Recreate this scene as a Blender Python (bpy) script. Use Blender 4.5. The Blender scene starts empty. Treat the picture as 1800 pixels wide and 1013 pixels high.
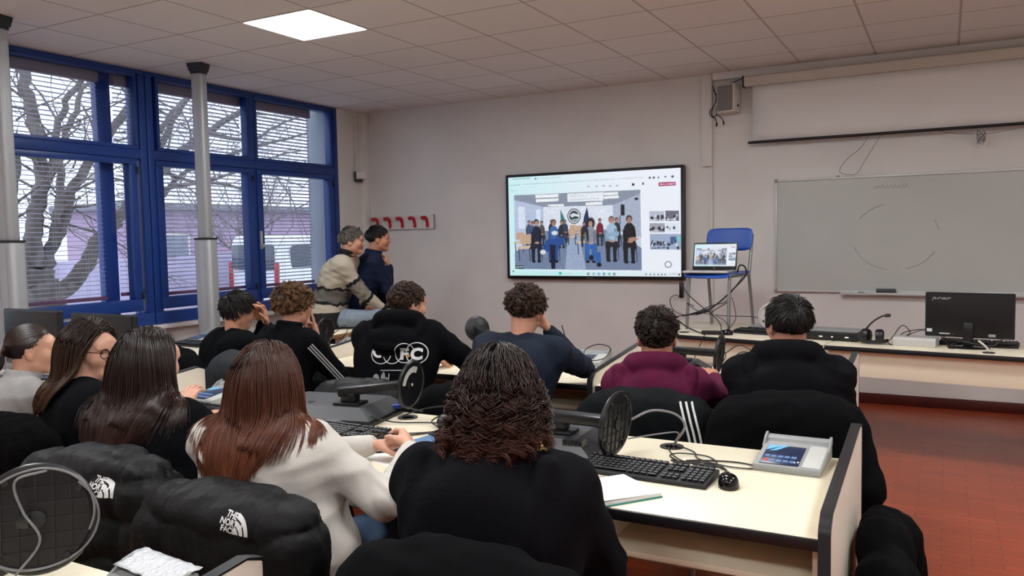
import bpy, bmesh, math, random
import numpy as np
from mathutils import Vector, Matrix

SC = bpy.context.scene
COL = SC.collection
PI = math.pi
rad = math.radians

# ---------------------------------------------------------------- camera
FOCAL = 1412.31
YAW, PITCH, ROLL = rad(28.41522623), rad(-3.6927811), rad(-1.10775998)
EYE = Vector((0, 0, 1.5))
fw_ = Vector((-math.sin(YAW) * math.cos(PITCH), math.cos(YAW) * math.cos(PITCH), math.sin(PITCH)))
rt0 = Vector((math.cos(YAW), math.sin(YAW), 0))
up0 = rt0.cross(fw_)
rt_ = rt0 * math.cos(ROLL) + up0 * math.sin(ROLL)
up_ = up0 * math.cos(ROLL) - rt0 * math.sin(ROLL)
cam_d = bpy.data.cameras.new('camera')
cam_d.sensor_width = 36.0
cam_d.lens = FOCAL * 36.0 / 1800.0
cam_d.clip_start = 0.05
cam = bpy.data.objects.new('camera', cam_d)
COL.objects.link(cam)
cam.matrix_world = Matrix(((rt_.x, up_.x, -fw_.x, EYE.x), (rt_.y, up_.y, -fw_.y, EYE.y),
                           (rt_.z, up_.z, -fw_.z, EYE.z), (0, 0, 0, 1)))
SC.camera = cam

# ---------------------------------------------------------------- sky, exposure
SC.view_settings.view_transform = 'Standard'
SC.view_settings.look = 'None'
SC.view_settings.gamma = 1.0
SC.view_settings.use_curve_mapping = False
SC.view_settings.exposure = 0.0
PANEL_STRENGTH = 33.0      # LED ceiling panels
SKY_STRENGTH = 2.0       # flat winter overcast
world = bpy.data.worlds.new('overcast_sky')
SC.world = world
world.use_nodes = True
wbg = world.node_tree.nodes['Background']
wbg.inputs['Color'].default_value = (0.83, 0.90, 1.0, 1)
wbg.inputs['Strength'].default_value = SKY_STRENGTH
SC.cycles.use_denoising = True
SC.cycles.max_bounces = 7
SC.cycles.diffuse_bounces = 4
SC.cycles.glossy_bounces = 3
SC.cycles.transmission_bounces = 4
SC.cycles.transparent_max_bounces = 12
SC.cycles.sample_clamp_indirect = 6.0
SC.cycles.caustics_reflective = False
SC.cycles.caustics_refractive = False

# ---------------------------------------------------------------- helpers
def lin(h):
    if isinstance(h, (tuple, list)):
        return tuple(h)
    h = h.lstrip('#')
    o = []
    for i in (0, 2, 4):
        c = int(h[i:i + 2], 16) / 255
        o.append(c / 12.92 if c <= .04045 else ((c + .055) / 1.055) ** 2.4)
    return tuple(o)

def material(name, col, rough=.5, metal=0., vary=0., vscale=8., bump=0., bscale=60., spec=.5, emit=None, estr=0., stretch=None, sheen=0., coat=0.):
    m = bpy.data.materials.new(name)
    m.use_nodes = True
    nt = m.node_tree
    b = nt.nodes['Principled BSDF']
    c = lin(col)
    b.inputs['Base Color'].default_value = (*c, 1)
    b.inputs['Roughness'].default_value = rough
    b.inputs['Metallic'].default_value = metal
    b.inputs['Specular IOR Level'].default_value = spec
    if sheen:
        b.inputs['Sheen Weight'].default_value = sheen
        b.inputs['Sheen Roughness'].default_value = .5
    if coat:
        b.inputs['Coat Weight'].default_value = coat
    tc = None
    if vary or bump:
        tc = nt.nodes.new('ShaderNodeTexCoord')
        mp = nt.nodes.new('ShaderNodeMapping')
        nt.links.new(tc.outputs['Object'], mp.inputs['Vector'])
        if stretch:
            mp.inputs['Scale'].default_value = stretch
    if vary:
        n = nt.nodes.new('ShaderNodeTexNoise')
        n.inputs['Scale'].default_value = vscale
        n.inputs['Detail'].default_value = 4
        nt.links.new(mp.outputs['Vector'], n.inputs['Vector'])
        r = nt.nodes.new('ShaderNodeValToRGB')
        r.color_ramp.elements[0].position = .3
        r.color_ramp.elements[1].position = .7
        r.color_ramp.elements[0].color = (*[x * (1 - vary) for x in c], 1)
        r.color_ramp.elements[1].color = (*[min(1, x * (1 + vary)) for x in c], 1)
        nt.links.new(n.outputs['Fac'], r.inputs['Fac'])
        nt.links.new(r.outputs['Color'], b.inputs['Base Color'])
    if bump:
        n2 = nt.nodes.new('ShaderNodeTexNoise')
        n2.inputs['Scale'].default_value = bscale
        n2.inputs['Detail'].default_value = 3
        nt.links.new(mp.outputs['Vector'], n2.inputs['Vector'])
        bp = nt.nodes.new('ShaderNodeBump')
        bp.inputs['Strength'].default_value = bump
        bp.inputs['Distance'].default_value = .01
        nt.links.new(n2.outputs['Fac'], bp.inputs['Height'])
        nt.links.new(bp.outputs['Normal'], b.inputs['Normal'])
    if emit is not None:
        b.inputs['Emission Color'].default_value = (*lin(emit), 1)
        b.inputs['Emission Strength'].default_value = estr
    return m

def glass_material(name, tint=(.93, .96, 1.0), refl=.06):
    m = bpy.data.materials.new(name)
    m.use_nodes = True
    nt = m.node_tree
    nt.nodes.remove(nt.nodes['Principled BSDF'])
    out = nt.nodes['Material Output']
    t = nt.nodes.new('ShaderNodeBsdfTransparent')
    t.inputs['Color'].default_value = (*tint, 1)
    g = nt.nodes.new('ShaderNodeBsdfGlossy')
    g.inputs['Roughness'].default_value = .02
    lw = nt.nodes.new('ShaderNodeLayerWeight')
    pw = nt.nodes.new('ShaderNodeMath'); pw.operation = 'POWER'; pw.inputs[1].default_value = 4.
    fr = nt.nodes.new('ShaderNodeMath'); fr.operation = 'MULTIPLY_ADD'; fr.inputs[1].default_value = .5; fr.inputs[2].default_value = refl * .5
    nt.links.new(lw.outputs['Facing'], pw.inputs[0])
    nt.links.new(pw.outputs[0], fr.inputs[0])
    mx = nt.nodes.new('ShaderNodeMixShader')
    nt.links.new(fr.outputs[0], mx.inputs['Fac'])
    nt.links.new(t.outputs['BSDF'], mx.inputs[1])
    nt.links.new(g.outputs['BSDF'], mx.inputs[2])
    nt.links.new(mx.outputs['Shader'], out.inputs['Surface'])
    return m

class MB:
    """Collects geometry for ONE mesh object."""
    def __init__(s):
        s.v, s.f, s.mi, s.n = [], [], [], 0
    def add(s, vs, fs, mi=0, M=None):
        if M is not None:
            vs = [M @ Vector(p) for p in vs]
        o = s.n
        s.v.extend([tuple(p) for p in vs])
        s.n += len(vs)
        for q in fs:
            s.f.append(tuple(i + o for i in q))
            s.mi.append(mi)
        return s
    def box(s, x0, x1, y0, y1, z0, z1, bev=0., M=None, mi=0, seg=2):
        bm = bmesh.new()
        bmesh.ops.create_cube(bm, size=1)
        for v in bm.verts:
            v.co = ((x0 + x1) / 2 + v.co.x * (x1 - x0), (y0 + y1) / 2 + v.co.y * (y1 - y0), (z0 + z1) / 2 + v.co.z * (z1 - z0))
        if bev > 0:
            bmesh.ops.bevel(bm, geom=bm.edges[:], offset=bev, segments=seg, profile=.5, affect='EDGES')
        bm.verts.index_update()
        s.add([v.co.copy() for v in bm.verts], [[v.index for v in f.verts] for f in bm.faces], mi, M)
        bm.free()
        return s
    def prism(s, poly, z0, z1, M=None, mi=0):
        n = len(poly)
        vs = [(p[0], p[1], z0) for p in poly] + [(p[0], p[1], z1) for p in poly]
        fs = [tuple(range(n))[::-1], tuple(range(n, 2 * n))] + [(i, (i + 1) % n, n + (i + 1) % n, n + i) for i in range(n)]
        return s.add(vs, fs, mi, M)
    def bprism(s, poly, z0, z1, bev=.004, M=None, mi=0, seg=2):
        t = MB().prism(poly, z0, z1)
        bm = bmesh.new()
        vs = [bm.verts.new(p) for p in t.v]
        for q in t.f:
            bm.faces.new([vs[i] for i in q])
        bmesh.ops.recalc_face_normals(bm, faces=bm.faces[:])
        bmesh.ops.bevel(bm, geom=bm.edges[:], offset=bev, segments=seg, profile=.5, affect='EDGES')
        bm.verts.index_update()
        s.add([v.co.copy() for v in bm.verts], [[v.index for v in f.verts] for f in bm.faces], mi, M)
        bm.free()
        return s
    def tube(s, pts, r, n=8, caps=True, closed=False, M=None, mi=0):
        pts = [Vector(p) for p in pts]
        m = len(pts)
        rr = r if isinstance(r, (list, tuple)) else [r] * m
        vs, fs = [], []
        T = []
        for i in range(m):
            a = pts[i - 1] if (i > 0 or closed) else pts[i]
            b = pts[(i + 1) % m] if (i < m - 1 or closed) else pts[i]
            t = b - a
            T.append(t.normalized() if t.length > 1e-9 else Vector((0, 0, 1)))
        ref = Vector((0, 0, 1)) if abs(T[0].z) < .9 else Vector((1, 0, 0))
        u = T[0].cross(ref).normalized()
        for i in range(m):
            u = u - T[i] * u.dot(T[i])
            if u.length < 1e-6:
                u = T[i].orthogonal()
            u.normalize()
            w = T[i].cross(u)
            for k in range(n):
                a = 2 * PI * k / n
                vs.append(pts[i] + (u * math.cos(a) + w * math.sin(a)) * rr[i])
        for i in range(m if closed else m - 1):
            j = (i + 1) % m
            for k in range(n):
                l = (k + 1) % n
                fs.append((i * n + k, i * n + l, j * n + l, j * n + k))
        if caps and not closed:
            fs.append(tuple(range(n))[::-1])
            fs.append(tuple(range((m - 1) * n, m * n)))
        return s.add(vs, fs, mi, M)
    def lathe(s, prof, n=28, M=None, mi=0):
        vs, fs = [], []
        for (r, z) in prof:
            for k in range(n):
                a = 2 * PI * k / n
                vs.append((r * math.cos(a), r * math.sin(a), z))
        for i in range(len(prof) - 1):
            for k in range(n):
                l = (k + 1) % n
                fs.append((i * n + k, i * n + l, (i + 1) * n + l, (i + 1) * n + k))
        fs.append(tuple(range(n))[::-1])
        fs.append(tuple(range((len(prof) - 1) * n, len(prof) * n)))
        return s.add(vs, fs, mi, M)
    def build(s, name, mats, parent=None, smooth=35):
        me = bpy.data.meshes.new(name)
        me.from_pydata(s.v, [], s.f)
        if not isinstance(mats, (list, tuple)):
            mats = [mats]
        for m in mats:
            me.materials.append(m)
        if len(mats) > 1:
            me.polygons.foreach_set('material_index', s.mi)
        me.update()
        if smooth:
            me.polygons.foreach_set('use_smooth', [True] * len(me.polygons))
            me.set_sharp_from_angle(angle=rad(smooth))
        o = bpy.data.objects.new(name, me)
        COL.objects.link(o)
        if parent is not None:
            o.parent = parent
        return o

def tag(o, label=None, cat=None, group=None, kind=None):
    if label: o['label'] = label
    if cat: o['category'] = cat
    if group: o['group'] = group
    if kind: o['kind'] = kind
    return o

def thing(name, label, cat, loc=(0, 0, 0), rz=0., group=None):
    o = bpy.data.objects.new(name, None)
    o.empty_display_size = .1
    COL.objects.link(o)
    o.location = loc
    o.rotation_euler = (0, 0, rz)
    return tag(o, label, cat, group)

def struct(name, mb, mat, smooth=35):
    return tag(mb.build(name, mat, None, smooth), kind='structure')

def copy_tree(o, parent=None):
    c = o.copy()
    COL.objects.link(c)
    c.parent = parent
    for ch in list(o.children):
        copy_tree(ch, c)
    return c

def spline(pts, k=8):
    """Catmull-Rom through the points."""
    P = [Vector(p) for p in pts]
    P = [P[0] * 2 - P[1]] + P + [P[-1] * 2 - P[-2]]
    out = []
    for i in range(1, len(P) - 2):
        for j in range(k):
            t = j / k
            a, b, c, d = P[i - 1], P[i], P[i + 1], P[i + 2]
            out.append(.5 * ((2 * b) + (c - a) * t + (2 * a - 5 * b + 4 * c - d) * t * t + (3 * b - a - 3 * c + d) * t ** 3))
    out.append(P[-2])
    return out

def rrect(w, h, r, n=5, cx=0, cy=0):
    o = []
    for (sx, sy, a0) in ((1, 1, 0), (-1, 1, 90), (-1, -1, 180), (1, -1, 270)):
        for k in range(n + 1):
            a = rad(a0 + 90 * k / n)
            o.append((cx + sx * (w / 2 - r) + r * math.cos(a), cy + sy * (h / 2 - r) + r * math.sin(a)))
    return o

def text_mb(mb, txt, size, M, mi=0, depth=.0006, shear=0., bold=0., sx=1.):
    """Raised lettering added to a mesh; M maps text plane (x right, y up, z out)."""
    cu = bpy.data.curves.new('lettering', 'FONT')
    cu.body = txt
    cu.size = size
    cu.extrude = depth
    cu.shear = shear
    cu.offset = bold
    cu.resolution_u = 3
    ob = bpy.data.objects.new('lettering', cu)
    COL.objects.link(ob)
    dg = bpy.context.evaluated_depsgraph_get()
    me = bpy.data.meshes.new_from_object(ob.evaluated_get(dg), depsgraph=dg)
    S = Matrix.Diagonal((sx, 1, 1, 1))
    mb.add([S @ v.co for v in me.vertices], [tuple(p.vertices) for p in me.polygons], mi, M)
    bpy.data.objects.remove(ob)
    bpy.data.meshes.remove(me)
    bpy.data.curves.remove(cu)

def frame(o, x, y, z):
    """Matrix with the given axes (Vectors) at origin o."""
    x, y, z = Vector(x).normalized(), Vector(y).normalized(), Vector(z).normalized()
    return Matrix(((x.x, y.x, z.x, o[0]), (x.y, y.y, z.y, o[1]), (x.z, y.z, z.z, o[2]), (0, 0, 0, 1)))

def T(x, y, z): return Matrix.Translation((x, y, z))
def RZ(a): return Matrix.Rotation(a, 4, 'Z')
def RX(a): return Matrix.Rotation(a, 4, 'X')
def RY(a): return Matrix.Rotation(a, 4, 'Y')

# ---------------------------------------------------------------- materials
M = dict(
    wall=material('wall_paint', '#e3e1de', .85, vary=.04, vscale=2.2, bump=.06, bscale=120),
    dado=material('dado_paint', '#dedbd8', .7, vary=.03, vscale=3, bump=.05, bscale=120),
    base=material('skirting_red', '#4a1512', .35, vary=.15, vscale=5),
    blue=material('blue_frame_paint', '#173c86', .38, vary=.06, vscale=6),
    bluedark=material('blue_frame_shadow_gap', '#10244f', .5),
    cream=material('cream_laminate', '#ece2c9', .38, vary=.02, vscale=14, bump=.02, bscale=300),
    edge=material('black_edge_band', '#16161a', .38, vary=.1),
    panel=material('panel_laminate', '#dcd3c3', .45, vary=.02, vscale=10),
    alu=material('anodised_aluminium', '#a6a8ab', .5, .3, vary=.06, vscale=3, stretch=(1, 1, .05)),
    alum=material('matt_aluminium', '#c9c9c7', .45, .4),
    black=material('black_plastic', '#101114', .35, vary=.12, vscale=20),
    blackm=material('matt_black_plastic', '#17181b', .6, bump=.05, bscale=400),
    gloss=material('gloss_black_plastic', '#0a0a0c', .12),
    dgrey=material('dark_grey_plastic', '#3a3c40', .42, bump=.04, bscale=300),
    mgrey=material('grey_plastic', '#8f9292', .5, vary=.04, vscale=12),
    lgrey=material('light_grey_plastic', '#b9bab6', .5),
    cable=material('black_cable', '#0d0d0f', .45),
    gcable=material('grey_cable', '#77767a', .45),
    white=material('white_plastic', '#dedbd5', .4),
    beige=material('ivory_plastic', '#cfc8bc', .5),
    seatblue=material('blue_seat_plastic', '#1c4fae', .36, vary=.04, vscale=9),
    steel=material('steel_tube', '#9a9a9a', .35, .8),
    red=material('red_hook_plastic', '#b3122a', .35),
    paper=material('white_paper', '#f1f1ef', .75),
    print_white=material('white_print', '#dcdcdc', .7),
    print_grey=material('grey_print', '#8d8d90', .7),
    ink=material('ink_black', '#0e0e10', .6),
)

# ================================================================ THE SETTING
def at(px, py, X=None, Y=None, Z=None):
    """Point of the room seen at a place of the photo, on a plane of the room."""
    d = fw_ + rt_ * ((px - 900) / FOCAL) - up_ * ((py - 506.5) / FOCAL)
    if X is not None: t = (X - EYE.x) / d.x
    elif Y is not None: t = (Y - EYE.y) / d.y
    else: t = (Z - EYE.z) / d.z
    return EYE + d * t

XL, XR, YF, YB, ZC = -5.98, 2.6, 7.5, -3.4, 2.95

# floor: small glazed red brick tiles
def floor_material():
    m = bpy.data.materials.new('red_brick_floor_tiles')
    m.use_nodes = True
    nt = m.node_tree
    b = nt.nodes['Principled BSDF']
    tc = nt.nodes.new('ShaderNodeTexCoord')
    br = nt.nodes.new('ShaderNodeTexBrick')
    br.inputs['Color1'].default_value = (*lin('#ab4c29'), 1)
    br.inputs['Color2'].default_value = (*lin('#9b4124'), 1)
    br.inputs['Mortar'].default_value = (*lin('#7d3722'), 1)
    br.inputs['Scale'].default_value = 1
    br.inputs['Brick Width'].default_value = .245
    br.inputs['Row Height'].default_value = .062
    br.inputs['Mortar Size'].default_value = .003
    nt.links.new(tc.outputs['Object'], br.inputs['Vector'])
    n = nt.nodes.new('ShaderNodeTexNoise')
    n.inputs['Scale'].default_value = 1.7
    n.inputs['Detail'].default_value = 5
    nt.links.new(tc.outputs['Object'], n.inputs['Vector'])
    mx = nt.nodes.new('ShaderNodeMix')
    mx.data_type = 'RGBA'
    mx.blend_type = 'MULTIPLY'
    mx.inputs['Factor'].default_value = .22
    nt.links.new(br.outputs['Color'], mx.inputs['A'])
    nt.links.new(n.outputs['Color'], mx.inputs['B'])
    nt.links.new(mx.outputs['Result'], b.inputs['Base Color'])
    b.inputs['Roughness'].default_value = .3
    bp = nt.nodes.new('ShaderNodeBump')
    bp.inputs['Strength'].default_value = .25
    bp.inputs['Distance'].default_value = .003
    bp.invert = True
    nt.links.new(br.outputs['Fac'], bp.inputs['Height'])
    nt.links.new(bp.outputs['Normal'], b.inputs['Normal'])
    return m

def ceiling_material():
    m = bpy.data.materials.new('suspended_ceiling_tiles')
    m.use_nodes = True
    nt = m.node_tree
    b = nt.nodes['Principled BSDF']
    tc = nt.nodes.new('ShaderNodeTexCoord')
    mp = nt.nodes.new('ShaderNodeMapping')
    mp.inputs['Location'].default_value = (4.736, -3.934, 0)
    nt.links.new(tc.outputs['Object'], mp.inputs['Vector'])
    br = nt.nodes.new('ShaderNodeTexBrick')
    br.offset = 0
    br.inputs['Color1'].default_value = (*lin('#e4e1dd'), 1)
    br.inputs['Color2'].default_value = (*lin('#e0ddd9'), 1)
    br.inputs['Mortar'].default_value = (*lin('#b4aea7'), 1)
    br.inputs['Scale'].default_value = 1
    br.inputs['Brick Width'].default_value = .6
    br.inputs['Row Height'].default_value = .6
    br.inputs['Mortar Size'].default_value = .009
    br.inputs['Mortar Smooth'].default_value = .3
    nt.links.new(mp.outputs['Vector'], br.inputs['Vector'])
    nt.links.new(br.outputs['Color'], b.inputs['Base Color'])
    b.inputs['Roughness'].default_value = .9
    n = nt.nodes.new('ShaderNodeTexNoise')
    n.inputs['Scale'].default_value = 140
    nt.links.new(tc.outputs['Object'], n.inputs['Vector'])
    bp = nt.nodes.new('ShaderNodeBump')
    bp.inputs['Strength'].default_value = .12
    bp.inputs['Distance'].default_value = .004
    nt.links.new(n.outputs['Fac'], bp.inputs['Height'])
    nt.links.new(bp.outputs['Normal'], b.inputs['Normal'])
    return m

struct('floor', MB().box(XL - .3, XR + .2, YB - .2, YF + .2, -.12, 0), floor_material(), 0)
LX, LY = -3.836, 4.234     # the lit panel fills one 60 cm bay of the ceiling grid
cb = MB()
panels = [(LX, 4.234), (-1.436, 4.234), (.964, 4.234)] + [(x, y) for x in (-3.836, -1.436, .964) for y in (1.834, -.566)]  # two unseen panels level with the lit one, added to brighten front wall and ceiling
# the ceiling is one slab with the panel bays cut out of it
xs = sorted({XL - .3, XR + .2} | {p[0] + s * .297 for p in panels for s in (-1, 1)})
ys = sorted({YB - .2, YF + .2} | {p[1] + s * .297 for p in panels for s in (-1, 1)})
for i in range(len(xs) - 1):
    for j in range(len(ys) - 1):
        cx, cy = (xs[i] + xs[i + 1]) / 2, (ys[j] + ys[j + 1]) / 2
        if any(abs(cx - p[0]) < .29 and abs(cy - p[1]) < .29 for p in panels):
            cb.box(xs[i], xs[i + 1], ys[j], ys[j + 1], ZC + .05, ZC + .15)
        else:
            cb.box(xs[i], xs[i + 1], ys[j], ys[j + 1], ZC, ZC + .15)
struct('ceiling', cb, ceiling_material(), 0)
m_diff = material('led_panel_diffuser', '#f2f2f2', .5, emit=(.95, .975, .98), estr=PANEL_STRENGTH)
for i, (px, py) in enumerate(panels):
    t = thing('ceiling_light', 'square white LED panel, lit, flush in the tiled ceiling' if i == 0 else
              'square LED ceiling panel lighting the room from outside the photo', 'ceiling light', (px, py, ZC), 0, None if i == 0 else 'LED panels lighting the rear of the room')
    f = MB()
    for a, b_, c, d in ((-.297, .297, -.297, -.287), (-.297, .297, .287, .297), (-.297, -.287, -.287, .287), (.287, .297, -.287, .287)):
        f.box(a, b_, c, d, -.004, .012)
    f.build('frame', M['white'], t)
    MB().box(-.287, .287, -.287, .287, .002, .010).build('diffuser', m_diff, t)

# walls ------------------------------------------------------------------
W0, W1, WZ0, WZ1 = 2.15, 7.02, .80, 2.95
wl = MB()
wl.box(XL - .16, XL, YB - .2, W0, 0, ZC)
wl.box(XL - .16, XL, W1, YF + .2, 0, ZC)
wl.box(XL - .16, XL, W0, W1, 0, WZ0)
struct('wall_left', wl, M['wall'], 0)
struct('wall_front', MB().box(XL, XR + .2, YF, YF + .2, 0, ZC), M['wall'], 0)
struct('wall_right', MB().box(XR, XR + .2, YB, YF, 0, ZC), M['wall'], 0)
struct('wall_back', MB().box(XL, XR + .2, YB - .2, YB, 0, ZC), M['wall'], 0)
struct('trim_1', MB().box(XL, XL + .075, YF - .11, YF, 0, ZC, .004), M['wall'])                # boxed corner
struct('trim_2', MB().box(-2.01, -1.912, YF - .045, YF, 2.11, ZC, .004).box(-1.935, -1.912, YF - .03, YF, .09, 2.11, .003), M['wall'])  # cable duct
struct('trim_3', MB().box(-1.9, XR, YF - .07, YF, 2.885, ZC, .004), M['wall'])                 # boxing over the screen
struct('baseboard_front', MB().box(XL, XR, YF - .014, YF, 0, .09, .003), M['base'])
struct('baseboard_right', MB().box(XR - .014, XR, YB, YF, 0, .09, .003), M['base'])
struct('trim_4', MB().box(XL, XL + .10, W0 - .1, W1 + .02, .765, .80, .006), M['dado'])        # inside sill

# windows -----------------------------------------------------------------
m_glass = glass_material('window_glass')
XI, XO = XL - .085, XL + .012
def window(name, y0, y1, m0, m1, panes_lo, panes_hi):
    w = bpy.data.objects.new(name, None)
    COL.objects.link(w)
    w['kind'] = 'structure'
    f = MB()
    f.box(XI, XO, y0, y1, 2.918, ZC, .004).box(XI, XO, y0, y1, .80, .905, .004)
    f.box(XI, XO, y0, y0 + .062, .905, 2.918, .004).box(XI, XO, y1 - .062, y1, .905, 2.918, .004)
    f.box(XI, XO, y0 + .062, y1 - .062, 2.21, 2.29, .004)
    f.box(XI, XO, m0, m1, .905, 2.21, .004).box(XI, XO, m0, m1, 2.29, 2.918, .004)
    f.build('window_frame', M['blue'], w)
    for (a, b_) in panes_hi:
        s = MB()
        x0, x1 = XI + .02, XO + .006
        s.box(x0, x1, a - .028, b_ + .028, 2.29, 2.318, .003).box(x0, x1, a - .028, b_ + .028, 2.888, 2.918, .003)
        s.box(x0, x1, a - .028, a, 2.318, 2.888, .003).box(x0, x1, b_, b_ + .028, 2.318, 2.888, .003)
        s.build('sash', M['blue'], w)
        MB().box(XL - .045, XL - .04, a, b_, 2.318, 2.888).build('pane', m_glass, w, 0)
    for (a, b_) in panes_lo:
        s = MB()
        x0, x1 = XI + .02, XO + .014
        s.box(x0, x1, a - .07, b_ + .07, .93, 1.03, .005).box(x0, x1, a - .07, b_ + .07, 2.158, 2.205, .005)
        s.box(x0, x1, a - .07, a, 1.03, 2.158, .005).box(x0, x1, b_, b_ + .07, 1.03, 2.158, .005)
        sa = s.build('sash', M['blue'], w)
        MB().box(XL - .045, XL - .04, a, b_, 1.03, 2.158).build('pane', m_glass, w, 0)
        h = MB()
        for z in (1.06, 2.11):
            h.box(x1, x1 + .012, b_ + .055, b_ + .075, z - .03, z + .03, .003)
        h.build('hinge', M['blackm'], sa)
    return w
w1 = window('window_1', 2.15, 4.585, 3.34, 3.40, [(2.30, 3.27), (3.47, 4.40)], [(2.24, 3.31), (3.43, 4.475)])
w2 = window('window_2', 4.595, W1, 5.735, 5.80, [(4.725, 5.675), (5.87, 6.85)], [(4.715, 5.70), (5.83, 6.9)])
h = MB().box(XO + .012, XO + .035, 5.80, 5.825, 1.42, 1.60, .005).box(XO + .03, XO + .06, 5.803, 5.822, 1.44, 1.47, .004)
h.build('handle', M['alum'], w2)
# outer frame posts of the double window
struct('trim_5', MB().box(XL - .20, XL - .13, 4.235, 4.365, .8, ZC, .006), M['blue'])
struct('trim_6', MB().box(XL - .21, XL - .145, 4.56, 4.80, .8, ZC, .006), M['blue'])
struct('trim_7', MB().box(XL - .21, XL - .145, 5.86, 5.99, .8, ZC, .006), M['blue'])

m_slat = material('blind_slat_enamel', '#c4c0cb', .45, .1)
m_rail = material('blind_headrail', '#8d7f8e', .5)
m_railp = material('blind_bottom_rail', '#7c4a66', .45)
def blind(y0, y1, z1, z0, tilt, label, pitch=.036, wd=.031):
    t = thing('venetian_blind', label, 'blind', (XL - .112, (y0 + y1) / 2, z0), 0, 'venetian blinds')
    hw = (y1 - y0) / 2
    s = MB()
    z = z1 - .15
    k = 0
    rng = random.Random(int(y0 * 100))
    while z > z0 + .04:
        a = tilt + rng.uniform(-.05, .05)
        prof = [(-wd / 2, -.0), (-wd / 4, .0022), (0, .003), (wd / 4, .0022), (wd / 2, 0)]
        pr = [(x * math.cos(a) - q * math.sin(a), x * math.sin(a) + q * math.cos(a)) for x, q in prof]
        pr2 = [(p[0], p[1] - .0009) for p in pr]
        vs = [(p[0], sy * (hw - .004), z - z0 + p[1]) for sy in (-1, 1) for p in pr + pr2[::-1]]
        n = 10
        s.add(vs, [tuple(range(n)), tuple(range(n, 2 * n))[::-1]] + [(i, n + i, n + (i + 1) % n, (i + 1) % n) for i in range(n)])
        z -= pitch
        k += 1
    s.build('slats', m_slat, t)
    MB().box(-.03, .03, -hw, hw, z1 - z0 - .125, z1 - z0, .004).build('headrail', m_rail, t)
    MB().box(-.016, .016, -hw, hw, .0, .03, .004).build('bottom_rail', m_railp, t)
    c = MB()
    for q in ((-.3, .3) if hw < .3 else (-.62, 0., .62)):
        for dx in (-.017, .017):
            c.tube([(dx, q * hw, .02), (dx, q * hw, z1 - z0 - .1)], .0011, 5)
    c.build('cord', M['lgrey'], t)
    return t
blind(2.25, 3.36, 2.935, 1.02, .12, 'venetian blind behind the window pane hidden by the left grey column')
blind(3.40, 4.232, 2.935, 1.04, .12, 'wide grey venetian blind before the thick tree trunk, left of the blue strip')
blind(4.368, 4.56, 2.935, 1.06, .16, 'narrow grey venetian blind between blue strip and wide blue mullion')
blind(4.70, 5.735, 2.935, 1.035, .34, 'grey venetian blind behind the middle window, crossed by the aluminium column')
blind(5.81, 6.70, 2.935, 1.035, .38, 'grey venetian blind with the white van showing through it')

# ================================================================ OUTSIDE
GZ = -.35
struct('ground', MB().box(-60, XL - .3, -30, 60, GZ - .2, GZ), material('pale_yard_paving', '#c6c8cc', .9, vary=.12, vscale=2))
cc = MB().box(-6.42, XL - .16, 7.02, 7.4, GZ, 3.3, .01)
tag(cc.build('wall_reveal', material('exterior_concrete', '#8b919c', .8, vary=.10, vscale=5, bump=.1, stretch=(1, 1, .2))), kind='structure')

m_bark = material('grey_bark', '#6f6763', .95, vary=.35, vscale=9, bump=.5, bscale=30, stretch=(1, 1, .35))
def grow(mb, p, d, r, ln, depth, rng):
    """A limb that wanders and forks into twigs."""
    pts, rr = [p.copy()], [r]
    n = max(3, int(ln / .16))
    for i in range(n):
        d = (d + Vector((rng.gauss(0, .13), rng.gauss(0, .13), rng.gauss(0.02, .1)))).normalized()
        p = p + d * (ln / n)
        pts.append(p.copy())
        rr.append(max(.0035, r * (1 - .75 * (i + 1) / n)))
        if depth > 0 and i > 0 and rng.random() < .55:
            q = (d + Vector((rng.gauss(0, .6), rng.gauss(0, .6), rng.gauss(.15, .45)))).normalized()
            grow(mb, p, q, rr[-1] * .6, ln * rng.uniform(.4, .7), depth - 1, rng)
    mb.tube(pts, rr, 6 if r > .02 else 4)

rng = random.Random(5)
tr = MB()
TX = -8.6
def limb(px, rr, dx=0., twigs=2):
    P = [at(x, y, X=TX + dx * k / max(1, len(px) - 1)) for k, (x, y) in enumerate(px)]
    P = spline(P, 5)
    R = [rr[0] + (rr[1] - rr[0]) * i / (len(P) - 1) for i in range(len(P))]
    P = [p + Vector((rng.gauss(0, .012), rng.gauss(0, .012), 0)) for p in P]
    tr.tube(P, R, 12)
    for i in range(3, len(P)):
        for _ in range(1 if twigs else 0):
            if rng.random() < .36:
                q = Vector((rng.gauss(0, .5), rng.gauss(.15, .6), rng.uniform(.1, .9))).normalized()
                grow(tr, P[i], q, min(.018, R[i] * .4), rng.uniform(.4, 1.0), 1, rng)
limb([(82, 690), (82, 600), (82, 548), (74, 510), (62, 470)], (.30, .13), 0, 0)
limb([(60, 470), (58, 420), (66, 360), (72, 300), (64, 240), (52, 180), (40, 110), (30, 40)], (.095, .05), -.3)
limb([(45, 480), (22, 430), (16, 360), (30, 290), (10, 200)], (.06, .03), .3)
limb([(78, 480), (92, 435), (112, 390), (124, 340), (148, 300), (172, 262), (205, 215), (240, 165), (290, 110)], (.075, .03), -.2)
limb([(80, 525), (118, 505), (150, 465), (176, 420), (208, 384), (245, 340), (300, 285), (360, 235), (430, 190)], (.105, .035), .3)
limb([(92, 435), (100, 380), (108, 320), (96, 250), (112, 190), (150, 130), (190, 70)], (.05, .025), .4)
limb([(66, 350), (92, 290), (118, 230), (140, 175), (160, 130)], (.055, .02), -.5)
limb([(208, 384), (250, 350), (300, 330), (380, 322), (470, 345)], (.04, .012), .5)
limb([(245, 340), (290, 240), (330, 175), (370, 120)], (.05, .02), -.4)
limb([(300, 285), (360, 290), (430, 262), (520, 240), (560, 225)], (.035, .010), .2)
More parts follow.
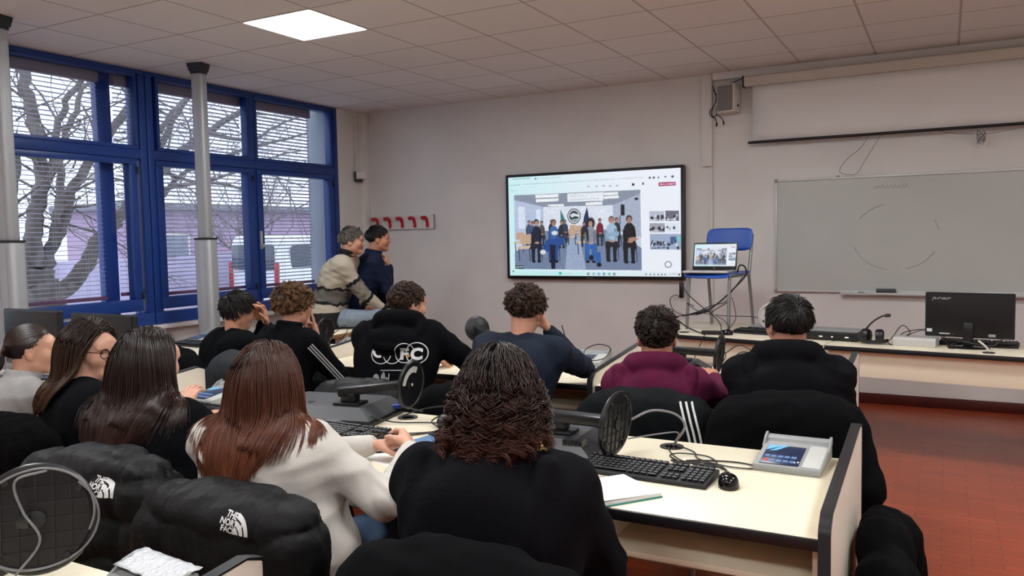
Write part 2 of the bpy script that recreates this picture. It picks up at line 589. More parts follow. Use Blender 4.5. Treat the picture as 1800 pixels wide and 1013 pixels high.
limb([(360, 235), (440, 245), (500, 215), (570, 190)], (.03, .009), -.1)
limb([(283, 345), (330, 300), (400, 290), (450, 300), (540, 330)], (.03, .008), .3)
limb([(281, 231), (311, 189), (345, 165), (420, 150)], (.035, .010), -.2)
limb([(285, 300), (350, 320), (420, 300), (500, 270), (580, 262)], (.024, .007), .5)
limb([(450, 200), (500, 205), (545, 215), (580, 240)], (.016, .006), .1)
for k in range(34):
    p_ = at(rng.uniform(290, 590), rng.uniform(170, 330), X=TX + rng.uniform(-1.2, .4))
    grow(tr, p_, Vector((rng.gauss(0, .3), rng.gauss(.3, .6), rng.gauss(-.1, .4))).normalized(), rng.uniform(.006, .012), rng.uniform(.7, 1.5), 1, rng)
for k in range(26):
    p_ = at(rng.uniform(20, 235), rng.uniform(120, 420), X=TX + rng.uniform(-1.0, .4))
    grow(tr, p_, Vector((rng.gauss(0, .3), rng.gauss(.2, .6), rng.gauss(.1, .5))).normalized(), rng.uniform(.007, .014), rng.uniform(.7, 1.5), 1, rng)
tag(tr.build('bare_tree', m_bark), 'big bare tree with thick forked grey limbs close outside the left window', 'tree')

def small_tree(x, y, hgt, label, seed):
    r = random.Random(seed)
    mb = MB()
    p = Vector((0, 0, 0))
    mb.tube([(0, 0, 0), (.03, .02, hgt * .2), (0, .05, hgt * .35)], [.08, .065, .05], 8)
    for k in range(7):
        a = r.uniform(0, 6.28)
        grow(mb, Vector((0, .04, hgt * r.uniform(.16, .35))), Vector((math.cos(a) * .7, math.sin(a) * .7, r.uniform(.4, 1.1))).normalized(), .032, hgt * r.uniform(.4, .65), 2, r)
    o = mb.build('leafless_tree', m_bark)
    o.location = (x, y, GZ)
    return tag(o, label, 'tree', 'small bare trees beyond the yard')
small_tree(-15.2, 14.5, 5.4, 'slender leafless tree standing beyond the yard, behind the middle blind', 2)
small_tree(-21.5, 30.0, 6.2, 'leafless tree behind the white van', 3)
small_tree(-13.6, 23.0, 5.8, 'leafless tree right of the white van beyond the yard', 4)

# pale mauve house across the yard, with a lower wing
hs = thing('house', 'pale mauve low house across the yard behind the bare tree', 'house', (-19, at(127, 450, X=-19).y + 4.0, GZ))
m_mauve = material('mauve_render', '#b79db8', .9, vary=.06, vscale=1.2)
MB().box(-3, 0, -2.2, 4.6, 0, 2.75, .02).build('wall', m_mauve, hs)
MB().box(-3.3, .3, -2.5, 4.9, 2.75, 2.95, .03).build('roof', material('grey_roof_edge', '#8b8792', .8), hs)
for y in (-1.0,):
    fr = MB().box(-.02, .05, y - .5, y + .5, .9, 2.1, .01).build('window', M['white'], hs)
    MB().box(.05, .055, y - .43, y + .43, .97, 2.03).build('pane', material('dark_far_pane', '#8d93a3', .2), fr)
gw = MB().box(-14.4, -14.15, 6.2, 25, GZ, GZ + 1.55, .02)
tag(gw.build('garden_wall', material('lilac_garden_wall', '#b4aac4', .9, vary=.1, vscale=2)), 'long low lilac garden wall at the far side of the yard', 'wall')

# white van seen from behind through the right blind
def van():
    c = at(492, 460, X=-11.6) + Vector((-.886, .156, 0))
    t = thing('van', 'white van with dark rear windows and red tail light parked outside the right window', 'van', (c.x, c.y, GZ), rad(-10))
    mw = material('white_van_paint', '#e4e4ea', .3, coat=.4)
    md = material('van_dark_glass', '#3f4a58', .1)
    body = MB()
    prof = [(-.86, .32), (-.92, .9), (-.88, 1.25), (-.76, 1.86), (-.62, 1.96), (.62, 1.96), (.76, 1.86), (.88, 1.25), (.92, .9), (.86, .32)]
    Mx = frame((0, 0, 0), (1, 0, 0), (0, 0, 1), (0, -1, 0))
    body.bprism(prof, -3.6, 0, .05, Mx)
    body.build('body', mw, t)
    for sx in (-1, 1):
        w = MB().bprism(rrect(.66, .52, .09, 5, sx * .40, 1.52), 0, .03, .006, frame((0, 0, 0), (1, 0, 0), (0, 0, 1), (0, -1, 0)))
        w.build('rear_window', md, t)
        l = MB().box(sx * .80 - .06, sx * .80 + .06, -.035, .02, .88, 1.42, .015)
        l.build('tail_light', material('red_tail_light', '#a81822', .25), t)
        wh = MB().lathe([(.0, -.11), (.3, -.11), (.33, -.08), (.33, .08), (.3, .11), (0, .11)], 24, T(sx * .74, .75, .33) @ RY(PI / 2))
        wh.build('wheel', M['blackm'], t)
        s = MB().bprism(rrect(1.0, .5, .08, 5, 0, 0), 0, .03, .006, T(sx * .84, .8, 1.5) @ frame((0, 0, 0), (0, 1, 0), (0, 0, 1), (sx, 0, 0)))
        s.build('side_window', md, t)
    MB().box(-.9, .9, -.1, .05, .34, .58, .03).build('bumper', M['dgrey'], t)
    MB().box(-.26, .26, -.03, .01, .78, .9, .004).build('number_plate', M['white'], t)
    return t
van()

# ================================================================ FRONT WALL
class Ras:
    """Small painter for what the screens display."""
    def __init__(s, w, h):
        s.w, s.h = w, h
        s.a = np.zeros((h, w, 3), np.float32)
        s.yy, s.xx = np.mgrid[0:h, 0:w].astype(np.float32)
        s.xx = (s.xx + .5) / w
        s.yy = (s.yy + .5) / h
    def uv(s, x, y):          # from the measured corners of the picture area
        u = (x - 97) / 1287
        for _ in range(3):
            l, r = 97 + 8 * v if _ else 97, 1384 - 19 * v if _ else 1384
            u = (x - l) / (r - l)
            top = 180 - 82 * u
            v = (y - top) / (914 - top)
        return u, v
    def blend(s, mask, c):
        c = np.array(lin(c), np.float32)
        s.a += (c - s.a) * mask[..., None]
    def ell(s, x, y, rx, ry, c, soft=.35, ring=0):
        u, v = s.uv(x, y)
        ru, rv = rx / 1270, ry / 775
        d = np.sqrt(((s.xx - u) / ru) ** 2 + ((s.yy - v) / rv) ** 2)
        m = np.clip((1 - d) / soft + .5, 0, 1)
        if ring:
            m *= np.clip((d - (1 - ring)) / soft + .5, 0, 1)
        s.blend(m, c)
    def poly(s, pts, c):
        P = [s.uv(*p) for p in pts]
        ins = np.zeros(s.xx.shape, bool)
        for i in range(len(P)):
            x0, y0 = P[i - 1]
            x1, y1 = P[i]
            k = (y0 > s.yy) != (y1 > s.yy)
            with np.errstate(divide='ignore', invalid='ignore'):
                ins ^= k & (s.xx < (x1 - x0) * (s.yy - y0) / ((y1 - y0) or 1e-9) + x0)
        s.blend(ins.astype(np.float32), c)
    def rect(s, x0, y0, x1, y1, c):
        s.poly([(x0, y0), (x1, y0), (x1, y1), (x0, y1)], c)
    def dashes(s, x0, x1, y, h, c, seed):
        r = random.Random(seed)
        x = x0
        while x < x1:
            l = r.uniform(5, 22)
            s.rect(x, y - (x - x0) * .064, min(x1, x + l), y - (x - x0) * .064 + h, c)
            x += l + r.uniform(3, 8)

R_ = Ras(960, 540)
g = np.clip(R_.xx * 1.5, 0, 1)[..., None]
R_.a[:] = np.array(lin('#cdf3f8'), np.float32) * (1 - g) + np.array(lin('#eef3fd'), np.float32) * g
R_.rect(97, 172, 1384, 205, '#c4e9f2') if False else None
R_.dashes(130, 280, 188, 5, '#5d7f88', 1)
R_.dashes(330, 520, 182, 4, '#9cbcc4', 2)
R_.ell(320, 185, 6, 6, '#1c2a33')
R_.dashes(215, 1130, 226, 4, '#9ab4c0', 3)
R_.dashes(110, 200, 234, 5, '#7da3ad', 4)
for x, y in ((730, 240), (790, 238), (842, 234), (890, 235), (940, 232)):
    R_.ell(x, y, 10, 8, '#b7c6d2')
R_.rect(1046, 214, 1064, 232, '#1e2230'); R_.rect(1120, 208, 1130, 226, '#1e2230')
for x, y, r in ((1172, 173, 8), (1200, 172, 8), (1232, 171, 6), (1280, 165, 6), (1328, 163, 9)):
    R_.ell(x, y, r, r, '#3c434d')
R_.poly([(1232, 208), (1348, 202), (1348, 229), (1232, 236)], '#a62b62')
R_.dashes(1264, 1340, 217, 8, '#f1dbe6', 8)
R_.ell(1250, 221, 8, 5, '#f1dbe6')
R_.dashes(120, 170, 275, 5, '#8fb0ba', 9)
# the video tile
q = [(143, 310), (1104, 262), (1100, 868), (147, 864)]
R_.poly(q, '#cfd9ee')
R_.poly([(143, 310), (1104, 262), (1104, 300), (900, 380), (380, 395), (145, 345)], '#8d97aa')
R_.poly([(145, 345), (380, 395), (378, 560), (146, 640)], '#bcc9e4')
R_.poly([(905, 378), (1103, 290), (1102, 620), (905, 560)], '#aeb8cf')
R_.poly([(380, 395), (905, 378), (905, 560), (378, 575)], '#e3e9f8')
R_.poly([(378, 575), (905, 560), (1102, 700), (1100, 868), (147, 864), (146, 740)], '#7787a6')
R_.poly([(570, 600), (650, 598), (700, 868), (540, 866)], '#9fb0cc')
for p in ([(318, 305), (500, 297), (498, 320), (318, 330)], [(322, 338), (500, 328), (498, 350), (322, 360)], [(415, 378), (540, 372), (540, 388), (415, 390)],
          [(705, 360), (830, 352), (830, 375), (705, 380)], [(840, 285), (945, 278), (945, 300), (840, 305)], [(840, 312), (950, 305), (950, 325), (840, 332)]):
    R_.poly(p, '#f7fbff')
R_.poly([(568, 295), (838, 280), (838, 345), (568, 356)], '#eef4fb')
R_.dashes(590, 700, 312, 4, '#aab6c4', 12); R_.dashes(590, 800, 338, 4, '#aab6c4', 13)
R_.rect(176, 395, 232, 560, '#dbe9fb'); R_.rect(320, 415, 356, 500, '#dbe9fb')
R_.poly([(512, 412), (548, 490), (552, 560), (514, 560)], '#2d7f78')
R_.poly([(716, 392), (728, 470), (732, 560), (678, 560), (690, 470)], '#25305c')
R_.ell(616, 463, 50, 58, '#27333f', .08); R_.ell(616, 463, 43, 50, '#e8eef5', .08); R_.ell(616, 463, 36, 42, '#2b3a46', .1)
R_.poly([(585, 455), (610, 440), (650, 450), (655, 468), (620, 462), (600, 475)], '#dfe7ee')
R_.poly([(590, 490), (640, 480), (650, 488), (610, 500)], '#a5b2c0')
R_.rect(962, 372, 990, 456, '#1c2028'); R_.rect(952, 456, 958, 520, '#2a2f3a')
R_.ell(1075, 330, 14, 10, '#23272e')
def far_chair(x, y, s=1.):
    R_.poly([(x - 45 * s, y), (x + 45 * s, y - 4), (x + 42 * s, y + 70 * s), (x - 42 * s, y + 72 * s)], '#c9a98f')
    R_.poly([(x - 70 * s, y + 92 * s), (x + 40 * s, y + 80 * s), (x + 30 * s, y + 105 * s), (x - 60 * s, y + 112 * s)], '#d8bda6')
    for dx in (-60, 25):
        R_.poly([(x + dx * s, y + 105 * s), (x + dx * s + 7, y + 105 * s), (x + dx * s + 14, y + 200 * s), (x + dx * s + 6, y + 200 * s)], '#3a3d48')
def sitter(x, y, s, top, skin='#b98d7a', hair='#3a2d2a', legs='#20242e', arms=True, lean=0):
    """A seated caller seen from the front: chair legs, shins, thighs towards us, trunk, arms, head."""
    for dx in (-46, 40):
        R_.poly([(x + dx * s, y + 170 * s), (x + dx * s + 6, y + 170 * s), (x + dx * s + 9, y + 300 * s), (x + dx * s + 3, y + 300 * s)], '#262a34')
    for q, w in ((-26, 15), (20, 15)):
        R_.poly([(x + (q - w) * s, y + 200 * s), (x + (q + w) * s, y + 200 * s), (x + (q + w - 4) * s, y + 300 * s), (x + (q - w + 4) * s, y + 300 * s)], legs)
        R_.ell(x + (q + 1) * s, y + 306 * s, 17 * s, 10 * s, '#14161b', .3)
    R_.poly([(x - 34 * s, y + 50 * s), (x - 14 * s, y + 24 * s), (x + 14 * s, y + 24 * s), (x + 36 * s, y + 50 * s), (x + 44 * s, y + 110 * s), (x + 38 * s, y + 180 * s), (x - 40 * s, y + 180 * s), (x - 46 * s, y + 110 * s)], top)
    sh = tuple(c * .62 for c in lin(top))
    R_.poly([(x + 16 * s, y + 60 * s), (x + 40 * s, y + 66 * s), (x + 44 * s, y + 120 * s), (x + 24 * s, y + 170 * s)], sh)
    R_.poly([(x - 44 * s, y + 158 * s), (x + 42 * s, y + 158 * s), (x + 44 * s, y + 205 * s), (x + 30 * s, y + 232 * s), (x - 2 * s, y + 200 * s), (x - 34 * s, y + 232 * s), (x - 48 * s, y + 205 * s)], legs)
    R_.poly([(x - 46 * s, y + 70 * s), (x - 30 * s, y + 80 * s), (x - 22 * s, y + 140 * s), (x + 8 * s, y + 152 * s), (x + 4 * s, y + 168 * s), (x - 40 * s, y + 156 * s)], sh)
    R_.ell(x, y - 4 * s, 21 * s, 27 * s, hair, .2)
    R_.ell(x + 1 * s, y + 5 * s, 15 * s, 21 * s, skin, .35)
    R_.ell(x + 1 * s, y - 1 * s, 11 * s, 3 * s, tuple(c * .45 for c in lin(skin)), .8)
    R_.ell(x + 1 * s, y + 15 * s, 6 * s, 2.5 * s, tuple(c * .5 for c in lin(skin)), .8)
    if arms:
        R_.ell(x + 4 * s, y + 158 * s, 19 * s, 9 * s, skin, .4)
for x, y, s in ((605, 530, .5), (650, 535, .5), (690, 570, .9), (600, 560, .6)):
    far_chair(x, y, s)
for x, y, s, t in ((262, 512, .55, '#4c5468'), (290, 520, .62, '#3d5a8c'), (365, 515, .55, '#59584f'), (440, 505, .5, '#2c3242'), (520, 510, .62, '#2a2c34'), (548, 505, .5, '#3a4152'), (690, 520, .55, '#2d2c33'), (808, 495, .6, '#7c2338'), (930, 490, .65, '#2f333c')):
    sitter(x, y, s, t, legs='#2a2f3b')
far_chair(190, 590, .75); far_chair(235, 605, 1.0)
sitter(322, 515, .95, '#20263a', '#c39a86', '#1f1a1a', '#232838')
sitter(458, 515, .95, '#3f68a8', '#b88a78', '#4a3a34', '#2c5196')
R_.ell(465, 590, 24, 16, '#dfe7ee'); R_.poly([(405, 640), (545, 620), (540, 670), (380, 745), (360, 720)], '#2b4f94'); R_.poly([(425, 680), (470, 680), (466, 862), (436, 862)], '#1c2236')
R_.ell(372, 735, 22, 18, '#e4e6ee')
R_.ell(742, 515, 30, 45, '#241f22')
sitter(738, 515, .95, '#8f95a4', '#caa08c', '#221c1f', '#2f66b4'); R_.poly([(700, 560), (722, 555), (726, 640), (712, 660)], '#22242c')
R_.poly([(765, 740), (808, 730), (812, 842), (780, 842)], '#2f62ae'); R_.ell(740, 775, 18, 22, '#1a1c22'); R_.ell(796, 828, 18, 16, '#15171c')
sitter(892, 490, 1.0, '#a7c2dc', '#c09583', '#6c5a54', '#1c1e26'); R_.poly([(845, 590), (945, 575), (945, 605), (850, 620)], '#90aecb')
sitter(1020, 485, 1.05, '#17181d', '#b58875', '#3a2f2c', '#191a20'); R_.ell(1045, 632, 34, 14, '#b58875')
R_.rect(147, 836, 216, 862, '#3b4653'); R_.dashes(152, 212, 846, 8, '#d6dee8', 21)
vm = np.clip(((R_.xx > .037) & (R_.xx < .781) & (R_.yy > .18) & (R_.yy < .935)).astype(np.float32), 0, 1)
gr_ = np.random.RandomState(2)
lo_ = gr_.normal(0, 1, (68, 120)).repeat(8, 0).repeat(8, 1)[:540, :960]
for ax_ in (0, 1):
    lo_ = sum(np.roll(lo_, d_, ax_) for d_ in range(-4, 5)) / 9
R_.a *= (1 + vm * (.05 * lo_ - .05))[..., None].astype(np.float32)
# small tiles of the other callers
for k, (x0, y0, x1, y1, c, bars) in enumerate(((1162, 422, 1264, 496, '#b9c0d2', 14), (1272, 418, 1363, 494, '#6d6c7e', 6), (1162, 512, 1266, 580, '#9ea3ae', 20), (1274, 510, 1362, 580, '#dde7f4', 4), (1162, 592, 1377, 710, '#9fb0cc', 30))):
    R_.rect(x0, y0, x1, y1, c)
    r = random.Random(k)
    for _ in range(bars):
        x = r.uniform(x0 + 4, x1 - 6)
        y = r.uniform(y0 + (y1 - y0) * .45, y1 - 10)
        R_.ell(x, y, r.uniform(4, 10), r.uniform(5, 12), r.choice(['#2a2c36', '#3a4258', '#565262', '#e3e7ee', '#1c2030']))
    R_.dashes(x0 + 6, x0 + (x1 - x0) * .6, y1 - 12, 7, '#e6e9ef' if k < 4 else '#39404c', 40 + k)
R_.rect(1300, 612, 1340, 660, '#4b5f92'); R_.rect(1345, 610, 1377, 650, '#74c9cf')
R_.ell(1281, 822, 24, 24, '#454850', .12, .22)
# taskbar
R_.poly([(104, 884), (1366, 878), (1365, 914), (105, 913)], '#c6f0f4')
g2 = ((R_.yy > .955)[..., None] * np.clip((R_.xx - .3) * 1.6, 0, 1)[..., None]).astype(np.float32)
R_.a += (np.array(lin('#e6eef9'), np.float32) - R_.a) * g2
R_.rect(494, 884, 513, 904, '#25b9b4'); R_.dashes(535, 590, 896, 3, '#9bb6bf', 31)
for x, c in ((717, '#2d3a45'), (757, '#86909c'), (794, '#2a7fc0'), (832, '#2c3138'), (870, '#2a9aa8'), (906, '#5b6068')):
    R_.rect(x - 9, 888, x + 9, 906, c); R_.ell(x + 3, 896, 5, 5, '#eef5f9')
for x in (1128, 1158, 1184, 1212, 1236, 1258):
    R_.ell(x, 898, 6, 6, '#6b727c')
R_.dashes(1285, 1340, 893, 4, '#8f97a2', 33); R_.ell(1352, 898, 6, 8, '#2a2e35'); R_.ell(132, 881, 6, 7, '#2a4a55')

def screen_material(name, strength):
    m = bpy.data.materials.new(name)
    m.use_nodes = True
    nt = m.node_tree
    b = nt.nodes['Principled BSDF']
    b.inputs['Base Color'].default_value = (.01, .01, .012, 1)
    b.inputs['Roughness'].default_value = .25
    a = nt.nodes.new('ShaderNodeAttribute')
    a.attribute_name = 'display'
    nt.links.new(a.outputs['Color'], b.inputs['Emission Color'])
    b.inputs['Emission Strength'].default_value = strength
    return m

def display(name, w, h, nx, ny, strength, parent, Mx):
    """A lit display: a fine grid whose points carry the colours shown."""
    U, V = np.meshgrid(np.linspace(0, 1, nx), np.linspace(0, 1, ny))
    vs = np.stack([(U - .5) * w, (.5 - V) * h, 0 * U], -1).reshape(-1, 3)
    i = (np.arange(ny - 1)[:, None] * nx + np.arange(nx - 1)[None]).reshape(-1)
    fs = np.stack([i + nx, i + nx + 1, i + 1, i], 1)
    me = bpy.data.meshes.new(name)
    me.from_pydata([tuple(p) for p in vs], [], fs.tolist())
    k = max(1, int(R_.w / nx / 2))
    A = R_.a
    for ax in (0, 1):
        A = sum(np.roll(A, d, ax) for d in range(-k, k + 1)) / (2 * k + 1) if k > 0 else A
    c = A[np.clip((V * R_.h).astype(int), 0, R_.h - 1), np.clip((U * R_.w).astype(int), 0, R_.w - 1)].reshape(-1, 3)
    at_ = me.attributes.new('display', 'FLOAT_COLOR', 'POINT')
    at_.data.foreach_set('color', np.concatenate([c, np.ones((len(c), 1), np.float32)], 1).ravel())
    me.materials.append(screen_material(name + '_glow', strength))
    o = bpy.data.objects.new(name, me)
    COL.objects.link(o)
    o.parent = parent
    o.matrix_local = Mx
    return o

WALLF = lambda x, y, z: frame((x, y, z), (1, 0, 0), (0, 0, 1), (0, -1, 0))     # faces the class
# --- the big screen
tvx, tvz = -3.117, 1.595
tv = thing('wall_mounted_television', 'large wall-mounted screen with thin black frame showing a video call', 'television', (tvx, YF, tvz))
b = MB().bprism(rrect(1.905, 1.085, .012, 3), .02, .075, .004, frame((0, 0, 0), (1, 0, 0), (0, 0, 1), (0, -1, 0)))
b.box(-.5, .5, -.022, 0, -.3, .3, .004)
b.build('housing', M['black'], tv)
display('display', 1.838, 1.022, 640, 360, .93, tv, WALLF(0, -.0765, .003))
lg = MB()
text_mb(lg, 'Panasonic', .017, WALLF(-.045, -.0755, -.533), 0, .0004)
lg.build('logo', M['print_grey'], tv)
# cables dropping from the television's right end
pw = thing('power_brick', 'small black power brick hanging by its cable under the right end of the television', 'power adapter', (-2.2, 7.44, .96))
MB().box(-.02, .02, -.015, .015, -.075, .075, .006).build('brick', M['black'], pw)
cb_ = MB().tube(spline([(0, 0, .075), (.005, .0, .11), (.0, .02, .15)], 6), .004, 6)
cb_.tube(spline([(0, 0, -.075), (-.07, .02, -.05), (-.12, .02, -.1), (-.08, .02, -.2), (.05, .01, -.24), (.16, .0, -.2), (.2, .01, -.22)], 8), .0035, 6)
cb_.build('cord', M['cable'], pw)

# --- roll-down projector screen
ps = thing('projection_screen', 'white roll-down projector screen in a pale housing, lowered above the whiteboard', 'projection screen', (.55, YF - .07, 2.3))
MB().bprism(rrect(.085, .09, .012, 4), -2.15, 2.15, .003, frame((0, -.04, .53), (0, 1, 0), (0, 0, 1), (1, 0, 0))).build('housing', M['beige'], ps)
MB().box(-2.163, -2.15, -.088, .006, .48, .58, .003).box(2.15, 2.163, -.088, .006, .48, .58, .003).build('end_cap', M['blackm'], ps)
sc = MB()
xs_ = [-2.08 + 4.16 * i / 24 for i in range(25)]
vs = [(x, -.04 + .004 * math.sin(i * .9) * (j / 6), .5 - .5 * j / 6) for j in range(7) for i, x in enumerate(xs_)]
sc.add(vs, [(j * 25 + i, j * 25 + i + 1, (j + 1) * 25 + i + 1, (j + 1) * 25 + i) for j in range(6) for i in range(24)])
so = sc.build('screen_cloth', material('matt_screen_cloth', '#e8e7e5', .9), ps)
so.modifiers.new('thickness', 'SOLIDIFY').thickness = .0012
MB().tube([(-2.12, -.04, -.008), (2.12, -.04, -.008)], .0125, 12).build('weight_bar', M['blackm'], ps)
kn = MB()
kn.tube(spline([(-1.13, -.045, -.02), (-1.2, -.03, -.12), (-1.3, -.012, -.2), (-1.36, -.01, -.3), (-1.28, -.005, -.335), (-1.22, -.005, -.32), (-1.15, -.01, -.2), (-1.04, -.04, -.02)], 8), .0025, 6)
kn.build('pull_cord', M['gcable'], ps)
kn = MB()
kn.tube(spline([(-.62, -.045, -.02), (-.5, -.04, -.05), (-.36, -.04, -.065), (-.3, -.04, -.07), (-.15, -.04, -.055), (.05, -.045, -.02)], 8), .0025, 6)
for k in range(5):
    a = k * 1.2
    kn.tube(spline([(-.32 + .03 * math.cos(a + t_), -.045 + .01 * math.sin(3 * t_ + a), -.075 + .045 * math.sin(t_) - .006 * k) for t_ in (0, 1.2, 2.4, 3.6, 4.8, 6.2)], 5), .0022, 5)
kn.tube(spline([(-.32, -.045, -.08), (-.34, -.045, -.12), (-.31, -.045, -.15), (-.3, -.045, -.1)], 6), .0025, 5)
kn.build('looped_cord', M['gcable'], ps)

# --- whiteboard
wb = thing('whiteboard', 'wide whiteboard in an aluminium frame with faint erased marks', 'whiteboard', (.62, YF, 1.455))
MB().box(-1.955, 1.955, -.022, -.004, -.485, .485).build('board', material('whiteboard_enamel', '#c3c7c4', .22, vary=.03, vscale=1.5), wb)
f = MB()
f.box(-1.97, 1.97, -.03, 0, .480, .500, .003).box(-1.97, 1.97, -.03, 0, -.500, -.480, .003)
f.box(-1.97, -1.955, -.03, 0, -.48, .48, .002).box(1.955, 1.97, -.03, 0, -.48, .48, .002)
f.build('frame', M['alum'], wb)
cp = MB()
for sx in (-1, 1):
    for sz in (-1, 1):
        cp.box(sx * 1.963 - .014, sx * 1.963 + .014, -.033, 0, sz * .49 - .014, sz * .49 + .014, .004)
for x in (-1.45, .2):
    cp.box(x - .012, x + .012, -.03, .0, .5, .512, .003)
cp.build('corner_cap', M['mgrey'], wb)
MB().box(-1.42, 1.2, -.085, -.03, -.512, -.503, .002).box(-1.42, 1.2, -.088, -.084, -.512, -.492, .002).build('pen_tray', M['alum'], wb)
mk = MB()
mm = material('erased_marker_haze', '#b7bbb8', .5)
for a0, a1 in ((105, 150), (198, 262), (285, 335), (10, 30)):
    P = [(-1.0 + .33 * math.cos(rad(a)), -.0235, -.02 + .28 * math.sin(rad(a))) for a in range(a0, a1, 3)]
    MB().tube(P, .0042, 4).build('erased_marking', mm, wb)
for k in range(9):
    mk.tube([(-1.17 + .03 * k, -.0233, .385), (-1.155 + .03 * k, -.0233, .41 + .006 * (k % 3)), (-1.145 + .03 * k, -.0233, .388)], .003, 4)
mk.build('erased_writing', mm, wb)
er = MB().box(-.075, .075, -.028, .0, .0, .045, .006)
tag(er.build('board_eraser', M['dgrey']), 'dark grey felt eraser resting on the whiteboard tray', 'eraser').location = (-.443, YF - .04, .953)
mp_ = thing('marker_pen', 'small black marker lying on the whiteboard tray left of the eraser', 'marker', (-.66, YF - .06, .9605))
MB().tube([(-.035, 0, 0), (.035, 0, 0)], .007, 10).build('barrel', M['white'], mp_)
MB().tube([(.0, 0, 0), (.05, 0, 0)], .0076, 10).build('cap', M['black'], mp_)

# --- loudspeaker and its leads
sp = thing('wall_speaker', 'white wall loudspeaker with grey grille beside the projector screen', 'speaker', (-1.745, YF - .09, 2.70), rad(-14))
MB().box(-.085, .085, -.075, .06, -.125, .125, .012).build('cabinet', M['white'], sp)
gr = MB().box(-.074, .074, -.081, -.074, -.112, .112, .004)
gr.build('grille', material('speaker_grille', '#8b8887', .7, bump=.6, bscale=500), sp)
MB().lathe([(0, 0), (.012, 0), (.012, .006), (0, .008)], 12, T(.0855, .0, -.07) @ RY(PI / 2)).build('socket', M['blackm'], sp)
MB().box(-.02, .02, .06, .095, -.04, .04, .004).build('bracket', M['blackm'], sp)
sl = MB()
sl.tube(spline([(-1.905, 7.46, 2.84), (-1.88, 7.44, 2.78), (-1.87, 7.45, 2.72), (-1.89, 7.45, 2.66), (-1.93, 7.44, 2.6), (-1.9, 7.44, 2.55), (-1.86, 7.44, 2.57), (-1.82, 7.43, 2.54), (-1.8, 7.43, 2.5)], 8), .004, 6)
sl.tube(spline([(-1.9, 7.47, 2.8), (-1.86, 7.45, 2.73), (-1.9, 7.45, 2.64), (-1.91, 7.44, 2.58), (-1.87, 7.43, 2.53), (-1.86, 7.43, 2.48)], 8), .004, 6)
sl.tube([(-1.86, 7.43, 2.5), (-1.863, 7.43, 2.465)], .008, 8).tube([(-1.8, 7.43, 2.51), (-1.797, 7.43, 2.475)], .008, 8)
sl.tube(spline([(-1.83, 7.4, 2.8), (-1.86, 7.44, 2.68), (-1.87, 7.45, 2.56)], 6), .003, 6)
sl.tube(spline([(-1.77, 7.42, 2.825), (-1.7, 7.43, 2.85), (-1.62, 7.43, 2.875)], 6), .005, 6)
tag(sl.build('speaker_cable', M['cable']), 'loose black leads dangling left of the wall loudspeaker', 'cable')

# --- coat rack with red hooks
rk = thing('coat_rack', 'white coat rack board with red hooks on the wall behind the two men', 'coat rack', (-5.45, YF, 1.68))
MB().box(-.44, .425, -.02, 0, -.078, .078, .003).build('board', M['white'], rk)
MB().box(.425, .432, -.022, 0, -.08, .08, .001).box(-.44, .432, -.022, 0, -.084, -.078, .001).build('edge_strip', M['mgrey'], rk)
for k in range(5):
    x = -.36 + .172 * k
    hk = MB()
    hk.tube(spline([(x + .02, -.024, -.062), (x + .02, -.028, -.01), (x + .018, -.045, .034), (x + .004, -.065, .046), (x - .016, -.075, .042), (x - .026, -.078, .036)], 5), [.018] * 10 + [.02] * 8 + [.021] * 7 + [.018], 10)
    hk.build('hook', M['red'], rk)
# --- little camera on the window corner, fed by a thin cord
sn = thing('motion_sensor', 'small white and black sensor box mounted beside the right end of the windows', 'sensor', (-5.93, 7.33, 2.215), rad(40))
MB().box(-.035, .085, -.03, .03, -.03, .05, .008).build('housing', M['white'], sn)
MB().box(-.052, -.03, -.034, .034, -.06, .055, .006).box(-.03, .04, -.02, .02, -.06, -.03, .008).build('bracket', M['blackm'], sn)
MB().tube(spline([(-.042, 0, .055), (-.04, .005, .3), (-.043, .0, .5), (-.04, 0, .73)], 6), .004, 6).build('cord', M['lgrey'], sn)

# --- aluminium service columns
def service_column(y, x, label):
    t = thing('service_column', label, 'service column', (x, y, 0), rad(14), 'aluminium service columns by the windows')
    lo = MB().bprism(rrect(.155, .12, .03, 5), 0, 1.52, .003)
    for sx in (-1, 1):
        lo.box(sx * .03 - .002, sx * .03 + .002, -.063, -.059, .02, 1.5)
    lo.build('lower_profile', M['alu'], t)
    MB().bprism(rrect(.165, .13, .034, 5), 1.52, 1.535, .003).build('collar', M['blackm'], t)
    up = MB().bprism(rrect(.105, .085, .022, 5), 1.535, 2.87, .003)
    up.box(.018, .0215, -.046, -.042, 1.54, 2.87)
    up.build('upper_profile', M['alu'], t)
    cp = MB().bprism(rrect(.115, .095, .02, 5), 2.865, 2.885, .003)
    cp.add([(-.058, -.048, 2.885), (.058, -.048, 2.885), (.058, .048, 2.885), (-.058, .048, 2.885), (-.07, -.06, 2.95), (.07, -.06, 2.95), (.07, .06, 2.95), (-.07, .06, 2.95)],
           [(0, 1, 2, 3), (4, 5, 6, 7), (0, 1, 5, 4), (1, 2, 6, 5), (2, 3, 7, 6), (3, 0, 4, 7)])
    cp.build('end_cap', M['black'], t)
    return t
service_column(4.648, -5.38, 'aluminium service column with black cap in front of the middle window')
service_column(3.02, -5.30, 'aluminium service column at the very left edge of the photo')

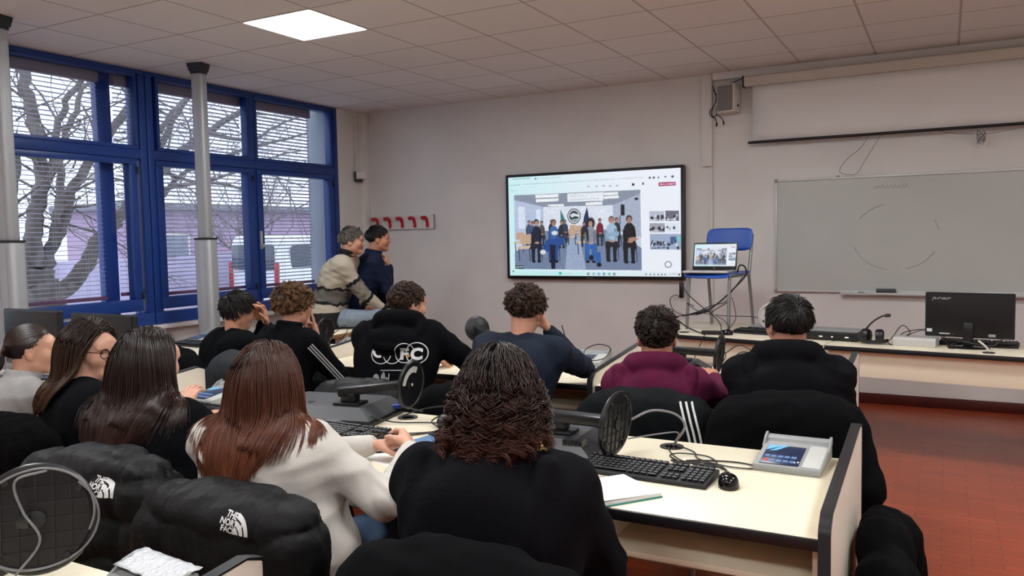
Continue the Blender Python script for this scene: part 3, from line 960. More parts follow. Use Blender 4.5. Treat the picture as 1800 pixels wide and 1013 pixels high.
# ================================================================ DESKS
DZ = .74
def student_desk(x0, x1, y0, y1, label, left_panel=False, right_panel=True, grommets=()):
    """Double bench: top, shelf box under it and tall side panels rising to the back."""
    t = thing('student_desk', label, 'desk', (x0, y0, 0), 0, 'language lab benches')
    w, d = x1 - x0, y1 - y0
    o = MB().box(.002, w - .002, .006, d, DZ - .03, DZ, .002)
    top = o.build('tabletop', M['cream'], t)
    MB().box(.002, w - .002, -.004, .006, DZ - .031, DZ - .0005, .003).build('edge_band', M['edge'], top)
    for gx in grommets:
        MB().lathe([(0, 0), (.024, .0), (.026, .003), (.042, .0035), (.043, 0)], 24, T(gx - x0, d - .085, DZ)).build('cable_grommet', M['blackm'], top)
    MB().box(.002, w - .002, .03, .40, DZ - .142, DZ - .124, .002).build('shelf', M['cream'], t)
    n = max(2, round(w / .6))
    for k in range(n + 1):
        xx = .012 + (w - .024) * k / n
        MB().box(xx - .009, xx + .009, .034, .39, DZ - .124, DZ - .03).build('divider', M['cream'], t)
    MB().box(.02, w - .02, d - .03, d - .012, .28, DZ - .03, .002).build('back_panel', M['cream'], t)
    for side, on in ((0, left_panel), (1, right_panel)):
        xx = w if side else -.028
        if not on:
            MB().box(.02, .045, .06, d - .05, 0, DZ - .03).build('leg_panel', M['panel'], t) if side == 0 else MB().box(w - .045, w - .02, .06, d - .05, 0, DZ - .03).build('leg_panel', M['panel'], t)
            continue
        poly = [(-.022, 0), (d + .01, 0), (d + .01, .85), (d - .03, .865), (.02, .80), (-.012, .775), (-.022, .76)]
        Mx = frame((xx, 0, 0), (0, 1, 0), (0, 0, 1), (1, 0, 0))
        p = MB().bprism(poly, 0, .028, .003, Mx).build('side_panel', M['panel'], t)
        e = MB()
        prof = [(-.022, 0), (-.022, .758), (-.012, .776), (.02, .802), (d - .03, .866), (d + .008, .853), (d + .011, .84), (d + .011, 0)]
        inn = [(a, b_) for a, b_ in prof]
        out = []
        for i, (a, b_) in enumerate(prof):
            out.append((a + (-.004 if i < 3 else (.004 if i > 4 else 0)), b_ + (.004 if 0 < i < 7 else 0)))
        m_ = len(prof)
        vs = [(x, a, b_) for x in (-.001, .029) for (a, b_) in inn] + [(x, a, b_) for x in (-.001, .029) for (a, b_) in out]
        fs = []
        for i in range(m_ - 1):
            fs += [(2 * m_ + i, 2 * m_ + i + 1, 3 * m_ + i + 1, 3 * m_ + i), (i, m_ + i, m_ + i + 1, i + 1),
                   (i, i + 1, 2 * m_ + i + 1, 2 * m_ + i), (m_ + i, 3 * m_ + i, 3 * m_ + i + 1, m_ + i + 1)]
        e.add(vs, fs, 0, T(xx, 0, 0))
        e.build('edge_trim', M['edge'], p)
        s = MB()
        for (yy, zz, r) in ((d * .55, .50, .012), (d * .5, .44, .007), (.13, .55, .007)):
            s.lathe([(0, 0), (r, 0), (r, .0012), (0, .0012)], 12, T(xx + .028, yy, zz) @ RY(PI / 2))
        s.build('screw_cap', M['dgrey'], p)
    return t
YA, YBb, YZ = 2.05, 3.72, .38
student_desk(-1.43, -.264, YA, 2.83, 'cream bench with spiral notebook and grey console at the front right', False, True, (-.85,))
student_desk(-3.33, -1.462, YA, 2.83, 'long cream bench in front of the girl in the white hoodie', False, True, (-2.0, -2.9))
student_desk(-5.1, -3.362, YA, 2.83, 'cream bench at the left holding two upright black monitors', False, True, (-3.9, -4.6))
student_desk(-1.55, -.42, YBb, 4.50, 'cream bench in front of the boys in maroon and black hoodies', False, True, (-.75,))
student_desk(-3.42, -1.58, YBb, 4.50, 'cream bench in front of the navy sweater and the printed hoodie', False, True, (-2.6,))
student_desk(-5.15, -3.45, YBb, 4.50, 'cream bench of the two boys nearest the windows', False, True, (-4.4,))
student_desk(-3.0, -1.245, YZ, 1.15, 'cream bench cut off at the bottom left corner of the photo', False, True, (-2.3,))
# bench end the two men sit on
ds = thing('side_bench', 'wood-edged cream bench end by the windows that the two men sit on', 'desk', (-5.15, 4.93, 0))
MB().box(0, .86, 0, .84, DZ - .03, DZ, .003).build('tabletop', M['cream'], ds)
MB().box(.86, .872, 0, .84, DZ - .031, DZ, .003).box(0, .872, -.012, 0, DZ - .031, DZ, .003).build('edge_band', material('beech_edge', '#8a6a44', .5, vary=.2, vscale=20, stretch=(.2, 1, 1)), ds)
MB().box(.03, .055, .08, .76, 0, DZ - .03, .002).build('leg_panel', M['panel'], ds)
MB().box(.80, .825, .08, .76, 0, DZ - .03, .002).build('leg_panel', M['panel'], ds)
MB().box(.055, .80, .4, .42, .2, DZ - .03, .002).build('back_panel', M['blackm'], ds)

# teacher's benches: a straight one on the right and an angled one carrying the blue chair
def teacher_bench(poly, skirt, label, legs):
    t = thing('teacher_bench', label, 'desk', (0, 0, 0))
    top = MB().bprism(poly, DZ - .026, DZ, .002).build('tabletop', M['cream'], t)
    a, b_ = skirt
    a, b_ = Vector((a[0], a[1], 0)), Vector((b_[0], b_[1], 0))
    u = (b_ - a).normalized()
    nrm = Vector((u.y, -u.x, 0))
    e = MB()
    L = (b_ - a).length
    e.box(0, L, -.006, .002, DZ - .03, DZ + .0005, .002, frame(a, u, (-nrm), (0, 0, 1)))
    e.build('edge_band', M['edge'], top)
    MB().box(.01, L - .01, .05, .068, DZ - .2, DZ - .027, .002, frame(a, u, (-nrm), (0, 0, 1))).build('modesty_panel', M['cream'], t)
    for (x, y) in legs:
        MB().box(x - .02, x + .02, y - .02, y + .02, 0, DZ - .026, .004).build('leg', M['steel'], t)
    return t
teacher_bench([(-.70, 5.62), (1.5, 5.34), (1.58, 5.96), (-.62, 6.24)], ((-.70, 5.62), (1.5, 5.34)), 'long cream bench under the whiteboard carrying the black monitor and headset', [(1.4, 5.5), (1.45, 5.9), (-.62, 5.72), (-.58, 6.12)])
teacher_bench([(-1.80, 5.86), (-.71, 5.62), (-.63, 6.26), (-1.3, 6.74), (-2.05, 6.84)], ((-1.80, 5.86), (-.71, 5.62)), 'angled cream bench under the blue chair and the laptop', [(-1.75, 5.98), (-.76, 5.75), (-1.9, 6.7), (-.9, 6.3)])

# ================================================================ CHAIRS
def blue_chair(loc, rz, label, group=None):
    """Tubular steel chair with moulded seat and back; faces -Y before turning."""
    t = thing('school_chair', label, 'chair', loc, rz, group)
    # seat: a bent slab
    W = .40
    prof = [(-.215, .405), (-.205, .43), (-.17, .442), (-.05, .437), (.06, .432), (.15, .440), (.185, .452)]
    vs, fs = [], []
    nx = 9
    for (y, z) in prof:
        for i in range(nx):
            x = -W / 2 + W * i / (nx - 1)
            k = 1 - .06 * (abs(x) / (W / 2)) ** 6 if abs(y) > .17 else 1
            vs.append((x * k, y, z + .008 * (abs(x) / (W / 2)) ** 2))
    for j in range(len(prof) - 1):
        for i in range(nx - 1):
            fs.append((j * nx + i, j * nx + i + 1, (j + 1) * nx + i + 1, (j + 1) * nx + i))
    s = MB().add(vs, fs).build('seat', M['seatblue'], t, 60)
    md = s.modifiers.new('thickness', 'SOLIDIFY'); md.thickness = .012; md.offset = -1
    sb = s.modifiers.new('round', 'SUBSURF'); sb.levels = sb.render_levels = 1
    # backrest: rounded slab, slightly curved
    vs, fs = [], []
    out = rrect(.40, .18, .05, 6)
    ny, nxx = 7, 11
    for j in range(ny):
        for i in range(nxx):
            u, v = i / (nxx - 1) * 2 - 1, j / (ny - 1) * 2 - 1
            x, z = u * .20, v * .092
            # squeeze corners
            if abs(u) > .75 and abs(v) > .5:
                q = ((abs(u) - .75) / .25 * (abs(v) - .5) / .5)
                x *= 1 - .07 * q; z *= 1 - .16 * q
            vs.append((x, .225 - .022 * u * u + .018 * v, .70 + z))
    for j in range(ny - 1):
        for i in range(nxx - 1):
            fs.append((j * nxx + i, j * nxx + i + 1, (j + 1) * nxx + i + 1, (j + 1) * nxx + i))
    bk = MB().add(vs, fs).build('backrest', M['seatblue'], t, 60)
    md = bk.modifiers.new('thickness', 'SOLIDIFY'); md.thickness = .014; md.offset = 0
    sb = bk.modifiers.new('round', 'SUBSURF'); sb.levels = sb.render_levels = 1
    for sx in (-1, 1):
        MB().tube([(sx * .17, -.15, .425), (sx * .172, -.17, .2), (sx * .175, -.185, 0)], .0125, 12).build('leg', M['steel'], t)
        MB().tube(spline([(sx * .175, .25, .62 + .12), (sx * .175, .20, .48), (sx * .175, .19, .40), (sx * .178, .225, .2), (sx * .18, .255, 0)], 5), .0125, 12).build('leg', M['steel'], t)
        MB().tube([(sx * .17, -.15, .418), (sx * .175, .19, .418)], .010, 10).build('seat_rail', M['steel'], t)
    return t
ch = blue_chair((-1.585, 6.35, DZ), rad(-12), 'blue plastic chair standing on the bench with a laptop on its seat')

# laptop on the seat
lp = thing('laptop', 'open laptop on the blue chair showing the same video call', 'laptop', (-1.625, 6.25, DZ + .447), rad(-4))
MB().box(-.178, .178, -.12, .115, 0, .017, .005).build('base', M['alum'], lp)
k = MB()
for r_ in range(5):
    for c_ in range(14):
        k.box(-.155 + c_ * .0222, -.155 + c_ * .0222 + .019, -.01 + r_ * .021, .008 + r_ * .021, .017, .0182)
k.build('keyboard', M['blackm'], lp)
LT = T(0, .112, .016) @ RX(rad(-12))
MB().box(-.178, .178, -.004, .004, 0, .218, .003, LT).build('lid', M['black'], lp)
display('display', .335, .178, 160, 90, .9, lp, LT @ frame((0, -.0046, .117), (1, 0, 0), (0, 0, 1), (0, -1, 0)))
hb = MB().lathe([(0, 0), (.006, 0), (.006, .0006), (0, .0006)], 14, LT @ frame((0, -.0044, .014), (1, 0, 0), (0, 0, 1), (0, -1, 0)))
hb.build('logo', M['print_grey'], lp)

# ================================================================ COMPUTER THINGS
def keyboard(x, y, rz, label, n=18, z=DZ, w=.445, d=.150):
    t = thing('keyboard', label, 'keyboard', (x, y, z), rz, 'black computer keyboards')
    b = MB()
    prof = [(-d / 2, .0), (-d / 2, .012), (-d / 2 + .006, .016), (d / 2 - .01, .026), (d / 2, .022), (d / 2, 0)]
    b.bprism(prof, -w / 2, w / 2, .003, frame((0, 0, 0), (0, 1, 0), (0, 0, 1), (1, 0, 0)))
    b.build('case', M['blackm'], t)
    kk = MB()
    cols = [(-.215, 15), (.078, 3), (.142, 4)]
    tilt = RX(math.atan2(.010, d - .02))
    for r_ in range(6):
        yy = d / 2 - .022 - r_ * .0205 - (.006 if r_ else 0)
        for (cx, m_) in cols:
            if m_ == 3 and r_ in (3, ): continue
            if m_ == 15 and r_ == 5:
                spans = [(0, 1.3), (1.3, 1.2), (2.5, 1.2), (3.7, 6), (9.7, 1.2), (10.9, 1.2), (12.1, 1.2), (13.3, 1.7)]
            else:
                spans = [(i, 1) for i in range(m_)]
            for (i, ww) in spans:
                x0 = cx + i * .0188
                kk.box(x0, x0 + ww * .0188 - .0028, yy - .0082, yy + .0082, .019 + (yy + d / 2) * .068, .0245 + (yy + d / 2) * .068, .0016, None, 0, 1)
    kk.build('keys', M['black'], t)
    return t
def mouse(x, y, rz, label, z=DZ):
    t = thing('computer_mouse', label, 'mouse', (x, y, z), rz, 'black computer mice')
    vs, fs = [], []
    n, m_ = 16, 9
    for j in range(m_):
        v = j / (m_ - 1)
        for i in range(n):
            a = 2 * PI * i / n
            rx, ry = .031 * (1 - .08 * math.sin(a)), .054
            s_ = math.cos(v * PI / 2) ** .55
            vs.append((rx * math.cos(a) * s_ * (1 + .08 * abs(math.sin(a))), ry * math.sin(a) * s_, .038 * math.sin(v * PI / 2) ** .8 * (1 - .18 * math.sin(a) * s_) * (1 - .06 * math.cos(a))))
    for j in range(m_ - 1):
        for i in range(n):
            l = (i + 1) % n
            fs.append((j * n + i, j * n + l, (j + 1) * n + l, (j + 1) * n + i))
    fs.append(tuple(range(n))[::-1])
    MB().add(vs, fs).build('body', M['gloss'], t, 60)
    MB().tube([(0, .022, .0335), (0, .036, .0265)], .005, 10).build('scroll_wheel', M['dgrey'], t)
    return t
m_lens = material('console_panel', '#1d2a4a', .3)
m_icy = material('console_swoosh', '#6fb4dc', .4)
def console(x, y, rz, label, dirty=False):
    """Sloped grey language-lab console with a dark printed keypad and a bay to the right."""
    t = thing('lab_console', label, 'console', (x, y, DZ), rz, 'grey language lab consoles')
    W, D = .205, .25
    prof = [(-D / 2, 0), (-D / 2, .022), (D / 2 - .05, .050), (D / 2 - .045, .062), (D / 2 - .03, .066), (D / 2, .064), (D / 2, 0)]
    b = MB().bprism(prof, -W / 2, W / 2, .004, frame((0, 0, 0), (0, 1, 0), (0, 0, 1), (1, 0, 0)))
    for sx in (-1, 1):
        b.bprism([(D / 2 - .09, .040), (D / 2 - .02, .05), (D / 2 - .02, .076), (D / 2 - .05, .068)], sx * W / 2 - .004, sx * W / 2 + .004, .001, frame((0, 0, 0), (0, 1, 0), (0, 0, 1), (1, 0, 0)))
    b.build('case', M['mgrey'], t)
    S = T(0, -D / 2, .0225) @ RX(math.atan2(.028, D - .05))
    pn = MB().box(-.085, .035, .012, .165, .0, .0022, .001, S).build('keypad', m_lens, t)
    sw = MB().add([(-.083 , .118, .0026), (-.035, .163, .0026), (-.083, .163, .0026), (-.02, .163, .0026), (-.075, .112, .0026), (-.05, .12, .0026)], [(0, 1, 2), (4, 5, 3, 1)], 0, S)
    sw.build('swoosh', m_icy, pn, 0)
    kb = MB()
    for r_ in range(2):
        for c_ in range(5):
            kb.box(-.078 + c_ * .0205, -.078 + c_ * .0205 + .016, .028 + r_ * .034, .045 + r_ * .034, .0022, .0032, 0, S, 1 if (r_ == 0 and c_ == 0) else 0)
    kb.add([(.016, .03, .003), (.024, .03, .003), (.02, .044, .003), (.026, .044, .003), (.034, .044, .003), (.03, .03, .003)], [(0, 1, 2), (3, 4, 5)], 2, S)
    kb.build('buttons', [material('console_button', '#587aa8', .5), material('console_red_button', '#b54a4a', .5), M['print_white']], pn)
    MB().box(.045, .098, .012, .19, -.001, .001, .0008, S).build('blank_plate', M['lgrey'], t)
    return t
def cable(pts, label, name='cable', r=.003, mat='cable', group=None):
    o = MB().tube(spline(pts, 8), r, 6).build(name, M[mat])
    return tag(o, label, 'cable', group)

keyboard(-.835, 2.395, rad(-2), 'black keyboard on the front right bench above the spiral notebook')
mouse(-.565, 2.385, rad(16), 'glossy black mouse right of the front right keyboard')
console(-.43, 2.70, rad(-1), 'grey lab console on the front right bench')
mc = cable([(-.585, 2.435, DZ + .012), (-.60, 2.47, DZ + .028), (-.66, 2.50, DZ + .030), (-.73, 2.46, DZ + .03), (-.77, 2.48, DZ + .03), (-.72, 2.53, DZ + .012), (-.63, 2.54, DZ + .006), (-.60, 2.50, DZ + .012), (-.66, 2.48, DZ + .034), (-.735, 2.525, DZ + .02),
       (-.70, 2.60, DZ + .006), (-.6, 2.63, DZ + .004), (-.53, 2.61, DZ + .004), (-.54, 2.575, DZ + .004), (-.62, 2.57, DZ + .005), (-.72, 2.62, DZ + .004), (-.76, 2.70, DZ + .004), (-.84, 2.74, DZ + .006), (-.85, 2.742, DZ - .03)], 'mouse lead looping across the front right bench into the grommet', r=.0026)
cable([(-.74, 2.47, DZ + .03), (-.8, 2.56, DZ + .02), (-.79, 2.64, DZ + .01), (-.7, 2.66, DZ + .004), (-.65, 2.57, DZ + .006), (-.75, 2.55, DZ + .01), (-.83, 2.66, DZ + .006), (-.85, 2.72, DZ + .01), (-.845, 2.745, DZ - .02)], 'keyboard lead tangled beside the mouse lead on the front right bench', r=.0026)
keyboard(-.86, 4.05, rad(-3), 'black keyboard between the maroon hoodie and the black hoodie')
keyboard(-2.08, 2.40, rad(-2), 'black keyboard beside the white hoodie girl\'s left hand')
keyboard(-2.98, 2.45, rad(-4), 'black keyboard behind the long brown hair, half hidden by the white hoodie girl')
keyboard(-4.82, 4.06, rad(-2), 'black keyboard on the window bench left of the dark haired boy')
mouse(-1.73, 4.06, rad(30), 'black mouse on the bench by the navy sweater\'s elbow')
console(-1.85, 4.36, rad(4), 'grey lab console in front of the navy sweater, right against the bench end')
console(-3.62, 4.33, rad(2), 'grey lab console left of the printed hoodie, by the tangled leads')
console(-5.28 + .02, 4.30, rad(2), 'grey lab console at the window end beside the aluminium column') if False else console(-5.03, 4.32, rad(-6), 'grey lab console at the window end beside the aluminium column')
console(-3.08, 2.70, rad(-3), 'grey lab console behind the white hoodie girl\'s hair')
console(-3.52, 2.70, rad(-3), 'grey lab console on the left bench beside the straight dark hair')
console(-1.49, 1.02, rad(-6), 'grey lab console wrapped in clear film at the bottom left')
fl = MB()
rng = random.Random(3)
gx, gy = 16, 9
vs = []
for j in range(gy):
    for i in range(gx):
        u, v = i / (gx - 1), j / (gy - 1)
        x, y = -.107 + .214 * u, .055 + .076 * v
        z = .034 + .12 * (y + .125) if y < .07 else .057 + (y - .07) * .3
        z = min(z, .068) + .004 * rng.random() + .005
        vs.append((x, y, z))
fl.add(vs, [(j * gx + i, j * gx + i + 1, (j + 1) * gx + i + 1, (j + 1) * gx + i) for j in range(gy - 1) for i in range(gx - 1)])
fo = fl.build('plastic_film', material('crinkled_clear_film', '#c9cdd0', .12, bump=.8, bscale=70, spec=.9), None, 60)
tag(fo, 'crumpled shiny film over the console at the bottom left', 'film')
fo.location = (-1.49, 1.02, DZ); fo.rotation_euler = (0, 0, rad(-6))
fo.modifiers.new('thickness', 'SOLIDIFY').thickness = .0008

# --- monitors lying face down, stand in the air
def fallen_monitor(x, y, rz, label, w=.50, d=.30, th=.055, neck=(.0, .0), disc=(.3, 0, .12), disc_rz=0., disc_tilt=0., R=.105, logo=None, z=DZ, ribs=True, matt='dgrey', discm='black', smooth_disc=False):
    t = thing('computer_monitor', label, 'monitor', (x, y, z), rz, 'computer monitors laid face down')
    b = MB().box(-w / 2, w / 2, -d / 2, d / 2, .0, .024, .006)
    b.build('bezel', M['black'], t)
    h = MB()
    pr = [(-w / 2 + .012, .024), (w / 2 - .012, .024), (w / 2 - .05, th), (-w / 2 + .05, th)]
    vs = []
    for (a, zz, ins) in ((w / 2 - .008, .022, .008), (w / 2 - .02, .035, .02), (w / 2 - .07, th, .05)):
        vs += [(sx * a, sy * (d / 2 - ins), zz) for sx, sy in ((-1, -1), (1, -1), (1, 1), (-1, 1))]
    h.add(vs, [(0, 1, 5, 4), (1, 2, 6, 5), (2, 3, 7, 6), (3, 0, 4, 7), (4, 5, 9, 8), (5, 6, 10, 9), (6, 7, 11, 10), (7, 4, 8, 11), (8, 9, 10, 11)])
    hs_ = h.build('housing', M[matt], t, 25)
    if ribs:
        v = MB()
        for k in range(12):
            v.box(w * .22 + k * .006, w * .22 + k * .006 + .003, -d / 2 + .035, -d / 2 + .08, .04, th + .0005)
        v.build('vents', M['black'], hs_)
    nx, ny = neck
    n_ = MB()
    n_.box(nx - .06, nx + .06, ny - .045, ny + .045, th, th + .012, .004)
    n_.box(nx - .032, nx + .032, ny - .03, ny + .03, th + .01, th + .05, .008)
    nk = n_.build('hinge', M['black'], t)
    a = Vector((nx, ny, th + .055))
    c = Vector(disc)
    u = (c - a)
    L = u.length
    side = Vector((-u.y, u.x, 0)).normalized()
    arm = MB().box(-.05, L, -.028, .028, -.016, .02, .006, frame(a, u, side, u.cross(side)))
    arm.build('stand_arm', M['black'], t)
    DM = T(*disc) @ RZ(disc_rz) @ RY(PI / 2 + disc_tilt)
    dd = MB().lathe([(0, -.008), (R - .012, -.008), (R - .003, -.003), (R, .004), (R - .003, .010), (R - .01, .012), (R - .014, .008), (0, .008)], 40, DM)
    dk = dd.build('base_disc', M[discm], t)
    rb = MB()
    for k in range(7):
        q = -R + .02 + (2 * R - .04) * k / 6
        l = math.sqrt(max(0, (R - .016) ** 2 - q * q))
        rb.box(q - .0012, q + .0012, -l, l, .008, .011, 0, DM)
        rb.box(-l, l, q - .0012, q + .0012, .008, .0105, 0, DM)
    rb.lathe([(.0, .008), (.018, .008), (.02, .014), (.012, .016), (0, .016)], 16, DM)
    for k in range(4):
        aa = .6 + k * PI / 2
        rb.lathe([(0, .01), (.008, .01), (.007, .015), (0, .016)], 12, DM @ T((R - .02) * math.cos(aa), (R - .02) * math.sin(aa), 0))
    if smooth_disc:
        lb = MB()
        P0 = [(q * math.cos(a), q * math.sin(a), .0086) for a in np.linspace(rad(150), rad(265), 16) for q in (.052, .078)]
        lb.add(P0, [(2 * i, 2 * i + 1, 2 * i + 3, 2 * i + 2) for i in range(15)], 0, DM)
        lb.build('rating_label', M['lgrey'], dk)
        MB().lathe([(0, .008), (.006, .008), (.006, .011), (0, .012)], 12, DM).build('screw', M['lgrey'], dk)
    elif discm == 'black':
        rb.build('ribs', M['blackm'], dk)
    else:
        MB().lathe([(0, .008), (.055, .008), (.057, .012), (.0, .013)], 32, DM).build('foot_pad', M['mgrey'], dk)
        for k in range(4):
            aa = .5 + k * PI / 2
            MB().lathe([(0, .011), (.009, .011), (.008, .016), (0, .017)], 12, DM @ T((R - .03) * math.cos(aa), (R - .03) * math.sin(aa), 0)).build('rubber_foot', M['black'], dk)
    if logo:
        lm = MB()
        if logo == 'LG':
            text_mb(lm, 'LG', .032, T(LGX - .025, LGY + .01, th + .0005) @ RZ(PI), 0, .0008, 0, .0008)
            MB().lathe([(0, 0), (.015, 0), (.015, .001), (0, .001)], 20, T(LGX + .02, LGY, th + .0005)).build('logo_badge', M['black'], hs_)
        else:
            lm.lathe([(.016, 0), (.018, 0), (.018, .001), (.016, .001)], 24, T(-w / 2 + .12, -d / 2 + .13, th + .0005))
            text_mb(lm, 'hp', .024, T(-w / 2 + .108, -d / 2 + .125, th + .0005), 0, .0008, .25)
        lm.build('logo' if logo != 'LG' else 'logo_print', M['black'] if logo == 'LG' else M['print_grey'], hs_)
    return t
# row A: beside the girl in the white hoodie
lgp = Matrix.Rotation(-rad(9), 3, 'Z') @ (at(541, 706, Z=DZ + .07) - Vector((-2.33, 2.655, DZ)))
LGX, LGY = lgp.x, lgp.y
fm = fallen_monitor(-2.33, 2.655, rad(9), 'dark grey monitor lying face down behind the white hoodie girl\'s hands', w=.56, d=.36, th=.07, neck=(.13, -.07), disc=(.36, .03, .145), disc_rz=rad(-4), disc_tilt=rad(6), logo='LG', ribs=False, smooth_disc=True)
# row A right: behind the curly hair
fallen_monitor(-1.22, 2.52, rad(4), 'black monitor lying face down between curly hair and front right keyboard', w=.40, d=.30, th=.075, neck=(.04, -.02), disc=(.245, -.03, .125), disc_rz=rad(-11), disc_tilt=rad(6), R=.112, logo='hp')
# row B
fallen_monitor(-1.28, 4.22, rad(6), 'black monitor lying face down right of the maroon hoodie', w=.34, d=.30, th=.07, neck=(.02, 0), disc=(.235, -.06, .125), disc_rz=rad(-4), disc_tilt=rad(6), R=.105)
fallen_monitor(-2.36, 4.24, rad(-8), 'black monitor lying between the printed hoodie and the navy sweater', w=.30, d=.28, th=.065, neck=(-.02, 0), disc=(-.33, .16, .165), disc_rz=rad(150), disc_tilt=rad(10), R=.085)
fallen_monitor(-4.02, 4.28, rad(0), 'black monitor whose round base stands up beside the pointing boy\'s hand', w=.30, d=.26, th=.06, neck=(-.02, 0), disc=(.185, .03, .12), disc_rz=rad(2), disc_tilt=rad(8), R=.10)
fallen_monitor(-2.12, .93, rad(10), 'monitor lying face down at the bottom left, its big round base with looped cable', w=.46, d=.32, th=.07, neck=(.06, .02), disc=(.34, .06, .145), disc_rz=rad(-52), disc_tilt=rad(-8), R=.125)

# --- upright monitors
def upright_monitor(x, y, rz, label, w, h, z0, z=DZ, acer=False, base_r=.11, y_rot=PI):
    t = thing('computer_monitor', label, 'monitor', (x, y, z), rz, None if acer else 'upright black monitors on the left bench')
    # back towards -Y
    b = MB().bprism(rrect(w, h, .008, 3), -.008, .016, .003, frame((0, 0, z0 + h / 2), (1, 0, 0), (0, 0, 1), (0, -1, 0)))
    b.build('bezel', M['blackm'], t)
    q = MB()
    vs = []
    for (s_, dz, yy) in ((1., 0, -.016), (.97, .0, -.024), (.60, -.03, -.034 if acer else -.048)):
        vs += [(sx * w / 2 * s_ * .985, yy, z0 + h / 2 + dz + sz * h / 2 * s_ * .98 * (1 if s_ > .9 else .8)) for sx, sz in ((-1, -1), (1, -1), (1, 1), (-1, 1))]
    q.add(vs, [(0, 1, 5, 4), (1, 2, 6, 5), (2, 3, 7, 6), (3, 0, 4, 7), (4, 5, 9, 8), (5, 6, 10, 9), (6, 7, 11, 10), (7, 4, 8, 11), (8, 9, 10, 11)])
    hs_ = q.build('housing', M['black'], t, 20)
    MB().box(-w / 2 + .015, w / 2 - .015, .0075, .0085, z0 + .02, z0 + h - .015).build('screen', M['gloss'], t)
    n_ = MB().box(-.028, .028, -.05, -.018, .012, z0 + .1, .006)
    n_.build('stand_neck', M['black'], t)
    MB().lathe([(0, 0), (base_r, 0), (base_r, .006), (base_r - .01, .011), (.04, .014), (0, .014)], 36, T(0, -.03, 0) @ Matrix.Diagonal((1.15, .85, 1, 1))).build('base', M['gloss'], t)
    if acer:
        lm = MB()
        text_mb(lm, 'acer', .052, frame((-w / 2 + .038, -.0268, z0 + h - .055), (1, 0, 0), (0, 0, 1), (0, -1, 0)), 0, .001, .25, .001, 1.15)
        lm.build('logo', M['print_grey'], hs_)
        st = MB()
        st.box(-w / 2 + .012, -w / 2 + .072, -.0275, -.0235, z0 + .03, z0 + .05)
        st.build('sticker', M['print_white'], hs_)
        MB().box(-w / 2 + .085, -w / 2 + .145, -.029, -.0235, z0 + .018, z0 + .042).build('rating_label', M['lgrey'], hs_)
        l2 = MB()
        for r_ in range(3):
            text_mb(l2, ('LCD MONITOR', 'DP  HDMI', 'VGA')[r_], .007, frame((-w / 2 + .155, -.0275, z0 + .036 - r_ * .009), (1, 0, 0), (0, 0, 1), (0, -1, 0)), 0, .0004)
        l2.build('rating_print', M['print_grey'], hs_)
        pp = MB().box(.11, .15, -.038, -.022, z0 + .012, z0 + .03, .003)
        pp.build('port', M['mgrey'], hs_)
    return t
upright_monitor(.134, 5.83, rad(-8), 'black monitor seen from behind on the bench under the whiteboard', .497, .285, .062, acer=True, base_r=.105)
upright_monitor(-4.58, 2.72, rad(0), 'black upright monitor furthest left beside the grey column', .53, .32, .075)
upright_monitor(-3.98, 2.74, rad(0), 'black upright monitor just above the glasses girl\'s hair', .53, .31, .075)

# ================================================================ SOFT SURFACES
from mathutils.bvhtree import BVHTree
V3 = lambda *a: np.array(a, np.float64)
def unit(v):
    v = np.asarray(v, float)
    return v / (np.linalg.norm(v) + 1e-12)

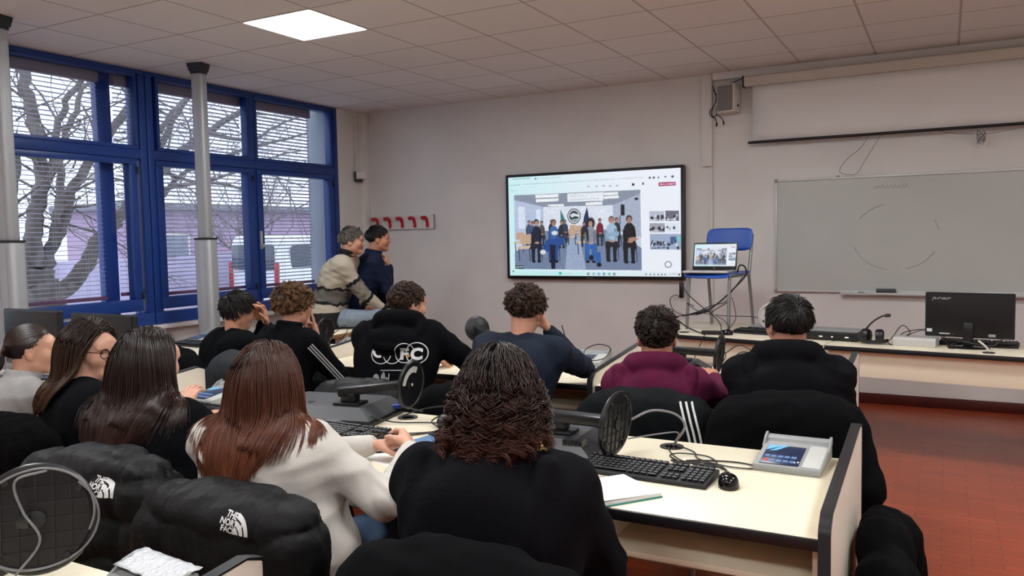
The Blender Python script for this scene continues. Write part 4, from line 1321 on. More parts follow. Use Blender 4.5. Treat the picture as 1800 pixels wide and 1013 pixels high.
class Soft:
    """A blended solid on a grid; its skin becomes one continuous mesh."""
    def __init__(s, lo, hi, vox):
        s.lo = np.asarray(lo, float)
        s.h = vox
        s.n = np.ceil((np.asarray(hi, float) - s.lo) / vox).astype(int) + 1
        s.d = np.full(s.n, .25, np.float32)
        s.ax = [(s.lo[i] + vox * np.arange(s.n[i])).astype(np.float32) for i in range(3)]
    def _blk(s, lo, hi, pad):
        a = np.clip(np.floor((np.asarray(lo) - pad - s.lo) / s.h).astype(int), 0, s.n)
        b = np.clip(np.ceil((np.asarray(hi) + pad - s.lo) / s.h).astype(int) + 1, 0, s.n)
        if (b <= a).any():
            return None
        sl = tuple(slice(a[i], b[i]) for i in range(3))
        return sl, s.ax[0][sl[0]][:, None, None], s.ax[1][sl[1]][None, :, None], s.ax[2][sl[2]][None, None, :]
    def _mix(s, sl, v, k, cut=False):
        a = s.d[sl]
        if cut:
            v = -v
            h = np.maximum(k - np.abs(a - v), 0) / k
            s.d[sl] = np.maximum(a, v) + h * h * k * .25
        else:
            h = np.maximum(k - np.abs(a - v), 0) / k
            s.d[sl] = np.minimum(a, v) - h * h * k * .25
    def cap(s, a, b, ra, rb=None, k=.02, cut=False):
        rb = ra if rb is None else rb
        a, b = np.asarray(a, np.float32), np.asarray(b, np.float32)
        m = max(ra, rb)
        B = s._blk(np.minimum(a, b) - m, np.maximum(a, b) + m, k + 2 * s.h + .01)
        if B is None: return s
        sl, X, Y, Z = B
        ba = b - a
        den = float(ba @ ba) + 1e-12
        t = np.clip(((X - a[0]) * ba[0] + (Y - a[1]) * ba[1] + (Z - a[2]) * ba[2]) / den, 0, 1)
        d = np.sqrt((X - a[0] - ba[0] * t) ** 2 + (Y - a[1] - ba[1] * t) ** 2 + (Z - a[2] - ba[2] * t) ** 2) - (ra + (rb - ra) * t)
        s._mix(sl, d, k, cut)
        return s
    def ell(s, c, r, R=None, k=.02, cut=False):
        c, r = np.asarray(c, np.float32), np.asarray(r, np.float32)
        m = r.max()
        B = s._blk(c - m, c + m, k + 2 * s.h + .01)
        if B is None: return s
        sl, X, Y, Z = B
        X, Y, Z = X - c[0], Y - c[1], Z - c[2]
        if R is not None:
            R = np.asarray(R, np.float32)
            X, Y, Z = (R[i, 0] * X + R[i, 1] * Y + R[i, 2] * Z for i in range(3))
        q0 = np.sqrt((X / r[0]) ** 2 + (Y / r[1]) ** 2 + (Z / r[2]) ** 2)
        q1 = np.sqrt((X / r[0] ** 2) ** 2 + (Y / r[1] ** 2) ** 2 + (Z / r[2] ** 2) ** 2) + 1e-9
        s._mix(sl, q0 * (q0 - 1) / q1, k, cut)
        return s
    def box(s, c, r, rnd=.02, R=None, k=.02, cut=False):
        c, r = np.asarray(c, np.float32), np.asarray(r, np.float32)
        m = float(np.linalg.norm(r))
        B = s._blk(c - m, c + m, k + 2 * s.h + .01)
        if B is None: return s
        sl, X, Y, Z = B
        X, Y, Z = X - c[0], Y - c[1], Z - c[2]
        if R is not None:
            R = np.asarray(R, np.float32)
            X, Y, Z = (R[i, 0] * X + R[i, 1] * Y + R[i, 2] * Z for i in range(3))
        q = [np.abs(v) - r[i] + rnd for i, v in enumerate((X, Y, Z))]
        o = np.sqrt(sum(np.maximum(v, 0) ** 2 for v in q))
        d = o + np.minimum(np.maximum(np.maximum(q[0], q[1]), q[2]), 0) - rnd
        s._mix(sl, d, k, cut)
        return s
    def plane(s, p, n, k=.01):
        """Keeps what lies behind the plane (n points to the part removed)."""
        n = unit(n)
        X, Y, Z = s.ax[0][:, None, None], s.ax[1][None, :, None], s.ax[2][None, None, :]
        v = (-((X - p[0]) * n[0] + (Y - p[1]) * n[1] + (Z - p[2]) * n[2])).astype(np.float32)
        s._mix(tuple(slice(0, m) for m in s.n), v, k, True)
        return s
    def warp(s, f):
        """Adds f(points) to the distance near the skin (folds, quilting)."""
        I = np.argwhere(np.abs(s.d) < .035)
        P = s.lo + I * s.h
        s.d[tuple(I.T)] += f(P).astype(np.float32)
        return s
    def mesh(s):
        d = s.d
        d[0], d[-1], d[:, 0], d[:, -1], d[:, :, 0], d[:, :, -1] = (.2,) * 6
        ins = d < 0
        c = np.zeros(np.array(d.shape) - 1, np.int8)
        O = [(i, j, k) for i in (0, 1) for j in (0, 1) for k in (0, 1)]
        n = np.array(d.shape) - 1
        for o in O:
            c += ins[o[0]:o[0] + n[0], o[1]:o[1] + n[1], o[2]:o[2] + n[2]]
        A = np.argwhere((c > 0) & (c < 8))
        idx = np.full(c.shape, -1, np.int32)
        idx[tuple(A.T)] = np.arange(len(A))
        val = np.stack([d[A[:, 0] + o[0], A[:, 1] + o[1], A[:, 2] + o[2]] for o in O], 1)
        acc = np.zeros((len(A), 3)); cnt = np.zeros(len(A))
        for i in range(8):
            for j in range(i + 1, 8):
                e = np.array(O[j]) - np.array(O[i])
                if np.abs(e).sum() != 1: continue
                a, b = val[:, i], val[:, j]
                m = (a < 0) != (b < 0)
                t = np.where(m, a / np.where(m, a - b, 1), 0)
                acc += m[:, None] * (np.array(O[i]) + e * t[:, None])
                cnt += m
        vs = s.lo + (A + acc / cnt[:, None]) * s.h
        Q = []
        for ax in range(3):
            u, w = (ax + 1) % 3, (ax + 2) % 3
            sa = [slice(None)] * 3; sb = [slice(None)] * 3
            sa[ax] = slice(0, -1); sb[ax] = slice(1, None)
            x = ins[tuple(sa)] != ins[tuple(sb)]
            E = np.argwhere(x)
            E = E[(E[:, u] > 0) & (E[:, w] > 0)]
            if not len(E): continue
            inside = ins[tuple(E.T)]
            du, dw = np.eye(3, dtype=int)[u], np.eye(3, dtype=int)[w]
            q = np.stack([idx[tuple((E + o).T)] for o in (-du - dw, -dw, 0 * du, -du)], 1)
            q[~inside] = q[~inside][:, ::-1]
            Q.append(q[(q >= 0).all(1)])
        return vs, np.concatenate(Q)

def np_mesh(name, vs, fs, mats, parent=None, mi=None, smooth=True, attrs=None):
    me = bpy.data.meshes.new(name)
    vs = np.asarray(vs, np.float32); fs = np.asarray(fs, np.int32)
    me.vertices.add(len(vs)); me.vertices.foreach_set('co', vs.ravel())
    k = fs.shape[1]
    me.loops.add(fs.size); me.loops.foreach_set('vertex_index', fs.ravel())
    me.polygons.add(len(fs)); me.polygons.foreach_set('loop_start', np.arange(0, fs.size, k, dtype=np.int32))
    for m in (mats if isinstance(mats, (list, tuple)) else [mats]):
        me.materials.append(m)
    if mi is not None:
        me.polygons.foreach_set('material_index', np.asarray(mi, np.int32))
    if smooth:
        me.polygons.foreach_set('use_smooth', np.ones(len(fs), bool))
    for nm, (typ, arr) in (attrs or {}).items():
        a = me.attributes.new(nm, typ, 'POINT')
        a.data.foreach_set('color' if 'COLOR' in typ else 'value', np.asarray(arr, np.float32).ravel())
    me.update(calc_edges=True)
    me.validate()
    o = bpy.data.objects.new(name, me)
    COL.objects.link(o)
    if parent is not None:
        o.parent = parent
    return o

def folds(seed, amp, kmin=22, kmax=60, n=7, stretch=(1, 1, 1)):
    r = np.random.RandomState(seed)
    K = r.normal(size=(n, 3)); K /= np.linalg.norm(K, axis=1)[:, None]
    K *= r.uniform(kmin, kmax, (n, 1)) * np.array(stretch)
    ph = r.uniform(0, 6.28, n)
    W = r.normal(size=(3, 3)) * 9
    def f(P):
        Q = P + .02 * np.sin(P @ W.T + ph[:3])
        v = np.sin(Q @ K.T + ph)
        return amp * (np.abs(v[:, :n // 2]).mean(1) - .6 + .5 * v[:, n // 2:].mean(1)) * 1.6
    return f

def decal(mb_v, mb_f, bvh, M_, name, mat, parent, lift=.0015, reach=.3):
    """Lays flat lettering onto a soft surface. M_: plane (x right, y up, z away from the cloth)."""
    out = []
    zdir = (M_.to_3x3() @ Vector((0, 0, -1))).normalized()
    for p in mb_v:
        o = M_ @ Vector((p[0], p[1], 0))
        hit, nrm, _, _ = bvh.ray_cast(o, zdir, reach)
        if hit is None:
            hit, nrm, _, _ = bvh.find_nearest(o)
        out.append(hit - zdir * (lift + max(0, p[2])))
    me = bpy.data.meshes.new(name)
    me.from_pydata([tuple(p) for p in out], [], mb_f)
    me.materials.append(mat)
    o = bpy.data.objects.new(name, me)
    COL.objects.link(o)
    o.parent = parent
    return o

def subdivide_mb(mb, maxlen):
    bm = bmesh.new()
    vs = [bm.verts.new(p) for p in mb.v]
    for q in mb.f:
        try: bm.faces.new([vs[i] for i in q])
        except ValueError: pass
    bmesh.ops.triangulate(bm, faces=bm.faces[:])
    for _ in range(3):
        es = [e for e in bm.edges if e.calc_length() > maxlen]
        if not es: break
        bmesh.ops.subdivide_edges(bm, edges=es, cuts=1)
        bmesh.ops.triangulate(bm, faces=bm.faces[:])
    bm.verts.index_update()
    r = [v.co.copy() for v in bm.verts], [[v.index for v in f.verts] for f in bm.faces]
    bm.free()
    return r

# ---------------------------------------------------------------- hair
def hair_material(name, root, tip, rough=.42, wild=.25):
    m = bpy.data.materials.new(name)
    m.use_nodes = True
    nt = m.node_tree
    b = nt.nodes['Principled BSDF']
    b.inputs['Roughness'].default_value = rough
    b.inputs['Specular IOR Level'].default_value = .45
    a = nt.nodes.new('ShaderNodeAttribute'); a.attribute_name = 'along'
    c = nt.nodes.new('ShaderNodeAttribute'); c.attribute_name = 'strand'
    r = nt.nodes.new('ShaderNodeValToRGB')
    r.color_ramp.elements[0].color = (*lin(root), 1)
    r.color_ramp.elements[1].color = (*lin(tip), 1)
    nt.links.new(a.outputs['Fac'], r.inputs['Fac'])
    mr = nt.nodes.new('ShaderNodeMapRange')
    mr.inputs['To Min'].default_value = 1 - wild
    mr.inputs['To Max'].default_value = 1 + wild
    nt.links.new(c.outputs['Fac'], mr.inputs['Value'])
    mx = nt.nodes.new('ShaderNodeVectorMath'); mx.operation = 'SCALE'
    nt.links.new(r.outputs['Color'], mx.inputs[0])
    nt.links.new(mr.outputs['Result'], mx.inputs['Scale'])
    nt.links.new(mx.outputs['Vector'], b.inputs['Base Color'])
    return m

def strands(name, P, rad_, mat, parent, seed=0):
    """P: (N, S, 3) paths -> one mesh of fine three-sided strands."""
    N, S, _ = P.shape
    t = np.gradient(P, axis=1)
    t /= np.linalg.norm(t, axis=2, keepdims=True) + 1e-9
    ref = np.where(np.abs(t[..., 2:3]) < .9, np.array([0, 0, 1.]), np.array([1., 0, 0]))
    u = np.cross(t, ref); u /= np.linalg.norm(u, axis=2, keepdims=True) + 1e-9
    w = np.cross(t, u)
    s = np.linspace(0, 1, S)
    r = rad_ * (1 - .72 * s ** 2.2)
    vs = np.stack([P + (u * math.cos(a) + w * math.sin(a)) * r[None, :, None] for a in (0, 2.094, 4.189)], 2)
    i = np.arange(N)[:, None, None] * S * 3
    j = np.arange(S - 1)[None, :, None] * 3
    k = np.arange(3)[None, None, :]
    l = (k + 1) % 3
    q = np.stack(np.broadcast_arrays(i + j + k, i + j + l, i + j + 3 + l, i + j + 3 + k), -1).reshape(-1, 4)
    rs = np.random.RandomState(seed)
    sr = np.repeat(rs.rand(N), S * 3)
    al = np.tile(np.repeat(s, 3), N)
    return np_mesh(name, vs.reshape(-1, 3), q, mat, parent, None, True, {'strand': ('FLOAT', sr), 'along': ('FLOAT', al)})

HC, HR = V3(0, -.012, .036), V3(.079, .099, .089)       # cranium in the head's own frame
def hairy(D, style='f'):
    """Which directions of the cranium carry hair (D: unit directions from its centre)."""
    az = np.degrees(np.arctan2(np.abs(D[:, 0]), D[:, 1]))       # 0 front, 180 back
    el = np.degrees(np.arcsin(np.clip(D[:, 2], -1, 1)))
    line = np.interp(az, [0, 30, 55, 75, 95, 120, 180], [34, 32, 18, -6, -18, -56, -70])
    return el > line + 5 * np.sin(D[:, 0] * 60) * np.sin(D[:, 2] * 47 + D[:, 1] * 33)

def roots(n, seed, keep=None):
    r = np.random.RandomState(seed)
    D = r.normal(size=(n * 3, 3)); D /= np.linalg.norm(D, axis=1)[:, None]
    D = D[hairy(D)]
    if keep is not None:
        D = D[keep(D, r)]
    return D[:n], r

def drape(D, r, HM, length, part=0., level=None, layer=(.004, .022), caps=(), S=26, side_bias=.9, back=.35, stiff=.80, gather=.45, tuck=None):
    """Long hair: leaves the scalp sideways from the parting and falls over head, neck and shoulders."""
    N = len(D)
    Rm, o = HM
    P = np.zeros((N, S, 3))
    p = HC + D * HR * 1.01
    nrm = D / HR; nrm /= np.linalg.norm(nrm, axis=1)[:, None]
    sgn = np.where(p[:, :1] > part, 1., -1.)
    top_ = np.clip((D[:, 2:3] + .1) * 1.3, 0, 1) * np.clip(1.1 + D[:, 1:2] * 1.2, .0, 1)
    d = sgn * V3(1, 0, 0) * side_bias * top_ + V3(0, -1, 0) * back * (.3 + .7 * top_) + nrm * .35 + V3(0, 0, -.2)
    d -= nrm * np.minimum(0, (d * nrm).sum(1, keepdims=True))
    lay = r.uniform(*layer, (N, 1))
    L = length * r.uniform(.86, 1.06, N)
    if level is not None:
        wz = (p @ Rm.T + o)[:, 2]
        L = np.maximum(.06, (wz - level) * 1.04 + .07 * np.clip(D[:, 2], 0, 1)) * r.uniform(.90, 1.05, N)
    st = (L / (S - 1))[:, None]
    g = Rm.T @ V3(0, 0, -1)
    for i in range(S):
        P[:, i] = p
        lowz = np.clip((-.05 - p[:, 2:3]) * 12, 0, 1)
        d = d + lowz * gather * np.concatenate([-p[:, :1] * 2.2, -(p[:, 1:2] + .10) * 2.0, 0 * p[:, :1]], 1)
        d = d * stiff + g * (1 - stiff) * 1.6 + r.normal(size=(N, 3)) * .02
        d /= np.linalg.norm(d, axis=1, keepdims=True)
        p = p + d * st
        if tuck is not None:
            ex = np.maximum(0, p[:, 1:2] - tuck - np.maximum(0, p[:, 2:3] - .02) * 1.5) * (p[:, 2:3] < .075)
            p = p + np.concatenate([np.sign(p[:, :1]) * ex * .5, -ex * .75, 0 * ex], 1)
        for (cc, rr) in ((HC, HR), (V3(0, .0, -.035), V3(.070, .088, .085)), (V3(0, -.03, -.11), V3(.062, .07, .10))):
            q = (p - cc) / (rr + lay)
            k = np.linalg.norm(q, axis=1, keepdims=True)
            p = np.where(k < 1, cc + q / np.maximum(k, 1e-6) * (rr + lay), p)
        if caps:
            w = p @ Rm.T + o
            for (a, b, ra, rb) in caps:
                ba = b - a
                t = np.clip(((w - a) @ ba) / (ba @ ba), 0, 1)[:, None]
                c = a + ba * t
                rr = ra + (rb - ra) * t + .008 + lay * .8
                v = w - c
                k = np.linalg.norm(v, axis=1, keepdims=True)
                w = np.where(k < rr, c + v / np.maximum(k, 1e-6) * rr, w)
            p = (w - o) @ Rm / (Rm[:, 0] @ Rm[:, 0])
        if i > 0:
            d = .5 * d + .5 * unit_rows(p - P[:, i])
    for _ in range(10):
        P[:, 2:-1] = .5 * P[:, 2:-1] + .25 * (P[:, 1:-2] + P[:, 3:])
    return P @ Rm.T + o

def unit_rows(v):
    return v / (np.linalg.norm(v, axis=-1, keepdims=True) + 1e-9)

def clump(P, r, K, amt):
    """Gathers neighbouring strands into locks towards their tips."""
    N, S, _ = P.shape
    ctr = r.choice(N, min(K, N), replace=False)
    m = S // 2
    d2 = ((P[:, m][:, None] - P[ctr, m][None]) ** 2).sum(-1) + ((P[:, 0][:, None] - P[ctr, 0][None]) ** 2).sum(-1)
    lab = d2.argmin(1)
    t = np.linspace(0, 1, S)[None, :, None]
    k = (amt * t ** 1.3)
    return P * (1 - k) + P[ctr][lab] * k, lab

def ringlets(P, r, lab, K, radius, turns, tight=.35):
    N, S, _ = P.shape
    ph = r.uniform(0, 6.28, K)[lab] + r.normal(size=N) * tight
    tn = (turns * r.uniform(.7, 1.3, K))[lab]
    rd = (radius * r.uniform(.6, 1.4, K))[lab]
    hand = np.where(r.rand(K) > .5, 1, -1)[lab]
    t = unit_rows(np.gradient(P, axis=1))
    ref = np.broadcast_to(np.array([.3, .9, .1]), t.shape)
    u = unit_rows(np.cross(t, ref)); w = np.cross(t, u)
    s = np.linspace(0, 1, S)[None]
    a = hand[:, None] * (2 * PI * tn[:, None] * s) + ph[:, None]
    g = (rd[:, None] * np.minimum(1, s * 5))[..., None]
    return P + g * (u * np.cos(a)[..., None] + w * np.sin(a)[..., None])

def short_hair(D, r, HM, length, lift=.45, swirl=V3(0, -.12, .11), S=9, curl=0., turns=1.2, K=220, fade=None, fringe=0.):
    """Short cuts and short curls: strands leave the crown and lie along or stand off the scalp."""
    N = len(D)
    Rm, o = HM
    p0 = HC + D * HR * 1.005
    nrm = unit_rows(D / HR)
    flow = unit_rows(p0 - swirl)
    flow = unit_rows(flow - nrm * (flow * nrm).sum(1, keepdims=True))
    L = length * r.uniform(.7, 1.15, N)
    if fade is not None:
        L = L * fade(D)
    d = unit_rows(nrm * lift + flow * (1 - lift) + r.normal(size=(N, 3)) * .12)
    P = np.zeros((N, S, 3)); p = p0.copy()
    g = Rm.T @ V3(0, 0, -1)
    for i in range(S):
        P[:, i] = p
        d = unit_rows(d + flow * .10 + g * .10)
        p = p + d * (L / (S - 1))[:, None]
        q = (p - HC) / (HR + .003)
        k = np.linalg.norm(q, axis=1, keepdims=True)
        p = np.where(k < 1, HC + q / np.maximum(k, 1e-6) * (HR + .003), p)
    P, lab = clump(P, r, K, .75 if curl else .45)
    if curl:
        P = ringlets(P, r, lab, K, curl, turns, .5)
    return P @ Rm.T + o

# ---------------------------------------------------------------- people
SKINS = {}
def skin(col):
    if col not in SKINS:
        SKINS[col] = (material('skin', col, .48, vary=.06, vscale=25, bump=.03, bscale=300, spec=.4),
                      material('lips', tuple(x * y for x, y in zip(lin(col), (.78, .5, .5))), .4),)
    return SKINS[col]
m_eye = material('eye_white', '#d9d3cc', .2)
m_iris = material('iris_brown', '#2c1d14', .1)

def rot_head(yaw, pitch, roll):
    """Columns are the head's right, forward and up axes."""
    cy, sy = math.cos(yaw), math.sin(yaw)
    f = V3(sy * math.cos(pitch), cy * math.cos(pitch), -math.sin(pitch))
    rgt = V3(cy, -sy, 0)
    up = np.cross(rgt, f)
    c, s = math.cos(roll), math.sin(roll)
    r2 = rgt * c - up * s
    u2 = up * c + rgt * s
    return np.stack([r2, f, u2], 1)

def two_bone(a, w, l1, l2, pole):
    a, w = np.asarray(a, float), np.asarray(w, float)
    v = w - a
    L = np.linalg.norm(v)
    u = v / L
    if L > (l1 + l2) * .995:
        return a + u * L * l1 / (l1 + l2)
    x = (l1 * l1 - l2 * l2 + L * L) / (2 * L)
    y = math.sqrt(max(0, l1 * l1 - x * x))
    q = np.asarray(pole, float) - u * (np.asarray(pole, float) @ u)
    return a + u * x + unit(q) * y

def add_hand(F, wr, d, n, side, curl=.35, spread=.006, sc=1., thumb=(.55, .65, .3), curls=None):
    """Palm, four jointed fingers of different lengths and a thumb from the palm's side."""
    d = unit(d); n = unit(np.asarray(n, float) - d * (np.asarray(n, float) @ d))
    t = np.cross(d, n) if side > 0 else np.cross(n, d)
    wr = np.asarray(wr, float)
    lens = [(.040, .024, .020), (.044, .028, .021), (.041, .026, .020), (.032, .019, .018)]
    for i in range(4):
        off = (1.45 - i) * (.0185 + spread * .35)
        kn = wr + (d * (.088 - .004 * abs(i - 1) - (.006 if i == 3 else 0)) + t * off) * sc
        F.cap(wr + t * off * .45 * sc, kn, .0145 * sc, .0108 * sc, .012)
        F.cap(wr + d * .03 * sc + t * off * .8 * sc + n * .004, kn - d * .012 * sc + n * .004, .012 * sc, .0105 * sc, .012)
        c = (curls[i] if curls else curl)
        ang, p = c * .75, kn
        dd = unit(d + t * (1.45 - i) * spread * 8)
        for j, L in enumerate(lens[i]):
            v = dd * math.cos(ang) + n * math.sin(ang)
            q = p + v * L * sc
            F.cap(p, q, (.0088 - .0009 * j) * sc, (.0082 - .0009 * j) * sc, .0045)
            p = q
            ang += c * (1.15 if j == 0 else .75)
    b = wr + (d * .022 + t * .022 + n * .006) * sc
    v = unit(d * thumb[0] + t * thumb[1] + n * thumb[2])
    q = b + v * .042 * sc
    F.cap(b, q, .0155 * sc, .0115 * sc, .012)
    v2 = unit(v + d * .45 + n * .25 - t * .25)
    q2 = q + v2 * .030 * sc
    F.cap(q, q2, .0105 * sc, .0095 * sc, .005)
    v3 = unit(v2 + d * .25 + n * .2 - t * .2)
    F.cap(q2, q2 + v3 * .024 * sc, .0095 * sc, .0075 * sc, .005)

def person(label, base, phi, head, torso=0., yaw=0., pitch=0., roll=0., hip_z=.54, hands=(None, None), poles=((-.5, -.5, -1), (.5, -.5, -1)),
           hand_pose=(None, None), skin_col='#c08e78', top='black', top_mat=None, hood=0., collar=0., build=1., hair=None, legs='jeans', leg_mat=None,
           knees=None, feet=None, vox=.006, fold=.006, seed=1, paint=None, cuff=None, eyes=True, sleeve=1., hem=.0, scale=1., shoulders_up=0., ribbed=None, name='person', extra=None, group=None, neck_fwd=-.06, neck_dz=-.138, hs=.94, hood_z=0., top_name='sweater'):
    """One seated figure. base: hip point on the floor plan; head: centre of the head, in the room."""
    bx, by = base
    t = thing(name, label, 'person', (bx, by, 0), -phi, group)
    c_, s_ = math.cos(phi), math.sin(phi)
    def loc(p):          # room -> the figure's own frame (x right, y forward)
        dx, dy = p[0] - bx, p[1] - by
        return V3(dx * c_ - dy * s_, dx * s_ + dy * c_, p[2])
    H = loc(head)
    H = H + V3(0, 0, .008)
    Rm = rot_head(yaw - phi, pitch, roll) * hs
    HM = (Rm, H)
    hp = lambda x, y, z: Rm @ V3(x, y, z) + H
    hip = V3(0, 0, hip_z)
    neck = V3(H[0] * .93, H[1], H[2]) + V3(0, neck_fwd, neck_dz)
    neck = hip + (neck - hip)
    spine = neck - hip
    fwd = unit(V3(0, 1, 0) - unit(spine) * unit(spine)[1] * .6)
    tr = V3(math.cos(torso), -math.sin(torso), 0)            # torso's right
    tf = V3(math.sin(torso), math.cos(torso), 0)
    sw = .165 * build
    SH = [neck + tr * sx * sw + V3(0, 0, -.055 + shoulders_up) + tf * .01 for sx in (-1, 1)]
    l1, l2 = .285 * scale, .255 * scale
    W, E = [], []
    for i, sx in enumerate((-1, 1)):
        w = loc(hands[i]) if hands[i] is not None else SH[i] + V3(sx * .03, .34, -.24)
        v = w - SH[i]
        L = np.linalg.norm(v)
        if L > (l1 + l2) * .99:
            w = SH[i] + v / L * (l1 + l2) * .99
        W.append(w)
        E.append(two_bone(SH[i], w, l1, l2, V3(*poles[i])))
    KN = knees or [hip + V3(sx * .12, .40, -.03) for sx in (-1, 1)]
    FT = feet or [V3(k[0], k[1] + .02, .07) for k in KN]
    KN = [np.asarray(k, float) for k in KN]; FT = [np.asarray(k, float) for k in FT]
    HJ = [hip + V3(sx * .085, 0, -.01) for sx in (-1, 1)]
    pts = np.array([H, neck, hip, *SH, *W, *E, *KN, *FT])
    lo, hi = pts.min(0) - .2, pts.max(0) + .2
    # ---- body: one continuous skin
    F = Soft(lo, hi, vox)
    e = lambda c, r, k=.02, cut=False, R=None: F.ell(hp(*c), np.array(r) * hs, Rm.T / hs, k, cut)
    cp = lambda a, b, ra, rb, k=.015, cut=False: F.cap(hp(*a), hp(*b), ra * hs, rb * hs, k, cut)
    e(HC, HR)
    e((0, .028, -.025), (.062, .066, .082), .03)
    cp((-.045, .015, -.062), (-.012, .07, -.093), .022, .018, .03); cp((.045, .015, -.062), (.012, .07, -.093), .022, .018, .03)
    e((0, .076, -.096), (.021, .017, .015), .022)
    e((0, .083, .035), (.052, .022, .03), .03)
    for sx in (-1, 1):
        e((sx * .041, .066, -.028), (.026, .026, .026), .03)
        e((sx * .0315, .098, .004), (.0165, .012, .0105), .012, True)
        e((sx * .0315, .0815, .003), (.0145, .0125, .0125), .006)
        cp((sx * .014, .098, .021), (sx * .047, .088, .022), .0065, .006, .012)
        e((sx * .080, -.006, -.006), (.009, .021, .032), .012)
        e((sx * .088, .0, -.002), (.006, .011, .017), .006, True)
        cp((sx * .082, -.02, .012), (sx * .078, .002, -.036), .006, .007, .006)
    cp((0, .094, .014), (0, .113, -.027), .0075, .0115, .014)
    cp((-.011, .103, -.031), (.011, .103, -.031), .0085, .0085, .010)
    e((0, .094, -.053), (.023, .011, .007), .008)
    e((0, .0925, -.065), (.020, .011, .0075), .008)
    cp((-.025, .102, -.0588), (.025, .102, -.0588), .0022, .0022, .004, True)
    F.cap(hp(0, -.022, -.05), neck + tf * .02 + V3(0, 0, -.02), .053 * build ** .5, .054 * build ** .5, .03)
    chest = neck + (hip - neck) * .38
    F.cap(hip + V3(-.06, 0, 0), hip + V3(.06, 0, 0), .10, .10, .05)
    F.cap(chest - tr * .07, chest + tr * .07, .095, .095, .06)
    F.cap(hip, chest, .10, .10, .06)
    F.cap(SH[0], SH[1], .05, .05, .05)
    for i, sx in enumerate((-1, 1)):
        F.cap(SH[i], E[i], .045 * build, .037, .02)
        F.cap(E[i], W[i], .036, .0255, .015)
        F.cap(HJ[i], KN[i], .075, .05, .03)
        F.cap(KN[i], FT[i], .05, .032, .02)
        F.cap(FT[i] + V3(0, -.03, -.03), FT[i] + V3(0, .12, -.045), .03, .024, .02)
        hpz = hand_pose[i] or {}
        fd = unit(W[i] - E[i])
        d = hpz.get('d', None)
        d = fd if d is None else loc(V3(*d) + V3(bx, by, 0))
        n = hpz.get('n', None)
        n = V3(0, 0, -1) if n is None else loc(V3(*n) + V3(bx, by, 0))
        add_hand(F, W[i] + unit(d) * .012, d, n, sx, hpz.get('curl', .35), hpz.get('spread', .004), hpz.get('s', 1.), hpz.get('thumb', (.55, .65, .3)), hpz.get('curls'))
    vs, fs = F.mesh()
    # colours of the skin: lips and the scalp under the hair
    ms, ml = skin(skin_col)
    q = (vs - H) @ Rm / hs ** 2
    fc = q[fs].mean(1)
    mi = np.zeros(len(fs), int)
    mi[(np.abs(fc[:, 0]) < .024 - .25 * np.abs(fc[:, 2] + .0588)) & (np.abs(fc[:, 2] + .0588) < .0105) & (fc[:, 1] > .088)] = 1
    D = unit_rows(fc - HC)
    near = (np.linalg.norm((fc - HC) / HR, axis=1) < 1.12)
    hm = hair['mat'] if hair else ms
    if hair and not hair.get('bald'):
        mi[near & hairy(D)] = 2
    body = np_mesh('body', vs, fs, [ms, ml, hm], t, mi)
    if eyes:
        for sx in (-1, 1):
            b = MB()
            Mx = Matrix.Translation(hp(sx * .0315, .0812, .003)) @ Matrix(np.vstack([np.hstack([Rm, [[0], [0], [0]]]), [0, 0, 0, 1]]).tolist())
            pr = [(.0001, -.0128)] + [(.0128 * math.sin(a), -.0128 * math.cos(a)) for a in np.linspace(.3, 2.5, 9)]
            b.lathe(pr, 16, Mx @ RX(-PI / 2))
            b.lathe([(.0072, .0109), (.004, .0128), (.0002, .0134)], 14, Mx @ RX(-PI / 2), 1)
            b.build('eye', [m_eye, m_iris], t, 60)
    # ---- trousers and shoes
    lm = leg_mat or M[legs]
    L_ = Soft(np.minimum(lo, hip - .3), hi, .012)
    L_.cap(hip + V3(-.06, -.01, .0), hip + V3(.06, -.01, .0), .108, .108, .04)
    L_.cap(hip + V3(0, -.02, .02), hip + V3(0, -.01, .12), .11, .105, .04)
    for i in (0, 1):
        L_.cap(HJ[i], KN[i], .086, .066, .03)
        L_.cap(KN[i], FT[i] + V3(0, 0, .02), .068, .055, .03)
    L_.warp(folds(seed + 9, .005, 25, 70))
    v2, f2 = L_.mesh()
    np_mesh('trousers', v2, f2, lm, t)
    for i in (0, 1):
        S_ = Soft(FT[i] - .22, FT[i] + .26, .009)
        S_.cap(FT[i] + V3(0, -.045, -.028), FT[i] + V3(0, .13, -.036), .042, .034, .03)
        S_.cap(FT[i] + V3(0, -.02, .0), FT[i] + V3(0, -.03, .03), .046, .044, .03)
        S_.plane(FT[i] + V3(0, 0, -.068), (0, 0, -1), .004)
        v3, f3 = S_.mesh()
        np_mesh('shoe', v3, f3, M['shoe'], t)
    # ---- top
    tm = top_mat or M[top]
    C = Soft(lo, hi, max(.0075, vox))
    g = build
    belly = hip + (neck - hip) * .25
    lows = hip + V3(0, -.015, -hem)
    C.cap(lows - tr * .085, lows + tr * .085, .132 * g, .132 * g, .06)
    C.cap(hip - tr * .085 + V3(0, .01, 0), hip + tr * .085 + V3(0, .01, 0), .134 * g, .134 * g, .05)
    C.cap(belly - tr * .07, belly + tr * .07, .122 * g, .122 * g, .08)
    ch2 = neck + (hip - neck) * .42
    C.cap(ch2 - tr * .085 * g, ch2 + tr * .085 * g, .118 * g, .118 * g, .08)
    ch3 = neck + (hip - neck) * .22 - tf * .005
    C.cap(ch3 - tr * .10 * g, ch3 + tr * .10 * g, .100 * g, .100 * g, .07)
    C.cap(SH[0] + (SH[1] - SH[0]) * .1, SH[1] - (SH[1] - SH[0]) * .1, .062, .062, .06)
